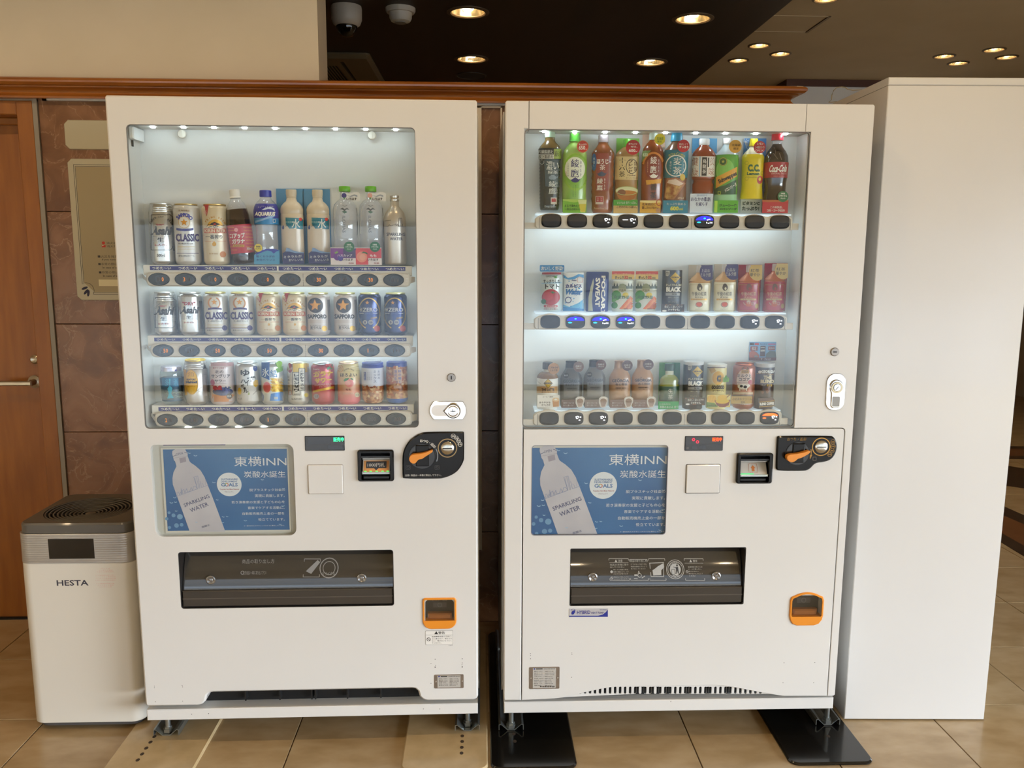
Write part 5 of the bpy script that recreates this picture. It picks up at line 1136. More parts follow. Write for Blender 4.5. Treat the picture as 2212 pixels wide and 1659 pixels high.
def ribbon_can(it, q):
    p = it.pr(); B = c_('#2c2a82'); PU = c_('#3c2566')
    if q.get('arc'): p.arc('SAPPORO', *q['arc'], c_('#2f3aa0'), 3, .04)
    cx, cy, r = q['star']; p.disc(cx, cy, r*1.55, c_('#e2ddd2', .35), 1); p.ring(cx, cy, r*1.5, r*.10, GOLD, 2) if q.get('arc') else None
    if q.get('laurel'):
        for a0, a1 in ((115, 235), (-55, 65)): p.ring(cx, cy+r*.3, r*2.0, r*.45, c_('#c98a4e'), 2, a0=a0, a1=a1, n=12)
    p.star(cx, cy, r, c_('#d08a22', .3, metal=.3), 3); x0, y0, x1, y1 = q['rib']
    n = 8; top = [(x0+(x1-x0)*i/n, y0+(y1-y0)*.25*q['bow']*(1-((i-n/2)/(n/2))**2)) for i in range(n+1)]; p.poly(top+[(x, y+(y1-y0)*.6) for x, y in top[::-1]], B if q.get('arc') else PU, 3)
    p.text('CLASSIC', *q['nm'], PU, 3, bold=.045); p.text('サッポロクラシック', *q['sub'], c_('#3a3346'), 2, bold=.03)
    for i in range(3): yy = q['sub'][3]+30+i*22; p.line([(q['nm'][0]+30, yy), (q['nm'][2]-60, yy)], 5, c_('#c9b07a'), 1)
    p.line([(q['ln'][0], q['ln'][2]), (q['ln'][1], q['ln'][2])], 8, PU, 2); p.text('麦芽(100%)生ビール', *q['bt'], c_('#3a3346'), 2, bold=.02)
    if 'dot' in q: p.disc(*q['dot'], PU, 3)
    if 'top' in q: p.text('北海道限定', *q['top'], c_('#8a6a4a'), 2, bold=.03)
    it.done(p)
it = Item('L', 0, Za, 'beer_can', 'can', 'tall white can with purple letters and a gold star in a ring', 465, 850, 145, 1030); it.can(PEARL, lid='#c9b07a')
ribbon_can(it, dict(arc=(612, 430, 125, 148, 30, 52), star=(605, 418, 58), rib=(490, 500, 745, 560), bow=1, nm=(484, 588, 826, 705), sub=(520, 724, 735, 750), ln=(495, 825, 880), bt=(525, 905, 762, 938), top=(520, 228, 690, 256)))
def dragon_can(it, q):
    p = it.pr(); O = c_('#c25a22'); x0, y0, x1, y1 = q['band']; w = x1-x0; xm = (x0+x1)/2
    p.poly([q['red'][i] for i in range(4)], c_('#b8333a'), 2); p.text('新', *q['new'], c_('#e6b9b0'), 3, bold=.03)
    p.arc('PRIME BREW', xm, y0-w*.02, w*.50, 150, 22, w*.085, c_('#c08a3a'), 2, .03)
    n = 14; p.poly([(xm+w*.34*math.cos(PI*i/n), y0-w*.12-w*.29*math.sin(PI*i/n)) for i in range(n+1)], c_('#d8a43c', .35, metal=.2), 1)
    D = c_('#3c3430')
    p.poly([(xm-w*.25, y0-w*.16), (xm-w*.16, y0-w*.26), (xm-w*.02, y0-w*.30), (xm+w*.10, y0-w*.25), (xm+w*.22, y0-w*.20), (xm+w*.1, y0-w*.14), (xm, y0-w*.10), (xm-w*.12, y0-w*.16)], D, 2); p.poly([(xm-w*.1, y0-w*.2), (xm, y0-w*.25), (xm+w*.05, y0-w*.19), (xm-w*.04, y0-w*.15)], c_('#b9443a'), 3)
    for a in (((-.38, -.1), (-.3, -.2), (-.24, -.17)), ((-.1, -.12), (-.05, -.05), (.1, -.08)), ((.2, -.18), (.32, -.12), (.42, -.13)), ((-.3, -.04), (-.2, -.1), (-.14, -.07)), ((.08, -.1), (.2, -.06), (.3, -.07))): p.line([(xm+w*x, y0+w*y) for x, y in a], w*.022, D, 2)
    p.rect(x0, y0, x1, y1, O, 1); p.text('KIRIN BEER', x0+w*.03, y0+(y1-y0)*.18, x1-w*.03, y1-(y1-y0)*.18, c_('#e8d6b4'), 2, bold=.03); p.text('一番搾り', *q['nm'], c_('#2a2320'), 2, bold=.05)
    yy = q['nm'][3]+q['dy']*.30; p.line([(x0+w*.05, yy), (xm-w*.08, yy)], 4, O, 1); p.line([(xm+w*.1, yy), (x1-w*.02, yy)], 4, O, 1)
    cx, cy, r = q['drop']; p.poly([(cx, cy-r*1.5)]+[(cx+r*math.cos(t), cy+r*math.sin(t)) for t in [(-30+i*240/12)*PI/180 for i in range(13)]], c_('#d09a34', .3, metal=.3), 2)
    p.disc(*q['o'], c_('#cf8234'), 2); p.text('麦芽100%', *q['bt'], c_('#b98a52'), 2, bold=.02); it.done(p)
it = Item('L', 0, Za, 'beer_can', 'can', 'tall cream can with an orange band and a gold dome emblem', 890, 1275, 150, 1035); it.can(CREAM, lid='#c9a86a')
dragon_can(it, dict(red=[(893, 175), (900, 155), (975, 155), (945, 330)], new=(897, 240, 945, 300), band=(903, 512, 1236, 580), nm=(930, 603, 1176, 668), dy=110, drop=(1055, 745, 32), o=(1187, 898, 47), bt=(980, 875, 1110, 898)))
# cola-coloured guarana bottle, leaning
it = Item('L', 0, Za, 'drink_bottle', 'bottle', 'leaning dark brown glass bottle with a white cap and a pink label', 1320, 1660, -60, 1040, lean=-.10); it.o.location = it.fr.world(it.u, it.d, it.zs+.002)
it.seg('cap', c_('#ece8e0'), [(-66, 60), (-60, 74), (0, 76), (40, 74), (52, 82), (66, 80)]); it.seg('neck', PETC, [(66, 68), (100, 84), (150, 118), (200, 140), (235, 150)], cap=False)
it.seg('body', c_('#2a1712', .12, coat=.8), [(232, 148), (330, 165), (460, 173), (700, 174), (900, 170), (1000, 164), (1030, 150), (1042, 130)])
it.seg('label', c_('#c2404e', .45), [(466, 176), (890, 174)], grow=.0005, cap=False)
p = it.pr(); ROT = 5.5
for i in range(8):
    for x in (1290, 1560): p.text('Coup Guarana', x+i*7-70, 498+i*48, x+i*7+60, 518+i*48, c_('#e0a13c'), 1, bold=.02)
for t, a in (('コアップ', (1292, 590, 1512, 672)), ('ガラナ', (1322, 680, 1512, 752))): p.rect(a[0]-8, a[1]-4, a[2]+8, a[3]+8, c_('#c2404e', .45), 2); p.text(t, *a, W0, 3, bold=.05, rot=3)
p.rect(1340, 765, 1505, 800, c_('#dfae3e'), 2); p.text('北海道限定', 1350, 770, 1495, 796, c_('#8a2f2a'), 3, bold=.03); p.disc(1384, 545, 30, c_('#e8a0a0'), 2); p.text('500ml', 1545, 805, 1620, 840, W0, 3, bold=.02); it.done(p)
# sports drink
it = Item('L', 0, Za, 'drink_bottle', 'bottle', 'clear bottle with a blue cap and blue label, beside the dark leaning bottle', 1652, 2030, -55, 1045)
it.seg('cap', c_('#2233a8', .35), [(-58, 80), (-50, 86), (30, 88), (42, 86)]); it.seg('neck', PETC, [(42, 78), (75, 84), (110, 120), (150, 155)], cap=False)
it.seg('label', c_('#262f9c', .35, coat=.3), [(145, 150), (190, 172), (250, 186), (360, 184)], cap=False); it.seg('label', c_('#2f86c2', .35, coat=.3), [(360, 184), (450, 180), (456, 172)], cap=False)
it.seg('body', PETC, [(456, 168), (520, 160), (600, 158), (760, 164), (1000, 170), (1036, 160), (1045, 140)])
p = it.pr(); p.text('AQUARIUS', 1662, 262, 1965, 332, W0, 3, bold=.06, shear=.2); p.poly([(1760, 235), (1820, 200), (1900, 188), (1955, 215), (1960, 250), (1925, 225), (1860, 218), (1800, 235)], c_('#d7e2f2'), 2); p.poly([(1665, 395), (1760, 372), (1860, 330), (1990, 320), (1900, 350), (1800, 385), (1665, 430)], c_('#8fb6e0'), 2); p.frame(1935, 375, 1970, 420, 6, W0, 2)
rnd = random.Random(2)
for i in range(9): p.disc(1715+i*27, 178+rnd.random()*14, 5, W0, 2, n=6)
it.done(p); f = -.0345
it.card(0, 0, 0, 0, c_('#4f9cc8'), f, 'shelf_sign', P=[(1652, 1045), (1652, 905), (1720, 880), (1800, 838), (1870, 815), (1950, 830), (2030, 830), (2030, 1045)]); p = it.pr(f); p.poly([(1660, 885), (1745, 850), (1830, 815), (1920, 812), (1985, 822), (2030, 845), (1990, 850), (1945, 885), (1905, 850), (1850, 840), (1760, 870), (1690, 900)], c_('#2a3aa6'), 1)
p.text('動くカラダの', 1685, 912, 1958, 945, c_('#26307c'), 2, bold=.02); p.text('水分バランス', 1685, 962, 1962, 996, c_('#26307c'), 2, bold=.02); p.disc(1714, 800, 60, c_('#e6cf3e'), 2); p.text('微糖', 1680, 770, 1745, 795, K0, 3, bold=.05); p.text('スッキリ', 1672, 802, 1752, 826, K0, 3, bold=.03); it.done(p, 'sign_print')
# two mineral-water bottles on blue cards
BOTW = c_('#d8c8b0', .3, coat=.3)
for k, (dx, dy, nm) in enumerate(((0, 0, 'nearer the sports drink'), (376, 3, 'nearer the green-capped bottles'))):
    it = Item('L', 0, Zb, 'water_bottle', 'bottle', 'cream water bottle with a teal label against a blue card, '+nm, 180+dx, 510+dx, 65+dy, 1135, dd=.008, ky=.75)
    it.card(148+dx, 55+dy, 510+dx, 1137, c_('#5597c4', .5), .026, 'backing_card')
    it.seg('cap', c_('#d3c4ac', .4), [(66+dy, 70), (72+dy, 76), (130+dy, 78), (165+dy, 70), (170+dy, 74), (185+dy, 70)])
    it.seg('body', BOTW, [(185+dy, 66), (235+dy, 80), (270+dy, 120), (310+dy, 150), (350+dy, 163), (410+dy, 163), (420+dy, 158), (430+dy, 163), (470, 164), (650, 162), (1000, 165), (1125, 158), (1135, 150)])
    p = it.pr(); TE = c_('#2f7f92'); p.poly([(245+dx, 470), (470+dx, 478), (500+dx, 500), (500+dx, 640), (460+dx, 640), (380+dx, 625), (300+dx, 630), (250+dx, 560)], TE, 1); p.text('水', 335+dx, 490, 455+dx, 632, W0, 2, bold=.02); p.text('北海道', 240+dx, 520, 330+dx, 550, c_('#a9c9c4'), 2, bold=.02); p.text('天然', 245+dx, 560, 325+dx, 600, c_('#1f5f74'), 2, bold=.03)
    p.disc(462+dx, 496, 24, c_('#d5392c'), 3); p.poly([(195+dx, 610), (212+dx, 575), (228+dx, 610), (222+dx, 640), (200+dx, 640)], c_('#2a356e'), 2)
    it.done(p)
    it.card(0, 0, 0, 0, c_('#2e2a5e'), -.030, 'shelf_sign', P=[(205+dx, 1137), (205+dx, 985), (262+dx, 945), (330+dx, 955), (420+dx, 980), (512+dx, 975), (512+dx, 1137)]); p = it.pr(-.030)
    p.poly([(245+dx, 960), (260+dx, 905), (300+dx, 915), (350+dx, 945), (440+dx, 968), (512+dx, 972), (512+dx, 985), (400+dx, 985), (300+dx, 962)], c_('#7f9bc4'), 1); p.text('ミネラルが', 222+dx, 1015, 480+dx, 1052, W0, 2, bold=.0, rot=3); p.text('おいしい水', 295+dx, 1062, 500+dx, 1100, W0, 2, bold=.0, rot=3); it.done(p, 'sign_print')
# two flavoured-water bottles with green caps
for k, (dx, c1, c2, fl, txt) in enumerate(((0, '#7c2f8c', '#463a6e', 'purple berry', 'ハスカップ'), (374, '#cc4450', '#d24a56', 'pink peach', 'もも'))):
    it = Item('L', 0, Zb, 'water_bottle', 'bottle', 'clear water bottle with a green cap, white neck tag and %s card' % fl, 935+dx, 1290+dx, 20, 1150)
    ox = 20
    it.seg('cap', c_('#5fae22', .35), [(22, 78), (28, 82), (90, 82), (100, 78)]); it.seg('body', PETC, [(100, 66), (200, 70), (240, 120), (290, 158), (360, 172), (600, 177), (740, 172), (780, 165), (830, 172), (1100, 176), (1140, 168), (1150, 150)])
    it.card(0, 0, 0, 0, c_('#e4e2de'), -.0345, 'neck_tag', P=[(1055+dx, 130), (1085+dx, 110), (1150+dx, 118), (1190+dx, 122), (1240+dx, 100), (1290+dx, 100), (1320+dx, 130), (1318+dx, 235), (1100+dx, 205), (1060+dx, 170)]); p = it.pr(-.0345)
    p.disc(1092+dx, 152, 36, c_('#3f3f86' if not k else '#e3a99b'), 1); p.star(1098+dx, 192, 20, c_('#4f9a4a'), 2); p.text('いろはす', 1125+dx, 182, 1275+dx, 220, K0, 2, bold=.03); p.poly([(1130+dx, 150), (1180+dx, 158), (1240+dx, 135), (1285+dx, 150), (1283+dx, 175), (1240+dx, 155), (1190+dx, 172)], c_('#9aa0a8'), 1); it.done(p, 'tag_print')
    p = it.pr(); G2 = c_('#5d6168')
    p.poly([(1035+dx, 350), (1070+dx, 328), (1100+dx, 350), (1135+dx, 328), (1170+dx, 358), (1130+dx, 352), (1100+dx, 375), (1070+dx, 355)], G2, 2); p.poly([(1060+dx, 385), (1098+dx, 365), (1140+dx, 390), (1100+dx, 412)], c_('#5f7f7a'), 2); p.line([(1070+dx, 292), (1100+dx, 310), (1135+dx, 292)], 6, G2, 2)
    p.text('ILOHAS', 950+dx+20, 545, 1190+dx+20, 590, c_('#8d9098'), 2, rot=-90, bold=.02); p.line([(985+dx, 300), (965+dx, 400), (955+dx, 700)], 4, W0, 1); p.line([(1275+dx, 330), (1288+dx, 500), (1285+dx, 720)], 7, G2, 1); it.done(p)
    it.card(893+dx*.97+8, 905, 1265+dx*.98, 1155, c_('#e9dfe0'), -.0345, 'shelf_sign'); p = it.pr(-.0345); x0 = 901+dx*.97; x1 = 1263+dx*.98; xm = (x0+x1)/2
    p.rect(x0, 915, x1, 1055, c_(c1), 1); p.rect(xm, 915, x1, 1050, c_(c2), 1.5)
    if k == 0: p.disc(x0+95, 1035, 55, c_('#6a2f8e'), 2); p.disc(x0+140, 1060, 40, c_('#4f3f9a'), 2.2); p.text(txt, x0+95, 1000, x1-55, 1035, c_('#f0dff0'), 3, bold=.02); p.poly([(x0+50, 980), (x0+90, 955), (x0+110, 975), (x0+70, 995)], c_('#7fa048'), 2.5)
    else: p.rect(x0, 940, xm-8, 1150, c_('#d8434c'), 1.6); p.disc(x0+85, 1040, 78, c_('#e88f7a'), 2); p.disc(x0+95, 1045, 45, c_('#eba38a'), 2.2); p.poly([(x0+75, 985), (x0+110, 962), (x0+160, 975), (x0+175, 1005), (x0+120, 985)], c_('#3f6a3a'), 3); p.text(txt, xm+20, 1000, x1-70, 1042, c_('#f4e0e0'), 3, bold=.03)
    p.text('いろはす', xm-15, 1062, x1-40, 1095, K0, 3, bold=.03); p.text('無糖', x1-105, 1118, x1-30, 1140, c_('#a8504a'), 3, bold=.03); p.disc(1165+dx, 893, 76, c_('#1e6a3e'), 4)
    for i, t in enumerate(('100%', 'リサイクル', 'ペット')): p.text(t, 1115+dx+(20 if i != 1 else 0), 852+i*32, 1215+dx-(20 if i != 1 else 0), 874+i*32, c_('#dfe8dc'), 5, bold=.03)
    it.done(p, 'sign_print')
# aluminium bottle of sparkling water
it = Item('L', 0, Zb, 'water_bottle', 'bottle', 'matt aluminium screw-top bottle with a grey skyline print', 1665, 1990, 148, 1150)
AL = c_('#c9c0b4', .33, metal=.55); it.seg('cap', c_('#cfc8bd', .25, metal=.7), [(150, 60), (156, 67), (185, 68), (190, 65), (200, 68), (230, 68), (238, 64)]); it.seg('body', AL, [(238, 60), (250, 64), (305, 64), (330, 80), (370, 115), (410, 138), (470, 156), (540, 162), (1120, 162), (1142, 150), (1150, 135)])
p = it.pr(); G3 = c_('#6d6c72'); p.line([(1670, 605), (1720, 600), (1740, 590), (1745, 570), (1760, 590), (1790, 590), (1795, 575), (1815, 580), (1835, 560), (1845, 590), (1860, 565), (1880, 600)], 5, G3, 2); p.frame(1885, 478, 1928, 600, 6, G3, 2); p.line([(1906, 478), (1906, 600)], 5, G3, 2); p.line([(1935, 560), (1940, 605), (1990, 605)], 5, G3, 2); p.line([(1675, 520), (1770, 508)], 9, c_('#8a8478'), 1)
p.text('SPARKLING', 1706, 690, 1974, 734, c_('#55525e'), 2, bold=.02); p.text('WATER', 1754, 756, 1942, 800, c_('#55525e'), 2, bold=.02); it.done(p)

# ---- left machine, middle shelf -----------------------------------
it = Item('L', 1, Zc, 'beer_can', 'can', 'short silver can with black script letters and a ribbed neck', 215, 535, 455, 1050); it.can(SILVER, ribs=True)
silver_a(it, dict(box=(230, 540, 522, 965), cut=45, w=7, ay=760, ar=150, ah=18, dry=(290, 650, 385, 672), name=(228, 665, 488, 785), l0=795, ls=13, ki=(303, 815, 375, 868), sd=(270, 895, 430, 925)))
it = Item('L', 1, Zc, 'beer_can', 'can', 'short silver can with black script letters and red DRY, second on the middle shelf', 565, 900, 458, 1050); it.can(SILVER)
p = it.pr(); p.text('"DRY"', 610, 600, 795, 650, c_('#a83a44'), 3, bold=.04, shear=.1); print_script(p, 585, 665, 840, 768)
for i in range(6): yy = 782+i*13; p.line([(600, yy), (655, yy)], 4, c_('#6a6864'), 1); p.line([(745, yy), (830, yy)], 4, c_('#6a6864'), 1)
p.text('生', 668, 795, 735, 842, c_('#55524e'), 3, bold=.03); p.text('スーパードライ', 632, 880, 778, 905, c_('#a83a44'), 3, bold=.03); p.rect(870, 590, 890, 980, c_('#4a4644'), 1); it.done(p)
for dx, w in ((0, 'beside a silver can'), (362, 'beside a cream can')):
    it = Item('L', 1, Zc, 'beer_can', 'can', 'short white can with purple letters and orange star, '+w, 920+dx, 1255+dx*1.01, 460, 1052); it.can(PEARL, lid='#dccf8e')
    ribbon_can(it, dict(star=(1058+dx*.98, 605, 45), laurel=1, rib=(972+dx*.98, 690, 1165+dx*.98, 735), bow=-1, nm=(932+dx*.985, 742, 1240+dx*.99, 850), sub=(968+dx, 858, 1172+dx, 886), ln=(935+dx, 1180+dx, 968), bt=(958+dx, 990, 1170+dx, 1012), dot=(1207+dx*.98, 968, 38), top=(985+dx, 495, 1130+dx, 518)))
for i, (tf, dx, w) in enumerate(((Zc, 0, 'beside a white can'), (Zd, -1522, 'beside a can with a black disc'))):
    it = Item('L', 1, tf, 'beer_can', 'can', 'short cream can with an orange band, '+w, 1655+dx, 1998+dx, 465, 1052); it.can(CREAM, lid='#d8cf96')
    dragon_can(it, dict(red=[(1660+dx, 560), (1690+dx, 478), (1742+dx, 478), (1705+dx, 610)], new=(1665+dx, 545, 1706+dx, 595), band=(1672+dx, 738, 1975+dx, 802), nm=(1716+dx, 826, 1915+dx, 866), dy=60, drop=(1828+dx, 920, 15), o=(1953+dx, 970, 40), bt=(1760+dx, 985, 1880+dx, 1002)))
for dx, w in ((0, 'beside a cream can'), (377, 'beside a navy can')):
    it = Item('L', 1, Zd, 'beer_can', 'can', 'short white can with gold star on black disc, '+w, 478+dx, 806+dx*.995, 468, 1055); it.can(c_('#cdc3bd', .3, metal=.2, coat=.3), lid='#d8cf96')
    p = it.pr(); p.disc(595+dx*1.05, 650, 108, c_('#2a1d16'), 1, n=32); p.star(588+dx*1.05, 652, 88, c_('#cf8a24', .28, metal=.45), 2); p.text('SAPPORO', 486+dx, 775, 750+dx*1.04, 838, c_('#2a211d'), 2, bold=.05); p.text('サッポロ生ビール', 520+dx*1.06, 925, 668+dx*1.06, 945, c_('#4a3e36'), 2, bold=.03); p.text('黒ラベル', 522+dx*1.06, 945, 675+dx*1.06, 990, c_('#2a211d'), 2, bold=.04); p.disc(723+dx*1.05, 975, 40, c_('#c0962e', .3, metal=.3), 2)
    for i in range(3): p.line([(500+dx, 860+i*14), (745+dx, 860+i*14)], 4, c_('#b49c8c'), 1)
    p.rect(775+dx, 570, 795+dx, 1000, c_('#6d625c'), 1); it.done(p)
for dx, w in ((0, 'beside a can with a black disc'), (361, 'at the end of its shelf')):
    it = Item('L', 1, Zd, 'beer_can', 'can', 'short navy can with gold ring, '+w, 1200+dx, 1520+dx*1.01, 470, 1055); it.can(c_('#1b2a5c', .22, metal=.55, coat=.3), lid='#d8cf96')
    p = it.pr(); G4 = c_('#c09a4a', .3, metal=.5); p.ring(1348+dx, 765, 160, 16, G4, 1, ry=225, a0=-70, a1=250, n=40); p.star(1322+dx*.995, 612, 32, c_('#c88a30', .3, metal=.3), 2); p.text('極', 1215+dx, 685, 1252+dx, 738, c_('#d8d4cc'), 2, bold=.02); p.text('ZERO', 1258+dx, 685, 1466+dx, 740, c_('#e2dfd8'), 2, bold=.01)
    p.line([(1215+dx, 762), (1275+dx, 762)], 6, W0, 2); p.line([(1400+dx, 762), (1465+dx, 762)], 6, W0, 2); p.text('ゴクゼロ', 1290+dx, 750, 1390+dx, 775, c_('#8fa0c8'), 2); p.disc(1291+dx, 888, 31, c_('#c4c2bc'), 2); p.disc(1373+dx, 888, 36, c_('#b4b2ae'), 2); p.text('0', 1280+dx, 872, 1303+dx, 908, NV0, 3, bold=.06); p.text('0.00', 1350+dx, 875, 1398+dx, 902, NV0, 3, bold=.03); p.disc(1460+dx, 975, 44, c_('#a8341f'), 2)
    p.text('発泡酒', 1370+dx, 815, 1460+dx, 838, G4, 2, rot=10, bold=.02); it.done(p)

# ---- left machine, bottom shelf -----------------------------------
it = Item('L', 2, Ze, 'sake_cup', 'cup', 'small glass cup of sake with a silver lid and a dark blue label', 312, 622, 195, 728)
it.seg('glass', glass_mat('sake_glass', (.93, .98, .98, 1), .08, .02, film=.16, filmcol='#cfe6ea'), [(262, 146), (290, 152), (340, 155), (640, 150), (680, 138), (700, 132), (728, 112)]); it.seg('lid', c_('#c8c4d2', .25, metal=.7), [(198, 128), (206, 140), (240, 144), (262, 142)])
it.seg('label', c_('#1d4a66', .4), [(358, 156.5), (678, 141)], cap=False, grow=.0006)
p = it.pr(); p.rect(330, 365, 600, 490, c_('#2a6f9a'), 1); p.text('酒', 490, 380, 540, 480, c_('#3f9cc0'), 2, bold=.05); p.text('多', 372, 380, 420, 480, c_('#3f9cc0'), 2, bold=.05); p.poly([(420, 380), (445, 380), (440, 480), (470, 510), (455, 590), (490, 650), (400, 660), (420, 590), (400, 520), (430, 480)], c_('#4fb4d0'), 3); rnd = random.Random(4)
for i in range(14): x = 345+rnd.random()*240; y = 560+rnd.random()*95; p.line([(x, y), (x+30, y-12), (x+60, y+4)], 8, c_('#8fa4a0'), 2)
p.rect(572, 370, 606, 650, c_('#27343c'), 2); p.disc(520, 262, 16, c_('#4a3f9a'), 1); it.done(p)
it = Item('L', 2, Ze, 'highball_can', 'can', 'silver can with a yellow oval and a yellow lid beside the sake cup', 640, 972, 105, 712); it.can(c_('#bdb8b2', .25, metal=.7), ribs=True, ml=c_('#dcb838', .3, metal=.4))
p = it.pr(); p.disc(738, 430, 95, c_('#d8a41e', .3, metal=.2), 1, ry=180, n=34); p.ring(738, 430, 90, 5, c_('#a87a1a'), 2, ry=176); p.rect(648, 250, 662, 610, c_('#c8961e'), 1); p.text('角', 690, 280, 770, 350, c_('#b07f1a'), 2, bold=.03); p.text('SUNTORY', 670, 378, 800, 405, c_('#2f2416'), 3, bold=.05); p.text('Highball', 662, 410, 818, 455, c_('#2f2416'), 3, bold=.06); p.text('角ハイボール', 685, 478, 790, 498, c_('#7a5a1a'), 3, bold=.02); p.disc(735, 560, 32, c_('#e2b84a'), 3); p.ring(860, 590, 36, 4, c_('#8f8a86'), 2)
p.poly([(900, 245), (925, 170), (955, 235)], K0, 2); p.poly([(912, 235), (926, 200), (942, 230)], c_('#bdb8b2'), 3); p.rect(905, 330, 945, 620, c_('#8a7f7c'), 1); p.line([(800, 570), (885, 495)], 6, W0, 2); it.done(p)
def tumbler(tf, label, x0, x1, yt, col, lid='#dfe3e4', name='chuhai_can', **k):
    it = Item('L', 2, tf, name, 'can', label, x0, x1, yt, 715); it.can(c_(col, .3, coat=.3, **k), lid=lid); return it, it.pr()
it, p = tumbler(Ze, 'pinkish can with a picture of berries and black brush letters', 1005, 1345, 135, '#d3c3c1')
p.rect(1010, 150, 1330, 205, c_('#c39a9c'), 1); p.text('赤ワイン仕立て', 1040, 215, 1225, 240, c_('#a8323a'), 2, bold=.04)
for t, a in (('北の', (1068, 260, 1188, 305)), ('サングリア', (1018, 315, 1280, 370)), ('サワー', (1065, 392, 1222, 432))): p.text(t, *a, c_('#2c2624'), 2, bold=.02)
p.line([(1055, 450), (1230, 450)], 4, c_('#8a7a74'), 1); p.rect(1010, 600, 1340, 705, c_('#c77f3e'), 1); p.disc(1180, 560, 145, c_('#3c4a78'), 2, ry=60); rnd = random.Random(1)
for i in range(26): x = 1050+rnd.random()*110; y = 490+rnd.random()*45; p.disc(x, y, 15, c_(('#b02a36', '#c23a40', '#8f2030')[i % 3]), 3, n=9)
for i in range(26): x = 1175+rnd.random()*95; y = 500+rnd.random()*75; p.disc(x, y, 14, c_(('#2f3566', '#424a86', '#575f9a')[i % 3]), 3, n=9)
p.disc(1035, 435, 30, c_('#a8243a'), 2, ry=48); p.disc(1270, 625, 40, c_('#2b2422'), 4); p.text('お酒', 1245, 610, 1297, 640, W0, 5, bold=.03); p.poly([(1265, 500), (1300, 495), (1280, 520)], c_('#6a8f3a'), 3); it.done(p)
it, p = tumbler(Ze, 'silver can with tall black brush letters and a lemon-yellow fruit', 1370, 1700, 135, '#c3bfb9', metal=.45)
for t, a in (('ゆ', (1430, 250, 1555, 345)), ('ず', (1525, 340, 1640, 470)), ('ハ', (1430, 390, 1500, 440)), ('イ', (1495, 395, 1545, 480)), ('ボ', (1430, 455, 1480, 505)), ('ー', (1470, 500, 1500, 530)), ('ル', (1465, 530, 1540, 580))): p.text(t, *a, c_('#2b2723'), 3, bold=.03)
p.disc(1635, 235, 30, c_('#2a3f8e'), 2, ry=40); p.poly([(1610, 425), (1640, 395), (1675, 400), (1680, 470), (1640, 500), (1610, 470)], c_('#d9ac2e'), 2); p.disc(1415, 555, 26, c_('#d8b030'), 2, ry=52); p.poly([(1530, 610), (1545, 560), (1560, 600)], c_('#8a9a5a'), 2); p.text('お酒', 1395, 645, 1450, 675, c_('#5a544e'), 2); p.poly([(1545, 480), (1640, 475), (1655, 560), (1690, 690), (1540, 690)], c_('#d2cfca', .3), 1.5); p.line([(1600, 605), (1655, 550)], 5, c_('#6a655e'), 2); it.done(p)
it, p = tumbler(Ze, 'blue and silver faceted can with a grapefruit half and white ice letters', 1720, 2040, 135, '#c9ccc9', metal=.5)
p.poly([(1722, 150), (1835, 150), (1835, 400), (1722, 350)], c_('#1e5aa8'), 1); p.text('氷', 1735, 235, 1825, 350, c_('#dfe9f2'), 2, bold=.03); p.text('結', 1845, 255, 1945, 360, c_('#2f6fae'), 2, bold=.02); p.disc(1975, 180, 50, c_('#84b82c'), 1); p.poly([(1920, 240), (1945, 300), (2020, 270), (2030, 200)], c_('#6fa838'), 1); p.disc(1800, 500, 62, c_('#e8c4a8'), 2, ry=88); p.disc(1800, 500, 52, c_('#d2564e'), 3, ry=76)
Y6 = ['#d8ae3a', '#c4922a', '#e6c25a', '#b98a26', '#dcb44a']
for i in range(5):
    for j in range(3): x = 1845+j*55; y = 375+i*38; p.poly([(x, y), (x+55, y), (x+28, y+36)], c_(Y6[(i+j) % 5], .3, metal=.3), 2); p.poly([(x+55, y), (x+82, y+36), (x+28, y+36)], c_(Y6[(i+j+2) % 5], .3, metal=.3), 2)
p.poly([(1855, 590), (1985, 570), (2030, 540), (2030, 690), (1840, 690)], c_('#1f6aa8', .3, metal=.3), 1); p.poly([(1722, 560), (1760, 620), (1750, 690), (1722, 690)], c_('#2a4a86'), 1); p.rect(1900, 635, 1955, 670, c_('#b7c3cf'), 2); p.poly([(1930, 380), (2030, 330), (2030, 400), (1960, 440)], c_('#d9d4c4', .3), 2); it.done(p)
it, p = tumbler(Zf, 'silver and gold can with tall framed black characters and a red oval', 205, 505, 150, '#c6c0b4', lid='#d8d4c0', metal=.4)
p.rect(280, 165, 500, 290, c_('#cfae4c', .3, metal=.3), 1); p.disc(233, 228, 36, c_('#a8262e'), 2, ry=70); p.text('新', 212, 200, 256, 262, c_('#e8cfc4'), 3, bold=.03); p.frame(272, 290, 382, 610, 6, K0, 2); p.text('レモンサワー', 288, 310, 366, 600, K0, 3, vert=True, bold=.04); p.poly([(362, 232), (445, 240), (442, 552), (358, 545)], c_('#e4dfd2'), 2.5); p.frame(362, 232, 445, 550, 8, K0, 3); p.text('こだわり', 385, 255, 428, 430, K0, 4, vert=True, bold=.05); p.text('酒場', 383, 445, 428, 535, c_('#4a443e'), 4, vert=True, bold=.04)
p.text('定番の味', 208, 335, 232, 505, c_('#4a443e'), 2, vert=True, bold=.01); p.frame(220, 545, 256, 605, 5, c_('#b0504a'), 2); p.disc(468, 610, 30, c_('#c9b23a'), 2); p.text('SUNTORY', 258, 655, 415, 676, c_('#4a443e'), 2, bold=.02); it.done(p)
it, p = tumbler(Zf, 'red can with yellow slanted katakana and gold stripes', 540, 865, 150, '#a8262c', metal=.25)
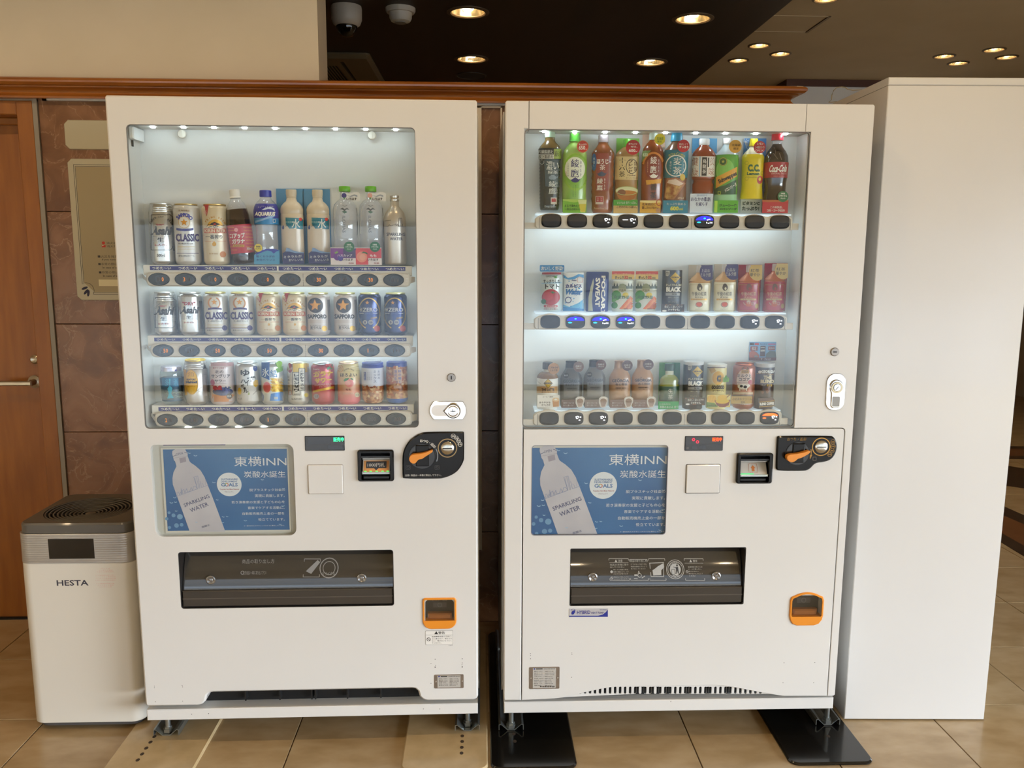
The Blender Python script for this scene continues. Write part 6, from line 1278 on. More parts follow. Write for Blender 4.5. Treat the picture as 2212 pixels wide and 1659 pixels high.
p.text('beans', 565, 232, 650, 255, c_('#e6c9b8'), 2, bold=.02); p.text('ガラナ', 562, 268, 838, 352, c_('#e2b82c'), 3, bold=.07, rot=4, shear=.1); p.text('サワー', 585, 365, 822, 440, c_('#e2b82c'), 3, bold=.07, rot=5, shear=.1)
for dx in (755, 790): p.disc(dx, 190, 22, c_('#c23a3a'), 2)
p.poly([(750, 230), (800, 200), (840, 170), (835, 250), (790, 240), (770, 262)], c_('#2f7a3e'), 3); p.text('GUARANA SOUR', 580, 450, 825, 475, c_('#dcb0a4'), 2, rot=5, bold=.02); p.text('アルコール6%', 645, 475, 815, 500, c_('#dcb0a4'), 2, rot=5, bold=.02)
p.poly([(560, 545), (860, 480), (860, 530), (560, 600)], c_('#c79a34', .3, metal=.3), 1); p.poly([(560, 575), (850, 520), (850, 545), (560, 612)], c_('#a8262c'), 2); p.disc(607, 628, 38, c_('#b9a9b8'), 3); p.text('お酒', 582, 610, 632, 645, c_('#4a3a4a'), 4); it.done(p)
pe, pt, pb_ = nodes_of('peach_fade_can'); tc = pt.nodes.new('ShaderNodeTexCoord'); sx = pt.nodes.new('ShaderNodeSeparateXYZ'); rp = pt.nodes.new('ShaderNodeValToRGB'); pt.links.new(tc.outputs['Generated'], sx.inputs[0]); pt.links.new(sx.outputs['Z'], rp.inputs[0]); pt.links.new(rp.outputs[0], pb_.inputs['Base Color'])
rp.color_ramp.elements[0].color = lin('#dc6f76'); rp.color_ramp.elements[0].position = .12; rp.color_ramp.elements[1].color = lin('#dcc98e'); rp.color_ramp.elements[1].position = .75; pb_.inputs['Roughness'].default_value = .3; pb_.inputs['Coat Weight'].default_value = .3
it = Item('L', 2, Zf, 'chuhai_can', 'can', 'pale yellow to pink can with a peach picture', 905, 1225, 140, 715); it.can(pe, lid='#dfc0a4', ribs=True); p = it.pr()
p.ring(945, 238, 40, 6, c_('#c9843e'), 2, ry=52); p.text('W', 928, 210, 965, 265, c_('#c9843e'), 2); p.arc('ORIGINAL TASTE', 1065, 330, 92, 140, 40, 18, c_('#8a7a4a'), 2); p.text('ほろよい', 945, 302, 1178, 352, c_('#4a3326'), 3, bold=.02); p.disc(1070, 440, 62, c_('#e58a84'), 2); p.disc(1050, 440, 38, c_('#eba89a'), 2.5); p.poly([(990, 400), (1010, 375), (1070, 370), (1050, 400), (1000, 420)], c_('#3f7a3e'), 3); p.poly([(1080, 375), (1110, 370), (1135, 405), (1105, 395)], c_('#4a8a44'), 3)
p.text('もも', 1022, 520, 1098, 548, c_('#8a2f34'), 3, bold=.02); p.text('SUNTORY', 985, 575, 1138, 600, c_('#e8c4b0'), 3, bold=.01); p.disc(1182, 605, 34, c_('#dcd4b8'), 3); p.text('お酒', 1160, 590, 1205, 622, c_('#5a5244'), 4, bold=.02); it.done(p)
NUT = noise_mat('mixed_nuts', '#7a4426', '#d9b284', 75, .4, coat=.4, dist=.4, c3='#a8623a', pos=(.36, .62)); LIDB = c_('#2b3f9e', .35)
it = Item('L', 2, Zf, 'snack_can', 'can', 'plastic can of nuts with a blue lid and a white upper label', 1250, 1556, 120, 705)
it.seg('body', NUT, [(205, 150), (460, 153), (600, 152), (660, 146), (705, 120)]); it.seg('lid', LIDB, [(150, 146), (160, 150), (175, 150), (180, 147), (190, 152), (215, 156)]); it.lathe('lid_film', FILM, [(.024, it.Z(150)), (.024, it.Z(122)), (0, it.Z(120))], store=False); it.seg('label', c_('#d3d5e2'), [(214, 155), (466, 156)], cap=False, grow=.0004)
p = it.pr(); p.text('お好み', 1468, 262, 1500, 385, c_('#5a688e'), 2, vert=True, bold=.01); p.text('ミックス', 1412, 265, 1450, 435, c_('#5a688e'), 2, vert=True, bold=.01); p.rect(1275, 285, 1302, 402, c_('#3f4a9a'), 2); p.text('おつまみ', 1280, 292, 1297, 396, W0, 3, vert=True)
for x in (1322, 1345, 1372): p.text('ピーナッツ黒大豆', x, 285, x+12, 400, c_('#5a688e'), 2, vert=True)
rnd = random.Random(9)
for i in range(34): p.disc(1262+rnd.random()*285, 490+rnd.random()*170, 16+rnd.random()*10, c_(('#d6b48a', '#b9784e', '#8a4a2c', '#e0c8a4', '#a5603c')[i % 5]), 1+.1*(i % 6), ry=12+rnd.random()*14, n=9)
it.done(p)
it = Item('L', 2, Zf, 'snack_can', 'can', 'plastic can of brown peanuts with a blue lid and blue base', 1590, 1890, 120, 705)
it.seg('body', NUT, [(200, 148), (640, 150)]); it.seg('lid', LIDB, [(140, 140), (150, 143), (200, 146)]); it.lathe('lid_film', FILM, [(.0235, it.Z(140)), (.0235, it.Z(114)), (0, it.Z(112))], store=False); it.seg('base', c_('#3a66b0', .35), [(638, 151), (672, 150), (690, 140), (705, 115)])
p = it.pr(); rnd = random.Random(12)
for i in range(52): p.disc(1600+rnd.random()*280, 212+rnd.random()*420, 15+rnd.random()*9, c_(('#d8b890', '#b4683e', '#8f4c2a', '#c27a4a', '#a85a34')[i % 5]), 1+.1*(i % 6), ry=11+rnd.random()*20, n=9)
B5 = c_('#4a5a9a'); p.rect(1752, 245, 1805, 445, c_('#c9a48c'), 2); p.rect(1694, 245, 1750, 410, c_('#c9a48c'), 2); p.text('柿の種と', 1760, 255, 1798, 440, B5, 3, vert=True, bold=.03); p.text('落花生', 1704, 258, 1742, 400, B5, 3, vert=True, bold=.03); p.rect(1695, 475, 1800, 515, c_('#c9a89a'), 2); it.done(p)
# ---- right machine, top shelf -------------------------------------
def cup(p, pts, liq, rim): p.poly(pts, liq, 2)
SG = '#1f3438'
it = Item('R', 0, Ra, 'tea_bottle', 'bottle', 'dark green ribbed tea bottle with a pale green cap', 312, 638, 258, 1320, dd=.004, ky=.8)
it.seg('cap', c_('#a9c0a8', .4), [(258, 58), (266, 66), (300, 68), (352, 68), (356, 64)]); it.seg('shoulder', c_('#6e5630', .2, coat=.5), [(356, 62), (395, 66), (420, 84), (470, 130), (505, 150)], cap=False)
q = [(505, 152), (640, 150)]+[(650+i*22, 136+(5 if i % 2 else 0)-i*.35) for i in range(28)]+[(1270, 128), (1305, 124), (1320, 112)]; it.seg('body', c_('#17292b', .22, coat=.4), q)
p = it.pr(); W = c_('#d9ddd8'); p.rect(318, 510, 532, 572, c_('#262a2a'), 1); p.rect(318, 578, 532, 634, c_('#cfd0c8'), 1); p.rect(530, 505, 640, 634, c_('#93a84a'), 1); p.text('内臓脂肪と', 328, 518, 522, 565, W, 2, bold=.04); p.text('皮下脂肪を', 328, 584, 524, 628, K0, 2, bold=.05); p.text('減らす', 540, 530, 632, 605, K0, 2, bold=.03)
p.poly([(400, 640), (640, 640), (622, 900), (600, 1015), (420, 1000)], c_('#3a5058'), 1); p.text('濃い', 432, 665, 595, 785, W, 2, bold=.03); p.text('緑茶', 452, 790, 585, 835, W, 2, bold=.03); p.text('綾鷹', 462, 930, 560, 1102, W, 2, vert=True, bold=.03); p.text('あやたか', 562, 945, 582, 1098, W, 2, vert=True)
p.disc(515, 885, 52, c_('#7f93a0'), 2, ry=28); p.rect(490, 848, 540, 860, c_('#7f93a0'), 2); p.poly([(565, 878), (585, 860), (580, 895)], c_('#7f93a0'), 2); p.rect(490, 1150, 572, 1238, c_('#d8d4cc'), 2); p.rect(500, 1156, 562, 1206, c_('#a8242e'), 3); p.disc(372, 678, 34, c_('#2c3c3e'), 2); p.ring(372, 678, 30, 5, W, 3); p.text('Deep Green', 410, 1255, 562, 1285, c_('#b5beb8'), 2, bold=.01); it.done(p)
GB = noise_mat('green_tea_print', '#7db93c', '#b7d67a', 14, .3, coat=.4, detail=2)
def shape(it, caph, capm, prof, m, k=1.0):
    it.seg('cap', capm, caph); return it.seg('body', m, prof)
def teapot(p, cx, cy, s, m, L=2):
    p.disc(cx, cy, s, m, L, ry=s*.52); p.rect(cx-s*.45, cy-s*.62, cx+s*.45, cy-s*.42, m, L); p.disc(cx, cy-s*.72, s*.13, m, L, n=8); p.poly([(cx+s*.8, cy-s*.1), (cx+s*1.25, cy-s*.5), (cx+s*1.2, cy-s*.15), (cx+s*.85, cy+s*.2)], m, L); p.poly([(cx-s*.8, cy), (cx-s*1.2, cy-s*.4), (cx-s*1.1, cy-s*.05), (cx-s*.8, cy+s*.2)], m, L)
it = Item('R', 0, Ra, 'tea_bottle', 'bottle', 'light green tea bottle with a green cap and a red 650 roundel', 640, 968, 302, 1360, dd=.004, ky=.8)
shape(it, [(302, 64), (308, 70), (350, 72), (398, 72), (408, 80)], c_('#52a83c', .35), [(408, 62), (430, 75), (470, 100), (520, 140), (580, 160), (700, 164), (1300, 158), (1345, 152), (1360, 140)], GB)
p = it.pr(); p.ring(825, 810, 175, 26, c_('#8fc23e'), 1, ry=240, n=36); p.disc(810, 770, 135, c_('#e6ecd8'), 1.5, ry=155); p.text('綾鷹', 755, 642, 868, 880, NV0, 3, vert=True, bold=.03); p.text('あやたか', 878, 660, 900, 865, NV0, 3, vert=True, bold=.01); p.text('上級緑茶本舗', 712, 690, 728, 870, c_('#5a6a58'), 3, vert=True); p.text('急須', 684, 800, 702, 872, c_('#c27a6a'), 3, vert=True); teapot(p, 815, 922, 52, NV0, 3)
p.text('豊かなうまみと', 812, 985, 828, 1140, c_('#3f5a3a'), 3, vert=True); p.text('さわやかな後味', 780, 985, 795, 1140, c_('#3f5a3a'), 3, vert=True); it.done(p)
SD = -.0325
it.card(650, 1172, 966, 1358, c_('#74b42e'), SD, 'shelf_sign'); p = it.pr(SD); p.poly([(650, 1190), (800, 1215), (966, 1185), (966, 1172), (650, 1172)], c_('#a9cf5a'), 1); p.poly([(850, 1180), (965, 1180), (948, 1345), (885, 1345)], c_('#dbe4a4'), 1.5); p.poly([(858, 1235), (958, 1235), (946, 1340), (888, 1340)], c_('#d0c43e'), 2)
p.text('まるで淹れたて', 674, 1242, 878, 1278, c_('#27562a'), 3, bold=.04); p.text('一杯目の味わい', 674, 1288, 880, 1320, c_('#27562a'), 3, bold=.04); it.done(p, 'sign_print')
def roundel(it, cx, cy, r, col, lines, dd=-.034, rim=None):
    f = lambda x, y: (lambda a: (a[0]-it.u, a[1]-it.zs))(it.fr.at(*it.tf(x, y), it.d+dd)); c = f(cx, cy); q = MB(); q.prism(ell(c[0], c[1], r*it.kz, n=30), dd, dd+.001, c_(col)); q.build('round_tag', it.o)
    p = it.pr(dd)
    if rim: p.ring(cx, cy, r*.97, r*.07, c_(rim), 1)
    for t, a, m in lines: p.text(t, *a, m, 2, bold=.03)
    it.done(p, 'tag_print')
roundel(it, 914, 472, 77, '#c8352e', [('たっぷり', (862, 432, 966, 455), W0), ('650', (860, 462, 948, 515), W0), ('ml', (950, 500, 968, 514), W0)], rim='#e08a5a')
BR = noise_mat('roasted_tea_print', '#7c3f22', '#a4603a', 10, .25, coat=.45, detail=2)
it = Item('R', 0, Ra, 'tea_bottle', 'bottle', 'brown ribbed roasted tea bottle with a lilac grey cap', 1022, 1334, 322, 1355, dd=.004, ky=.8); it.xm = 1178
shape(it, [(322, 62), (330, 68), (370, 69), (420, 70)], c_('#b9adb4', .4), [(420, 62), (440, 66), (480, 90), (520, 125), (560, 148), (640, 150)]+[(660+i*46, 148 if i % 2 else 140) for i in range(12)]+[(1230, 138), (1300, 140), (1340, 132), (1355, 118)], BR)
p = it.pr(); p.rect(1085, 560, 1262, 1060, c_('#8e3f34'), 1); p.disc(1064, 680, 34, c_('#2f5f9a'), 2, ry=112); p.text('水出し', 1050, 615, 1078, 745, c_('#cfe0ee'), 3, vert=True, bold=.02)
for t, a in (('ほうじ', (1100, 640, 1258, 705)), ('茶', (1140, 712, 1212, 782))): p.text(t, *a, W0, 3, bold=.03)
teapot(p, 1165, 842, 52, c_('#3a4a66'), 3); p.text('綾鷹', 1100, 895, 1182, 1052, W0, 3, vert=True, bold=.03); p.text('あやたか', 1195, 895, 1215, 1045, W0, 3, vert=True, bold=.01); p.rect(1083, 1130, 1190, 1238, c_('#d8c8bc'), 2); p.rect(1090, 1136, 1184, 1208, c_('#a3242c'), 3); p.text('京都', 1100, 1145, 1130, 1200, c_('#d8b0a8'), 4, vert=True); p.text('宇治', 1145, 1145, 1175, 1200, c_('#d8b0a8'), 4, vert=True); p.text('Roasted Green Tea', 1068, 1278, 1238, 1302, c_('#d8b890'), 2); p.text('専門店', 1036, 830, 1062, 920, c_('#3a2418'), 2, vert=True, bold=.02); it.done(p)
it = Item('R', 0, Ra, 'tea_bottle', 'bottle', 'tan sixteen-grain tea bottle with a green cap and a red caffeine-free roundel', 1322, 1660, 375, 1365, dd=.008, ky=.7)
it.card(1340, 365, 1665, 1368, c_('#79b84a', .5), .024)
shape(it, [(375, 44), (384, 52), (440, 54), (482, 54)], c_('#5fb030', .35), [(482, 50), (500, 70), (540, 120), (590, 148), (620, 154), (900, 152), (960, 145), (1000, 150), (1200, 152), (1345, 150), (1365, 140)], c_('#a88452', .3, coat=.4))
p = it.pr(); p.rect(1342, 605, 1654, 912, c_('#d8c48e'), 1); p.text('十六茶', 1396, 620, 1480, 875, K0, 2, vert=True, bold=.05); p.ring(1565, 735, 78, 8, K0, 2, ry=96); p.text('特製', 1592, 670, 1634, 800, c_('#5a3a22'), 3, vert=True, bold=.02); p.text('ブレンド', 1515, 650, 1585, 815, c_('#5a3a22'), 3, vert=True, bold=.04); p.text('Cyokai', 1505, 842, 1615, 868, c_('#5a3a22'), 2, bold=.02); p.text('カフェインゼロ 600', 1490, 875, 1640, 902, c_('#8a5a3a'), 2); it.done(p)
p = it.pr(SD); it.card(1320, 1180, 1645, 1255, c_('#3f9a2e'), SD, 'shelf_sign'); it.card(1320, 1256, 1645, 1365, c_('#c9a868'), SD, 'shelf_sign'); p.disc(1498, 1060, 150, c_('#d9dcae'), .5, ry=58); p.poly([(1355, 1085), (1640, 1085), (1600, 1165), (1540, 1186), (1450, 1186), (1390, 1160)], c_('#a8651f'), .8); p.disc(1498, 1088, 140, c_('#b8752a'), 1, ry=34); p.disc(1430, 1082, 55, c_('#7a4a26'), 1.4, ry=40); p.ring(1498, 1060, 150, 7, c_('#aec07a'), 2, ry=58)
p.text('いいもの 香りっぱい、', 1372, 1200, 1632, 1236, W0, 2, bold=.03); p.text('こだわりいっぱい。', 1365, 1256, 1630, 1292, c_('#4a3a1e'), 2, bold=.03); it.done(p, 'sign_print')
roundel(it, 1583, 482, 94, '#b31f2a', [('カフェイン', (1522, 425, 1638, 450), W0), ('ゼロ、', (1550, 462, 1640, 486), W0), ('600', (1525, 505, 1612, 545), W0), ('ml', (1614, 528, 1636, 543), W0)])
AM = noise_mat('amber_tea_print', '#7a3414', '#b4682a', 9, .25, coat=.45, detail=1, c3='#96471c')
it = Item('R', 0, Ra, 'tea_bottle', 'bottle', 'amber tea bottle with a pale cap and a yellow roundel', 1690, 1985, 272, 1352, dd=.006, ky=.75)
it.card(1705, 258, 2012, 480, c_('#e4c2ac', .5), .024)
shape(it, [(272, 46), (280, 54), (330, 56), (385, 58)], c_('#cfe0dc', .35), [(388, 48), (410, 62), (450, 95), (500, 128), (560, 142), (700, 146), (1300, 138), (1352, 128)], AM)
p = it.pr(); p.poly([(1695, 530), (1820, 525), (1760, 600), (1700, 680)], c_('#6f8a4a'), 1); p.text('650', 1712, 556, 1778, 605, c_('#cfd8b4'), 2, bold=.03); p.ring(1850, 740, 150, 26, c_('#d8822e'), 1, ry=190, a0=20, a1=170, n=18); p.disc(1855, 760, 112, c_('#7f2a18'), 1.5, ry=150); p.text('綾鷹', 1808, 605, 1900, 825, W0, 3, vert=True, bold=.03); p.text('あやたか', 1912, 640, 1932, 810, W0, 3, vert=True); teapot(p, 1855, 868, 46, W0, 3); p.poly([(1750, 920), (1960, 900), (1950, 960), (1760, 980)], c_('#e0a43e'), 1.2); p.text('番茶', 1806, 962, 1898, 1165, K0, 3, vert=True, bold=.04); p.text('上級緑茶本舗', 1768, 650, 1784, 815, c_('#e0b48a'), 3, vert=True); it.done(p)
it.card(1672, 1188, 1950, 1352, c_('#d9a63a'), SD, 'shelf_sign'); p = it.pr(SD); p.poly([(1672, 1188), (1950, 1188), (1950, 1215), (1800, 1225), (1672, 1210)], c_('#ecd894'), 1); p.ring(1925, 1215, 38, 12, c_('#b5562a'), 2, ry=45); p.disc(1915, 1320, 32, c_('#b98a62'), 2); p.text('北海道民に', 1700, 1222, 1882, 1255, c_('#5a2a14'), 3, bold=.05); p.text('親しまれた味わい', 1700, 1266, 1918, 1302, c_('#5a2a14'), 3, bold=.05); it.done(p, 'sign_print')
roundel(it, 1938, 376, 70, '#e4d436', [('北海道', (1898, 345, 1985, 385), c_('#2f8a3a')), ('限定', (1905, 392, 1965, 420), c_('#2f8a3a'))])
TL = c_('#23788c', .35)
it = Item('R', 0, Rb, 'tea_bottle', 'bottle', 'barley tea bottle with a blue cap, teal label and iced glass picture', 80, 405, 285, 1352, dd=.004, ky=.8)
it.seg('cap', c_('#2a8fb8', .35), [(285, 62), (292, 68), (340, 74), (390, 80), (405, 80)]); it.seg('shoulder', c_('#6a4a38', .15, coat=.6), [(405, 62), (430, 76), (480, 118), (530, 158)], cap=False); it.seg('label', TL, [(528, 160), (860, 160), (895, 154)], cap=False); it.seg('body', c_('#8a6250', .2, coat=.5), [(893, 148), (960, 145), (1050, 148), (1190, 152), (1352, 150)])
p = it.pr(); p.ring(245, 728, 140, 14, W0, 2, n=36); p.arc('カフェインゼロ', 245, 728, 158, 130, 45, 26, c_('#c9c04a'), 2, .03); p.text('麦茶', 208, 618, 325, 840, W0, 2, vert=True, bold=.04); p.text('香ばしい', 160, 668, 190, 808, W0, 2, vert=True); p.text('やかん', 340, 660, 362, 780, W0, 2, vert=True)
p.poly([(90, 1150), (125, 895), (250, 880), (375, 960), (300, 1070), (220, 1175), (140, 1180)], c_('#b0785a'), 1); p.poly([(100, 1140), (128, 960), (300, 1000), (330, 985), (215, 1165), (120, 1168)], noise_mat('iced_tea_print', '#8a4a1e', '#e0bc7a', 60, .4), 2); p.poly([(128, 955), (150, 915), (240, 900), (350, 965), (290, 995)], c_('#e0cdbc'), 3); p.line([(185, 780), (178, 900)], 5, K0, 3); p.disc(335, 880, 34, c_('#d8b848'), 3, ry=44); p.ring(338, 840, 18, 6, K0, 3, a0=0, a1=180, n=8); p.text('600ml', 270, 1142, 350, 1170, c_('#e8c9a8'), 3, bold=.02); it.done(p)
it.card(72, 1188, 408, 1354, c_('#1f7f9c'), SD, 'shelf_sign'); p = it.pr(SD); p.text('たっぷり飲める', 125, 1218, 376, 1252, W0, 1, bold=.02); p.text('600', 168, 1265, 285, 1322, c_('#d8cf3a'), 1, bold=.05); p.text('ml', 290, 1285, 338, 1318, c_('#d8cf3a'), 1, bold=.03); it.done(p, 'sign_print')
roundel(it, 346, 464, 80, '#b3202c', [('香ばしくて', (288, 428, 405, 456), W0), ('すっきり', (288, 466, 412, 496), W0)])
it = Item('R', 0, Rb, 'tea_bottle', 'bottle', 'reddish oolong tea bottle printed on a blue and white card, white cap', 455, 768, 368, 1100, dd=.008, ky=.7); h0 = it.zs
it.card(430, 365, 795, 1352, c_('#d9e0ea', .5), .022); it.card(458, 365, 795, 560, c_('#4f9fd0', .5), .0215)
it.seg('cap', c_('#e2e2e4', .35), [(370, 62), (378, 70), (440, 72), (455, 64)]); it.seg('body', c_('#8a3c22', .2, coat=.5), [(455, 60), (470, 66), (510, 110), (560, 145), (605, 158), (868, 155), (905, 148), (925, 128), (955, 128), (975, 140), (1100, 138)])
p = it.pr(); p.rect(452, 603, 772, 870, c_('#e2dcd2'), 1); RB2 = c_('#a4644a')
for t, a in (('健', (458, 618, 545, 725)), ('康', (450, 755, 540, 865)), ('美', (695, 618, 768, 725)), ('味', (680, 755, 752, 860))): p.text(t, *a, RB2, 2)
p.rect(550, 605, 575, 870, c_('#8fb8d4'), 2); p.rect(585, 615, 662, 860, K0, 2); p.text('烏龍茶', 596, 640, 652, 830, W0, 3, vert=True, bold=.02); p.rect(668, 620, 690, 745, K0, 2); it.done(p)
it.card(428, 1100, 740, 1352, c_('#d3dfec', .5), SD, 'shelf_sign'); p = it.pr(SD); p.text('脂肪の吸収を抑える', 525, 1108, 655, 1132, c_('#6a8ab0'), 1); p.text('おなかの脂肪', 446, 1145, 708, 1198, NV0, 1, bold=.05); p.text('を減らす', 508, 1210, 668, 1262, NV0, 1, bold=.05); it.done(p, 'sign_print')
it = Item('R', 0, Rb, 'soda_bottle', 'bottle', 'melon soda bottle with a diagonal yellow band and an orange-gold roundel', 750, 1075, 365, 1352, dd=.004, ky=.8)
it.seg('cap', c_('#dcd8d8', .4), [(365, 56), (374, 62), (440, 62)]); it.seg('neck', c_('#c3d4dc', .3, coat=.4), [(440, 54), (470, 62), (520, 95), (570, 140), (590, 152)], cap=False); it.seg('body', c_('#5aa84a', .25, coat=.5), [(575, 128), (590, 148), (640, 155), (960, 152), (1110, 150)]); it.seg('base', c_('#9fd8ac', .25, coat=.4), [(1110, 148), (1190, 156), (1352, 158)])
p = it.pr(); p.disc(900, 790, 120, c_('#7fc25a'), 1, ry=150); p.poly([(748, 1030), (900, 985), (1070, 900), (1060, 1108), (748, 1108)], c_('#1f5234'), 1.5); p.poly([(778, 880), (1062, 740), (1052, 870), (775, 1028)], c_('#dba43a'), 2); p.text('Schweppes', 800, 852, 1068, 925, K0, 3, bold=.05, rot=26); p.text('メロンソーダ', 882, 990, 1062, 1040, W0, 3, bold=.02, rot=30); p.disc(872, 672, 55, c_('#2f5a2e'), 2); p.ring(872, 672, 52, 7, c_('#b9b24a'), 3); p.star(872, 672, 24, c_('#b9b24a'), 3); p.frame(805, 1068, 838, 1106, 6, c_('#c9d84a'), 3); it.done(p)
it.card(750, 1188, 1075, 1350, c_('#58b02e'), SD, 'shelf_sign'); p = it.pr(SD); p.rect(755, 1195, 800, 1345, c_('#a9d84a'), 1); p.text('ジューシーな', 820, 1235, 1055, 1272, c_('#1d4a1e'), 2, bold=.05); p.text('メロンソーダ', 822, 1285, 1055, 1318, c_('#1d4a1e'), 2, bold=.05); it.done(p, 'sign_print')
roundel(it, 1035, 470, 82, '#d3a03e', [('北海道', (988, 438, 1100, 470), c_('#4a3218')), ('限定', (1010, 485, 1082, 516), c_('#4a3218'))])
it = Item('R', 0, Rb, 'soda_bottle', 'bottle', 'bright yellow lemon soda bottle on a sunny blue card', 1108, 1418, 368, 1172, dd=.008, ky=.7)
it.card(1112, 365, 1448, 1180, c_('#3f86cc', .5), .022); it.card(1100, 1165, 1448, 1352, c_('#dfe0dc', .5), .0215)
it.seg('cap', c_('#e0cc1e', .35), [(370, 50), (378, 54), (430, 56), (470, 62)]); it.seg('neck', c_('#e6e4c4', .3, coat=.4), [(470, 50), (500, 60), (550, 110), (585, 130)], cap=False); it.seg('body', c_('#e2cf1c', .28, coat=.5), [(583, 130), (610, 145), (650, 146), (860, 140), (1000, 135), (1080, 142), (1172, 152)])
p = it.pr(); DG = c_('#1f5a34'); p.text('C.C.', 1198, 708, 1365, 805, DG, 2, bold=.06); p.text('Lemon', 1188, 812, 1355, 852, DG, 2, bold=.05); p.text('70 lemons worth of vitamin C', 1200, 865, 1340, 890, c_('#6a7a2a'), 2)
for x, y in ((1185, 690), (1185, 898), (1395, 825)): p.ring(x, y, 24, 4, c_('#9a9a2a'), 2)
p.disc(1360, 915, 36, c_('#b8262a'), 2, ry=52); p.disc(1360, 905, 16, c_('#e0cc3a'), 3, ry=22); it.done(p)
p = it.pr(.0205); p.text('ビタミンC', 1130, 1200, 1358, 1252, c_('#1f3f34'), 1, bold=.05); p.text('たっぷり!', 1122, 1268, 1352, 1322, c_('#1f3f34'), 1, bold=.05)
for i in range(9): t = math.radians(-60+i*22); p.line([(1160, 420), (1160+85*math.cos(t), 420-85*math.sin(t)+30)], 5, c_('#d9e6ee'), 1)
it.done(p, 'card_print')
roundel(it, 1358, 480, 78, '#b8252c', [('レモン', (1325, 422, 1408, 450), W0), ('34個分の', (1298, 465, 1422, 500), W0), ('ビタミンC', (1300, 510, 1412, 538), W0)])
it = Item('R', 0, Rb, 'soda_bottle', 'bottle', 'dark cola bottle with a red cap and red label', 1402, 1738, 288, 1352, dd=.004, ky=.8)
it.seg('cap', c_('#c41f34', .35), [(288, 68), (296, 74), (380, 76), (392, 78)]); it.seg('neck', PETC, [(392, 62), (410, 66), (445, 60)], cap=False); it.seg('body', c_('#21130f', .1, coat=.9), [(443, 60), (480, 75), (540, 120), (600, 148), (690, 158), (895, 150), (960, 140), (1050, 138), (1130, 146), (1200, 160), (1352, 165)]); it.seg('label', c_('#a5232c', .35, coat=.2), [(690, 160), (895, 152)], cap=False, grow=.0004)
p = it.pr(); p.text('Coca-Cola', 1485, 715, 1725, 810, W0, 2, bold=.03, shear=.25, rot=2); p.text('ORIGINAL TASTE', 1510, 820, 1715, 842, c_('#e0b4ae'), 2, bold=.01); p.text('炭酸飲料 清涼飲料水', 1540, 858, 1690, 875, c_('#d89a94'), 2); p.poly([(1500, 790), (1560, 800), (1600, 806), (1560, 812), (1505, 800)], W0, 2)
for x, y, a, b in ((1540, 560, 1600, 640), (1570, 520, 1560, 600), (1620, 560, 1650, 650), (1545, 480, 1560, 500)): p.line([(x, y), (a, b)], 5, c_('#8a7a72'), 1)
it.done(p)
it.card(1390, 1182, 1740, 1354, c_('#b81f2c'), SD, 'shelf_sign'); p = it.pr(SD); p.poly([(1390, 1182), (1740, 1182), (1740, 1200), (1640, 1210), (1560, 1205), (1470, 1210), (1390, 1202)], c_('#b5622a'), 1); p.text('この爽快感。', 1498, 1262, 1662, 1295, W0, 2, bold=.04); p.text('コカ・コーラだけ!', 1452, 1305, 1690, 1336, W0, 2, bold=.04); it.done(p, 'sign_print')
roundel(it, 1668, 1135, 70, '#1f6a3a', [('100%', (1640, 1085, 1695, 1105), W0), ('リサイクル', (1612, 1112, 1722, 1142), W0), ('ペット', (1632, 1150, 1700, 1172), W0)])

# ---- right machine, middle shelf ----------------------------------
SD2 = -.0345
it = Item('R', 1, Rc, 'juice_can', 'can', 'tomato juice can with a big red tomato under a blue tag', 370, 684, 318, 865, dd=0); it.can(c_('#c9d2cf', .3, metal=.15, coat=.3), lid='#9a3a3a')
it.card(364, 215, 710, 305, c_('#2f7cb4'), SD2, 'shelf_tag', r=14); p = it.pr(SD2); p.text('おいしく野菜!', 385, 232, 692, 290, W0, 1, bold=.05); it.done(p, 'tag_print')
p = it.pr(); p.rect(395, 320, 665, 345, c_('#a8262e'), 1); p.poly([(378, 360), (680, 360), (672, 470), (380, 480)], c_('#9fc2d8'), .8); p.text('GREENS', 450, 358, 575, 385, c_('#4a5a4a'), 2, bold=.01); p.poly([(560, 375), (625, 355), (605, 400), (575, 400)], c_('#5fa04a'), 2); p.text('すっきりした', 412, 418, 652, 468, K0, 2, bold=.02); p.text('トマト', 438, 480, 640, 550, K0, 2, bold=.04)
p.disc(520, 665, 128, c_('#b01c22'), 2, ry=112, n=30); p.disc(480, 650, 70, c_('#c22a2c'), 2.5, ry=60)
for i in range(6): t = i*PI/3; p.poly([(532, 590), (532+75*math.cos(t), 598+26*math.sin(t)), (532+12*math.cos(t+1.2), 598+10*math.sin(t+1.2))], c_('#2f7a34'), 3)
p.disc(418, 727, 35, c_('#2f6a3a'), 3); p.rect(420, 775, 615, 808, c_('#b01c22'), 3, r=14); p.text('1食分の野菜', 435, 780, 600, 803, W0, 4, bold=.01); p.text('濃縮トマト還元', 418, 820, 615, 842, c_('#b5504a'), 3); it.done(p)
it = Item('R', 1, Rc, 'drink_carton', 'drink can', 'white and blue dotted slim can with a wave pattern', 692, 985, 320, 860, dd=.004, ky=.45)
it.lathe('body', c_('#dfe3e4', .35, coat=.2), [(it.R*.94, 0), (it.R, .003), (it.R, it.h-.003), (it.R*.94, it.h)])
p = it.pr(); BL = c_('#3f92cc'); p.poly([(695, 345), (760, 395), (840, 375), (910, 340), (980, 350), (982, 395), (920, 375), (850, 415), (770, 420), (700, 395)], BL, 1); p.poly([(690, 770), (780, 800), (900, 750), (985, 690), (985, 858), (690, 858)], c_('#5fb2dc'), 1); p.poly([(690, 800), (985, 830), (985, 858), (690, 858)], c_('#2f86c4'), 2)
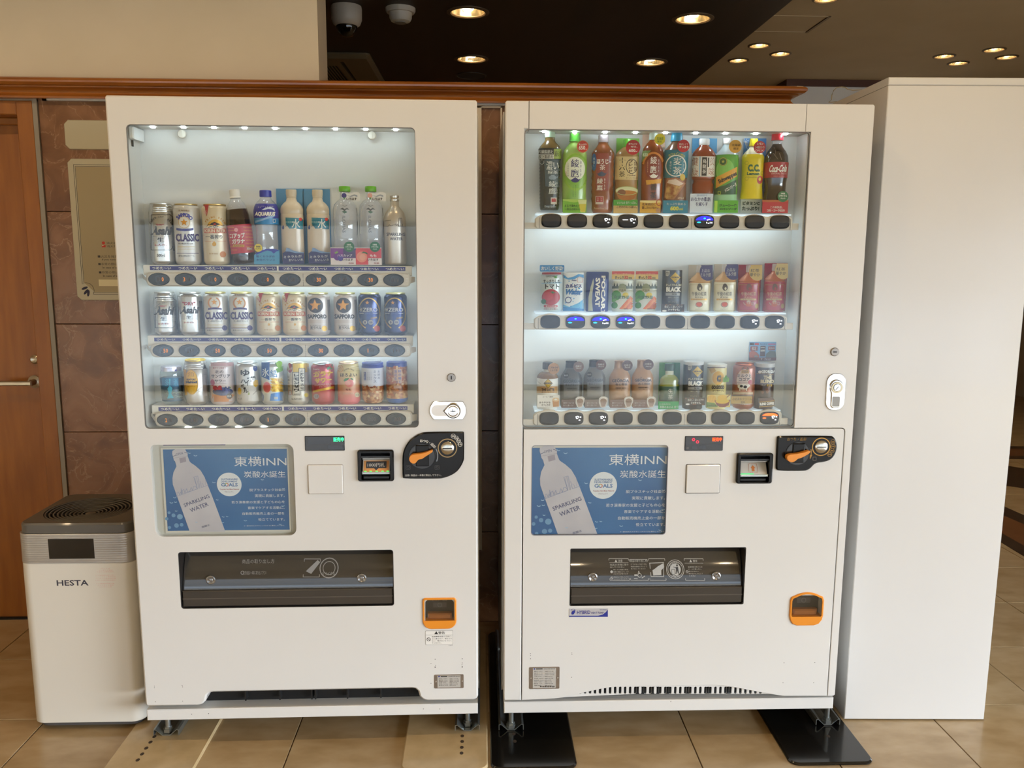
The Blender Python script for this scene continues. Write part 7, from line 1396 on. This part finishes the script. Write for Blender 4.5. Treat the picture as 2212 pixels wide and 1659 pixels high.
p.text('カルピス', 722, 480, 958, 535, NV0, 3, bold=.07); p.text('Water', 718, 550, 965, 630, c_('#2f6fb0'), 3, bold=.07, shear=.3); p.text('ウォーター', 850, 622, 958, 642, c_('#2f6fb0'), 3, bold=.03, rot=3); p.text('Asahi', 810, 418, 880, 438, NV0, 3, bold=.04); p.ring(765, 705, 46, 12, NV0, 3); p.frame(895, 395, 968, 455, 4, c_('#c26a6a'), 3)
rnd = random.Random(6)
for i in range(16): p.disc(705+rnd.random()*270, 440+rnd.random()*380, 6+rnd.random()*5, BL, 2, n=8)
it.done(p)
it = Item('R', 1, Rc, 'drink_carton', 'drink can', 'dark blue slim pack with vertical white capital letters and a silver leaf', 1012, 1330, 308, 862, dd=.004, ky=.45)
it.lathe('body', noise_mat('ion_blue_print', '#27397a', '#2f4488', 40, .35), [(it.R*.94, 0), (it.R, .003), (it.R, it.h-.003), (it.R*.94, it.h)])
p = it.pr(); p.text('POCARI', 1005, 588, 1505, 645, W0, 3, rot=-90, bold=.04); p.text('SWEAT', 975, 565, 1380, 630, W0, 3, rot=-90, bold=.04); p.poly([(1045, 858), (1050, 660), (1080, 520), (1118, 400), (1125, 470), (1105, 600), (1098, 720), (1110, 858)], c_('#b5b6a4', .35, metal=.2), 2); p.poly([(1115, 858), (1180, 838), (1260, 838), (1325, 858)], c_('#1c2a8a'), 2); it.done(p)
for dx, w in ((0, 'beside the dark blue slim pack'), (332, 'beside the black coffee carton')):
    it = Item('R', 1, Rc, 'juice_bottle', 'bottle', 'vegetable juice bottle picturing carrots under a red tag, '+w, 1372+dx, 1682+dx, 420, 858, dd=.004, ky=.6)
    it.lathe('body', c_('#cfd3c8', .35, coat=.3), [(it.R*.92, 0), (it.R*.97, .004), (it.R*.97, it.Z(570)-.004), (it.R*.9, it.Z(570)), (it.R*.97, it.Z(560)), (it.R*.96, it.Z(440)), (it.R*.82, it.Z(425))])
    it.lathe('cap', c_('#8f8a5a', .3), [(it.R*.38, it.Z(545)), (it.R*.38, it.Z(500))], store=False)
    it.card(1376+dx, 300, 1698+dx*1.005, 412, c_('#d9b86a'), SD2, 'shelf_tag', r=10); p = it.pr(SD2); p.rect(1380+dx, 303, 1694+dx*1.005, 345, c_('#c23a34'), 1); p.text('1日分の野菜350', 1410+dx, 330, 1650+dx, 346, c_('#e8c49a'), 2); p.text('ぎっしり', 1420+dx, 368, 1545+dx, 408, K0, 2, bold=.04); p.text('32', 1550+dx, 365, 1605+dx, 408, c_('#b8302a'), 2, bold=.05); p.text('種類', 1610+dx, 385, 1660+dx, 408, K0, 2, bold=.04); it.done(p, 'tag_print')
    p = it.pr(); p.rect(1372+dx, 512, 1682+dx, 545, c_('#4a5a52'), 1); D5 = c_('#2f3a34')
    for i in range(7): x = 1400+dx+i*40; p.poly([(x, 512), (x+12, 455+(i*37) % 30), (x+26, 512)], D5, 1)
    p.disc(1525+dx, 535, 55, c_('#8a8f6a'), 2, ry=60); p.rect(1470+dx, 545, 1580+dx, 585, c_('#c9c49a'), 3); p.text('伊藤園', 1478+dx, 550, 1572+dx, 580, c_('#3a3a2a'), 4, bold=.02); p.disc(1440+dx, 640, 68, c_('#4f9a3e'), 2); p.disc(1400+dx, 690, 45, c_('#6aae4a'), 2.3); p.disc(1570+dx, 635, 42, c_('#d8c038'), 2.2, ry=36); p.disc(1415+dx, 780, 45, c_('#3f8a3a'), 2)
    for i in range(4): p.poly([(1480+dx+i*40, 830), (1640+dx, 650+i*40), (1675+dx, 690+i*32), (1530+dx+i*40, 836)], c_(('#d8703a', '#e08a4a', '#c96030', '#dc7a40')[i]), 2.5+.3*i)
    p.text('充実野菜', 1400+dx, 642, 1625+dx, 690, c_('#2f5a2e'), 5, bold=.05); p.text('緑黄色野菜ミックス', 1540+dx, 820, 1640+dx, 840, K0, 5); it.done(p)
def blackcoffee(it, tf, o, s=1.0):
    p = it.pr(); X = lambda x: o[0]+x; Y = lambda y: o[1]+y; G = c_('#c4bba0'); Yl = c_('#c9a42a')
    p.poly([(X(40), Y(12)), (X(95), Y(12)), (X(95), Y(60)), (X(68), Y(88)), (X(40), Y(80))], c_('#b9b6ac'), 1); p.text('MAX', X(46), Y(22), X(90), Y(40), K0, 2, bold=.03); p.text('100%', X(46), Y(46), X(90), Y(62), K0, 2, bold=.03)
    c = (X(175), Y(105)); p.poly([(c[0]-72, c[1]), (c[0], c[1]-75), (c[0]+72, c[1]), (c[0], c[1]+75)], Yl, 1); p.text('GEORGIA', c[0]-58, c[1]-14, c[0]+58, c[1]+10, K0, 2, bold=.04); p.text('Coffee', c[0]-22, c[1]+18, c[0]+30, c[1]+38, K0, 2, shear=.2); p.text('PLATINUM', X(45), Y(195), X(258), Y(225), G, 2, bold=.02); p.text('BLACK', X(45), Y(238), X(256), Y(305), W0, 2, bold=.06); p.rect(X(38), Y(322), X(240), Y(358), c_('#a09e98'), 1); p.text('無糖', X(125), Y(328), X(200), Y(352), K0, 2, bold=.03); p.text('香ばしく深いコク', X(75), Y(374), X(225), Y(390), G, 2); p.text('ブラックコーヒー', X(70), Y(440), X(220), Y(460), G, 2, bold=.01); p.line([(X(40), Y(478)), (X(230), Y(478))], 5, G, 2); it.done(p)
it = Item('R', 1, Rd, 'coffee_carton', 'drink can', 'black coffee carton with a yellow diamond, on the middle shelf', 62, 340, 285, 868, dd=.006, ky=.7); it.lathe('body', c_('#211d1b', .3, coat=.2), [(it.R*.97, 0), (it.R, .002), (it.R, it.h)]); blackcoffee(it, Rd, (78, 285))
def beansign(it, x0, y0, x1, y1):
    it.card(x0, y0, x1, y1, c_('#332721'), SD2, 'shelf_sign'); p = it.pr(SD2); rnd = random.Random(int(x0)); w, h = x1-x0, y1-y0
    for i in range(9): p.disc(x0+12+rnd.random()*(w-24), (y0+8 if i % 2 else y1-12)+rnd.random()*6, 12, c_('#7a4a32'), 1, ry=8, n=9)
    p.text('香ばしく深いコクで', x0+w*.14, y0+h*.16, x1-w*.08, y0+h*.48, W0, 2, bold=.04); p.text('シャキッと。', x0+w*.3, y0+h*.56, x1-w*.2, y0+h*.86, W0, 2, bold=.04); p.disc(x0+w*.14, y1-h*.12, w*.1, W0, 2, ry=h*.12); it.done(p, 'sign_print')
beansign(it, 52, 765, 380, 870)
def milktea(dx, col, lab, brd, roundc, roundt, txtc, label, dy=0, red=False):
    x0, x1 = 432+dx, 745+dx; it = Item('R', 1, Rd, 'tea_bottle', 'bottle', label, x0+4, x1-4, 300, 872, dd=.008, ky=.55)
    it.card(x0-14, 212+dy, x0+340, 872, c_(brd, .5), .022); H = it
    it.seg('cap', c_('#d9d2cc' if not red else '#d8c8c4', .4), [(218+dy, 44), (226+dy, 50), (300+dy, 52), (318+dy, 52)]); it.seg('shoulder', c_(col, .25, coat=.4), [(318+dy, 46), (345+dy, 60), (400+dy, 120), (440+dy, 148), (452+dy, 140), (465+dy, 150)], cap=False); it.seg('body', c_(lab, .35, coat=.25), [(463+dy, 148), (480+dy, 152), (690, 150), (700, 146), (710, 150), (840, 146), (868, 136), (874, 120)])
    p = it.pr(); xm = x0+155; T = c_(txtc); p.disc(xm+8, 530, 38, c_('#4a3a24' if not red else '#6a3a22'), 2, ry=44); p.disc(xm+14, 545, 14, c_(lab), 3, ry=20); p.ring(xm+5, 505, 30, 12, c_('#4a3a24' if not red else '#6a3a22'), 3, a0=20, a1=170, n=8); p.text('午後の紅茶', x0+50, 590, x1-52, 645, T, 3, bold=.02); p.text('Kirin', xm-55, 652, xm+50, 678, T, 3, shear=.3); p.rect(x0+40, 686, x1-50, 708, GOLD if not red else c_('#d8bc86'), 2); p.text('香り豊かな紅茶葉100%', x0+75, 690, x1-80, 705, c_('#5a3a1a'), 3)
    p.frame(x0+22, 490, x1-18, 855, 4, c_('#b09a5a'), 1)
    if not red: p.disc(xm, 765, 42, c_('#c9542e'), 2, ry=34); p.ring(xm, 770, 52, 7, c_('#8a7a6a'), 2, ry=38); p.text('ミルクティー', xm-55, 825, xm+45, 842, T, 3)
    else: p.disc(xm, 768, 44, c_('#b9562e'), 2, ry=32); p.disc(xm, 735, 30, c_('#c9b4a0'), 2, ry=26); p.line([(xm-75, 740), (xm-45, 775)], 9, c_('#c9b4a0'), 2); p.ring(xm+55, 755, 22, 6, c_('#c9b4a0'), 2); p.disc(x1-45, 790, 22, c_('#b08a3a'), 2, ry=36)
    it.done(p)
    f = lambda x, y: (x, y); P = [(x1+33, 215+dy)]+[(x1+33, 415+dy)]+[(x1-35+115*math.cos(t), 310+dy+125*math.sin(t)) for t in [(60+i*160/12)*PI/180 for i in range(13)]]+[(x1-130, 215+dy)]
    it.card(0, 0, 0, 0, c_(roundc), SD2, 'round_tag', P=P); p = it.pr(SD2)
    for t, a in zip(roundt, ((x1-130, 270+dy, x1-5, 315+dy), (x1-140, 325+dy, x1+5, 378+dy))): p.text(t, *a, W0 if not red else K0, 1, bold=.02)
    it.done(p, 'tag_print')
milktea(0, '#c79a62', '#ded6b8', '#d2c6b4', '#35265c', ('上品な', 'ミルク感'), '#3a2c1c', 'cream milk tea bottle with a purple tag, beside the black coffee carton')
milktea(357, '#c79a62', '#ded6b8', '#d2c6b4', '#35265c', ('上品な', 'ミルク感'), '#3a2c1c', 'cream milk tea bottle with a purple tag, beside a red tea bottle', -12)
milktea(695, '#b8602a', '#a01f28', '#a8202e', '#c0a052', ('紅茶', '華やか'), '#e8cfa8', 'red tea bottle with a gold tag, beside a cream milk tea bottle', -2, True)
milktea(1058, '#b8602a', '#a8222c', '#b02440', '#c0a86a', ('紅茶', '華やか'), '#e8cfa8', 'red tea bottle with a gold tag, last on its shelf', -22, True)

# ---- right machine, bottom shelf ----------------------------------
it = Item('R', 2, Re, 'coffee_bottle', 'bottle', 'latte bottle with a dark cap, cream label and tan round tag', 322, 625, 340, 815)
it.seg('cap', c_('#3f3a38', .35), [(342, 66), (350, 73), (436, 74)]); it.seg('neck', c_('#dcd8d2', .35), [(436, 62), (475, 70)], cap=False); it.seg('shoulder', c_('#8a6848', .25, coat=.4), [(475, 72), (495, 115), (530, 142), (560, 150)], cap=False); it.seg('body', c_('#e2ded4', .35, coat=.2), [(558, 150), (685, 152), (800, 152), (960, 152), (1000, 145)])
p = it.pr(); p.rect(320, 682, 625, 778, c_('#b88e5c'), 1); c = (482, 640); Yl = c_('#c9a42a'); p.poly([(c[0]-66, c[1]), (c[0], c[1]-66), (c[0]+66, c[1]), (c[0], c[1]+66)], K0, 2); p.poly([(c[0]-60, c[1]), (c[0], c[1]-60), (c[0]+60, c[1]), (c[0], c[1]+60)], Yl, 3); p.text('GEORGIA', c[0]-56, c[1]-13, c[0]+56, c[1]+12, K0, 4, bold=.05); p.text('THE LATTE', 388, 708, 570, 752, c_('#3a2a1c'), 2, bold=.04); p.text('ダブルミルクラテ', 388, 756, 568, 774, c_('#3a2a1c'), 2, bold=.02); p.line([(325, 600), (380, 650), (345, 625)], 5, c_('#b9b4aa'), 1); it.done(p)
it.card(330, 805, 642, 975, c_('#e4e1da'), SD2, 'shelf_sign'); p = it.pr(SD2); p.text('コーヒー飲料', 405, 818, 552, 840, c_('#5a5048'), 1, bold=.02); p.text('まろやかな', 358, 895, 516, 922, c_('#3a2a1c'), 1, bold=.03); p.text('カフェラテ', 388, 932, 512, 962, c_('#3a2a1c'), 1, bold=.03); p.poly([(540, 870), (638, 860), (632, 965), (552, 970)], c_('#b9824a'), 1); p.disc(590, 868, 50, c_('#d8b68a'), 2, ry=28); p.disc(588, 866, 20, W0, 3, ry=12); it.done(p, 'sign_print')
roundel(it, 560, 434, 79, '#b58a62', [('こだわりの', (498, 405, 622, 432), c_('#3a2a1c')), ('ミルク感', (505, 442, 612, 470), c_('#3a2a1c'))])
def hexcan(x0, dy, cap, grad, label, sub, tag, tx, hexed=True):
    it = Item('R', 2, Re, 'coffee_bottle', 'bottle', label, x0, x0+308, 322, 968, dd=.004, ky=.7); y = dy
    it.seg('cap', c_(cap, .3, metal=.4), [(322+y, 76), (330+y, 82), (350+y, 78), (375+y, 80), (400+y, 82), (418+y, 82)], n=24)
    it.seg('body', grad, [(418+y, 84), (435+y, 84), (470+y, 105), (530+y, 140), (575+y, 152), (700, 153), (930, 150), (968, 140)], n=8 if hexed else 28); it.o.children[-1].data.polygons.foreach_set('use_smooth', [not hexed]*len(it.o.children[-1].data.polygons))
    p = it.pr(); T = c_(tx); k = x0-650; p.text('GEORGIA', 695+k, 588+y, 935+k, 632+y, T, 3, bold=.03); p.line([(770+k, 585+y), (790+k, 572+y), (800+k, 580+y)], 5, T, 3); p.text(sub, 722+k+(20 if not hexed else 0), 645+y, 912+k, 678+y, T, 3, bold=.02); p.text('微糖珈琲 珈琲豆', 745+k, 702+y, 892+k, 724+y, T, 3, bold=.02); p.text('コーヒー', 750+k, 732+y, 880+k, 745+y, T, 3)
    if hexed: p.disc(735+k, 530+y, 38, c_('#2a2624'), 3); p.text('BLACK', 708+k, 518+y, 762+k, 538+y, c_('#b9b6b0'), 4, bold=.02)
    it.done(p); k2 = x0-650
    it.card(668+k2, 870, 880+k2, 985, c_(tag), SD2, 'shelf_sign'); p = it.pr(SD2); p.text('淹れたてのような', 695+k2, 902, 845+k2, 930, c_('#d8cfc8'), 1, bold=.02); p.text('香りと濃いコク', 695+k2, 938, 835+k2, 962, c_('#d8cfc8'), 1, bold=.02); it.done(p, 'sign_print')
    f = SD2-.001; P = [(870+k2, 850), (900+k2, 828), (960+k2, 825), (995+k2, 850), (992+k2, 900), (960+k2, 975), (920+k2, 985), (890+k2, 970), (868+k2, 920)]; it.card(0, 0, 0, 0, c_('#d9d4ce'), f, 'cup_tag', P=P); p = it.pr(f); p.disc(930+k2, 885, 45, c_('#8a6a56'), 1, ry=32); p.poly([(885+k2, 895), (978+k2, 890), (950+k2, 965), (905+k2, 970)], c_('#a99082'), 1); it.done(p, 'tag_print')
    return it
GRB = c_('#55524f', .3, coat=.3); GTN = c_('#b08866', .3, coat=.25)
it = hexcan(650, 0, '#2a2422', GRB, 'charcoal grey faceted coffee bottle, beside the latte bottle', '香るブラック', '#5a3a30', '#23201e'); roundel(it, 910, 407, 73, '#6a4a3c', [('高級豆', (868, 385, 952, 410), W0), ('ブレンド', (872, 415, 948, 438), W0)])
it = hexcan(978, -14, '#2a2422', c_('#6d6a67', .3, coat=.3), 'charcoal grey faceted coffee bottle, beside a tan coffee bottle', '香るブラック', '#7a6a66', '#2c2826'); roundel(it, 1225, 380, 72, '#5a3428', [('高級豆', (1180, 360, 1272, 385), W0), ('ブレンド', (1185, 392, 1262, 414), W0)])
it = hexcan(1334, -6, '#b08a6a', GTN, 'tan coffee bottle with a brown round tag, beside a charcoal one', '香る微糖', '#7a5f58', '#3a2a22', False); roundel(it, 1595, 390, 73, '#553429', [('高級豆', (1550, 370, 1640, 395), W0), ('ブレンド', (1555, 402, 1632, 425), W0)])
it = hexcan(1652, -14, '#b08a6a', GTN, 'tan coffee bottle with a brown round tag, beside the green tea card', '香る微糖', '#7a5f58', '#3a2a22', False); roundel(it, 1890, 378, 73, '#553429', [('高級豆', (1845, 355, 1935, 380), W0), ('ブレンド', (1850, 390, 1928, 412), W0)])
it = Item('R', 2, Rf, 'tea_bottle', 'bottle', 'green tea bottle on a two-tone green card, on the bottom shelf', 25, 305, 362, 1000, dd=.008, ky=.6)
it.card(8, 350, 322, 1000, c_('#4f9a2e', .5), .022); it.card(190, 350, 322, 660, c_('#1f7a4a', .5), .0212)
it.seg('cap', c_('#20452a', .35), [(364, 64), (372, 70), (440, 72), (460, 66)]); it.seg('neck', c_('#c9cdb8', .35), [(460, 58), (515, 60)], cap=False); it.seg('shoulder', c_('#8f9426', .25, coat=.5), [(515, 62), (550, 110), (590, 132), (630, 128), (650, 136), (675, 138)], cap=False); it.seg('label', c_('#1c4a2c', .35, coat=.2), [(673, 139), (880, 138)], cap=False); it.seg('base', c_('#7f8c26', .3, coat=.4), [(880, 136), (905, 136), (1000, 132)])
p = it.pr(); p.text('生茶', 148, 715, 222, 868, W0, 2, vert=True, bold=.0); p.line([(240, 740), (240, 790)], 4, c_('#a9b89a'), 2); it.done(p)
it.card(12, 895, 300, 1000, c_('#1f9a50'), SD2, 'shelf_sign'); p = it.pr(SD2); p.text('ひき出された', 30, 920, 190, 945, W0, 1, bold=.03); p.text('茶葉のあまみ 香り', 32, 955, 292, 990, W0, 1, bold=.03); it.done(p, 'sign_print')
it = Item('R', 2, Rf, 'coffee_can', 'can', 'black coffee can with a yellow diamond, on the bottom shelf', 362, 640, 330, 845); 
it.lathe('body', c_('#211d1b', .3, coat=.3), [(it.R*.97, 0), (it.R, .002), (it.R, it.Z(372)), (it.R, it.Z(370))]); it.lathe('clear_top', c_('#c6c6c4', .3), [(it.R, it.Z(372)), (it.R, it.Z(330)), (it.R*.9, it.Z(326)), (0, it.Z(326))], store=False); blackcoffee(it, Rf, (390, 370)); beansign(it, 385, 840, 672, 945)
it = Item('R', 2, Rf, 'soup_can', 'can', 'pale yellow corn soup can with a big letter C', 692, 962, 365, 960); it.lathe('body', c_('#e0d394', .35, coat=.2), [(it.R*.97, 0), (it.R, .002), (it.R, it.Z(410))]); it.lathe('lid', c_('#d9d4c8', .35), [(it.R*1.0, it.Z(410)), (it.R*1.02, it.Z(372)), (it.R*.95, it.Z(362)), (0, it.Z(362))], store=False)
p = it.pr(); p.rect(705, 412, 955, 424, c_('#5a3a22'), 1); p.poly([(720, 430), (800, 425), (830, 470), (760, 500)], c_('#c9a23a'), 1); p.disc(855, 565, 90, c_('#e6d8a0'), 2, ry=104); p.disc(855, 565, 84, c_('#d9a81c'), 3, ry=96); p.text('C', 833, 520, 892, 625, c_('#33261a'), 4, bold=.10); p.text('GO:GOOD', 760, 668, 942, 724, c_('#33261a'), 3, bold=.07); p.text('コーンポタージュ', 775, 732, 938, 756, c_('#33261a'), 3, bold=.04); p.text('国産コーン', 818, 766, 905, 780, c_('#6a5a2a'), 3); it.done(p)
it.card(695, 800, 1028, 975, c_('#dccb7a'), SD2, 'shelf_sign'); p = it.pr(SD2); p.disc(765, 860, 66, c_('#d9b04a'), 1, ry=58)
for i in range(5): p.line([(720+i*22, 815), (735+i*22, 900)], 4, c_('#b98a2e'), 1.5)
p.poly([(805, 880), (1025, 870), (1000, 950), (940, 975), (870, 970), (825, 935)], c_('#7a3424'), 2); p.disc(912, 890, 95, c_('#d8b83e'), 3, ry=36); p.disc(912, 840, 68, c_('#dcb23a'), 4, ry=38); p.line([(960, 850), (1015, 800)], 14, c_('#8a5a2e'), 4); p.poly([(695, 905), (800, 915), (850, 970), (695, 972)], c_('#6a8a3a'), 2.5); p.text('シャキシャキ', 700, 935, 855, 965, K0, 5, bold=.03); it.done(p, 'sign_print')
it.card(925, 560, 1005, 622, c_('#7fae3a'), SD2-.001, 'shelf_tag'); p = it.pr(SD2-.001); p.poly([(940, 562), (965, 520), (990, 562)], c_('#4f8a3a'), 1); p.text('北海道', 938, 568, 990, 586, c_('#2f4a1e'), 1, bold=.02); p.text('コーン', 940, 592, 990, 608, c_('#2f4a1e'), 1, bold=.02); it.done(p, 'tag_print')
it = Item('R', 2, Rf, 'cocoa_can', 'can', 'tall brown milk cocoa can with a cow picture', 1058, 1362, 355, 985); it.can(c_('#9a5634', .3, metal=.2, coat=.25), lid='#b5623a')
p = it.pr(); p.disc(1218, 590, 105, c_('#d3b9a6'), 1, ry=150); p.rect(1180, 450, 1290, 500, c_('#b98a3a'), 2); p.text('小岩井', 1188, 458, 1282, 494, K0, 3, bold=.02); p.disc(1235, 430, 48, c_('#5a4a26'), 2, ry=24); p.text('ミルクと', 1125, 510, 1325, 556, c_('#3a241a'), 3, bold=.03); p.text('ココア', 1145, 565, 1298, 608, c_('#3a241a'), 3, bold=.03); p.text('MILK & COCOA', 1120, 622, 1268, 640, c_('#5a3a2a'), 3); p.disc(1305, 625, 28, c_('#a8262a'), 3, ry=34)
p.disc(1205, 685, 78, W0, 3, ry=36); p.rect(1150, 700, 1168, 745, W0, 3); p.rect(1245, 700, 1262, 745, W0, 3); p.disc(1180, 680, 22, K0, 4, ry=18); p.disc(1235, 690, 26, K0, 4, ry=20); p.disc(1278, 672, 24, W0, 3, ry=20); p.rect(1040, 765, 1345, 795, c_('#c9b496'), 1); p.text('ココア飲料', 1168, 780, 1248, 798, c_('#5a3a2a'), 3); p.rect(1035, 800, 1345, 830, c_('#6a5248'), 1); p.rect(1035, 925, 1345, 975, c_('#cfcbc6'), 1); it.done(p)
it.card(1034, 822, 1332, 925, c_('#b3924c'), SD2, 'shelf_sign'); p = it.pr(SD2); p.text('小岩井生クリーム', 1055, 842, 1325, 880, c_('#4a3418'), 1, bold=.04); p.text('使用', 1170, 890, 1228, 920, c_('#4a3418'), 1, bold=.04); it.done(p, 'sign_print')
it = Item('R', 2, Rf, 'coffee_can', 'can', 'dark brown blend coffee can with coffee beans at the end of the bottom shelf', 1366, 1632, 360, 930); it.lathe('body', c_('#3a221a', .3, coat=.3), [(it.R*.97, 0), (it.R, .002), (it.R, it.Z(402))]); it.lathe('clear_top', c_('#c3c1be', .3), [(it.R, it.Z(402)), (it.R, it.Z(352)), (it.R*.9, it.Z(348)), (0, it.Z(348))], store=False)
p = it.pr(); p.text('GEORGIA', 1462, 455, 1660, 495, W0, 2, bold=.04); p.disc(1440, 480, 24, W0, 2, ry=20); p.line([(1395, 500), (1630, 515)], 4, GOLD, 2); p.text('THE', 1490, 530, 1612, 582, c_('#d8c8a0'), 2, bold=.06); p.text('BLEND', 1448, 588, 1640, 638, c_('#d8c8a0'), 2, bold=.06); p.text('牛乳入り', 1450, 652, 1530, 678, W0, 2, bold=.02); p.rect(1540, 652, 1612, 682, c_('#c9a23a'), 2); p.text('微糖', 1552, 656, 1600, 678, K0, 3, bold=.02)
for x, y in ((1535, 730), (1565, 700), (1480, 765), (1560, 745), (1545, 760)): p.disc(x, y, 17, c_('#7a4a2e'), 2, ry=22, n=10); p.line([(x-4, y+14), (x+4, y-14)], 4, c_('#3a221a'), 3)
it.done(p)
it.card(0, 0, 0, 0, c_('#2c1f19'), SD2, 'shelf_sign', P=[(1415, 845), (1625, 838), (1648, 880), (1648, 960), (1430, 980), (1418, 900)]); p = it.pr(SD2); p.poly([(1432, 850), (1620, 842), (1645, 880), (1430, 905)], c_('#5a3a2a'), 1); p.line([(1428, 906), (1646, 884)], 6, GOLD, 2); p.text('BLEND COFFEE', 1438, 908, 1640, 945, W0, 2, bold=.05, rot=3); p.line([(1430, 972), (1648, 955)], 6, GOLD, 2); it.done(p, 'sign_print')

# small advertising card on the display back of the right machine
a = RFR.at(*Rf(1285, 318), BACK_D-.002); c = RFR.at(*Rf(1670, 56), BACK_D-.002)
e = empty('advert_card', RFR.world((a[0]+c[0])/2, BACK_D-.001, a[1]), RFR.rot, 'small landscape coffee advertisement card above the last cans of the bottom shelf', 'card')
hw, hh = (c[0]-a[0])/2, c[1]-a[1]; q = MB(); q.box(-hw, hw, -.0016, 0, 0, hh, c_('#7fa8d0', .5)); q.build('card', e)
p = Print(lambda x, y: (lambda b: (b[0]-(a[0]+c[0])/2, b[1]-a[1]))(RFR.at(*Rf(x, y), BACK_D-.002)), flat_at(-.0016)); p.k = hw*2/385
p.rect(1287, 275, 1669, 317, c_('#6f3426'), 1); p.text('ザ・ブレンド', 1450, 285, 1592, 310, W0, 2, bold=.03); p.text('ジョージア', 1348, 292, 1440, 306, c_('#d8b4a4'), 2)
p.poly([(1290, 275), (1290, 200), (1340, 175), (1400, 205), (1430, 240), (1430, 275)], c_('#a8522e'), 1); p.poly([(1520, 275), (1530, 220), (1580, 180), (1660, 190), (1669, 275)], c_('#5a5e52'), 1); p.rect(1305, 118, 1408, 180, c_('#8a2f24'), 2); p.rect(1555, 118, 1652, 172, c_('#8a2f24'), 2); p.text('限定', 1325, 125, 1390, 172, W0, 3, bold=.03); p.text('発売中', 1562, 128, 1645, 162, W0, 3, bold=.03); p.rect(1440, 112, 1520, 258, c_('#4a221a'), 2); p.text('BLEND', 1450, 165, 1510, 190, W0, 3, bold=.04); p.text('GEORGIA', 1450, 128, 1510, 142, W0, 3, bold=.03); p.rect(1300, 66, 1360, 100, c_('#3a2a22'), 2); p.rect(1368, 70, 1425, 98, c_('#b8342a'), 2); p.text('キャンペーン', 1440, 74, 1545, 98, NV0, 2, bold=.03); p.rect(1555, 78, 1660, 96, c_('#b86a9a'), 2); p.disc(1385, 258, 30, c_('#8a8578'), 2, ry=14); p.build(e)
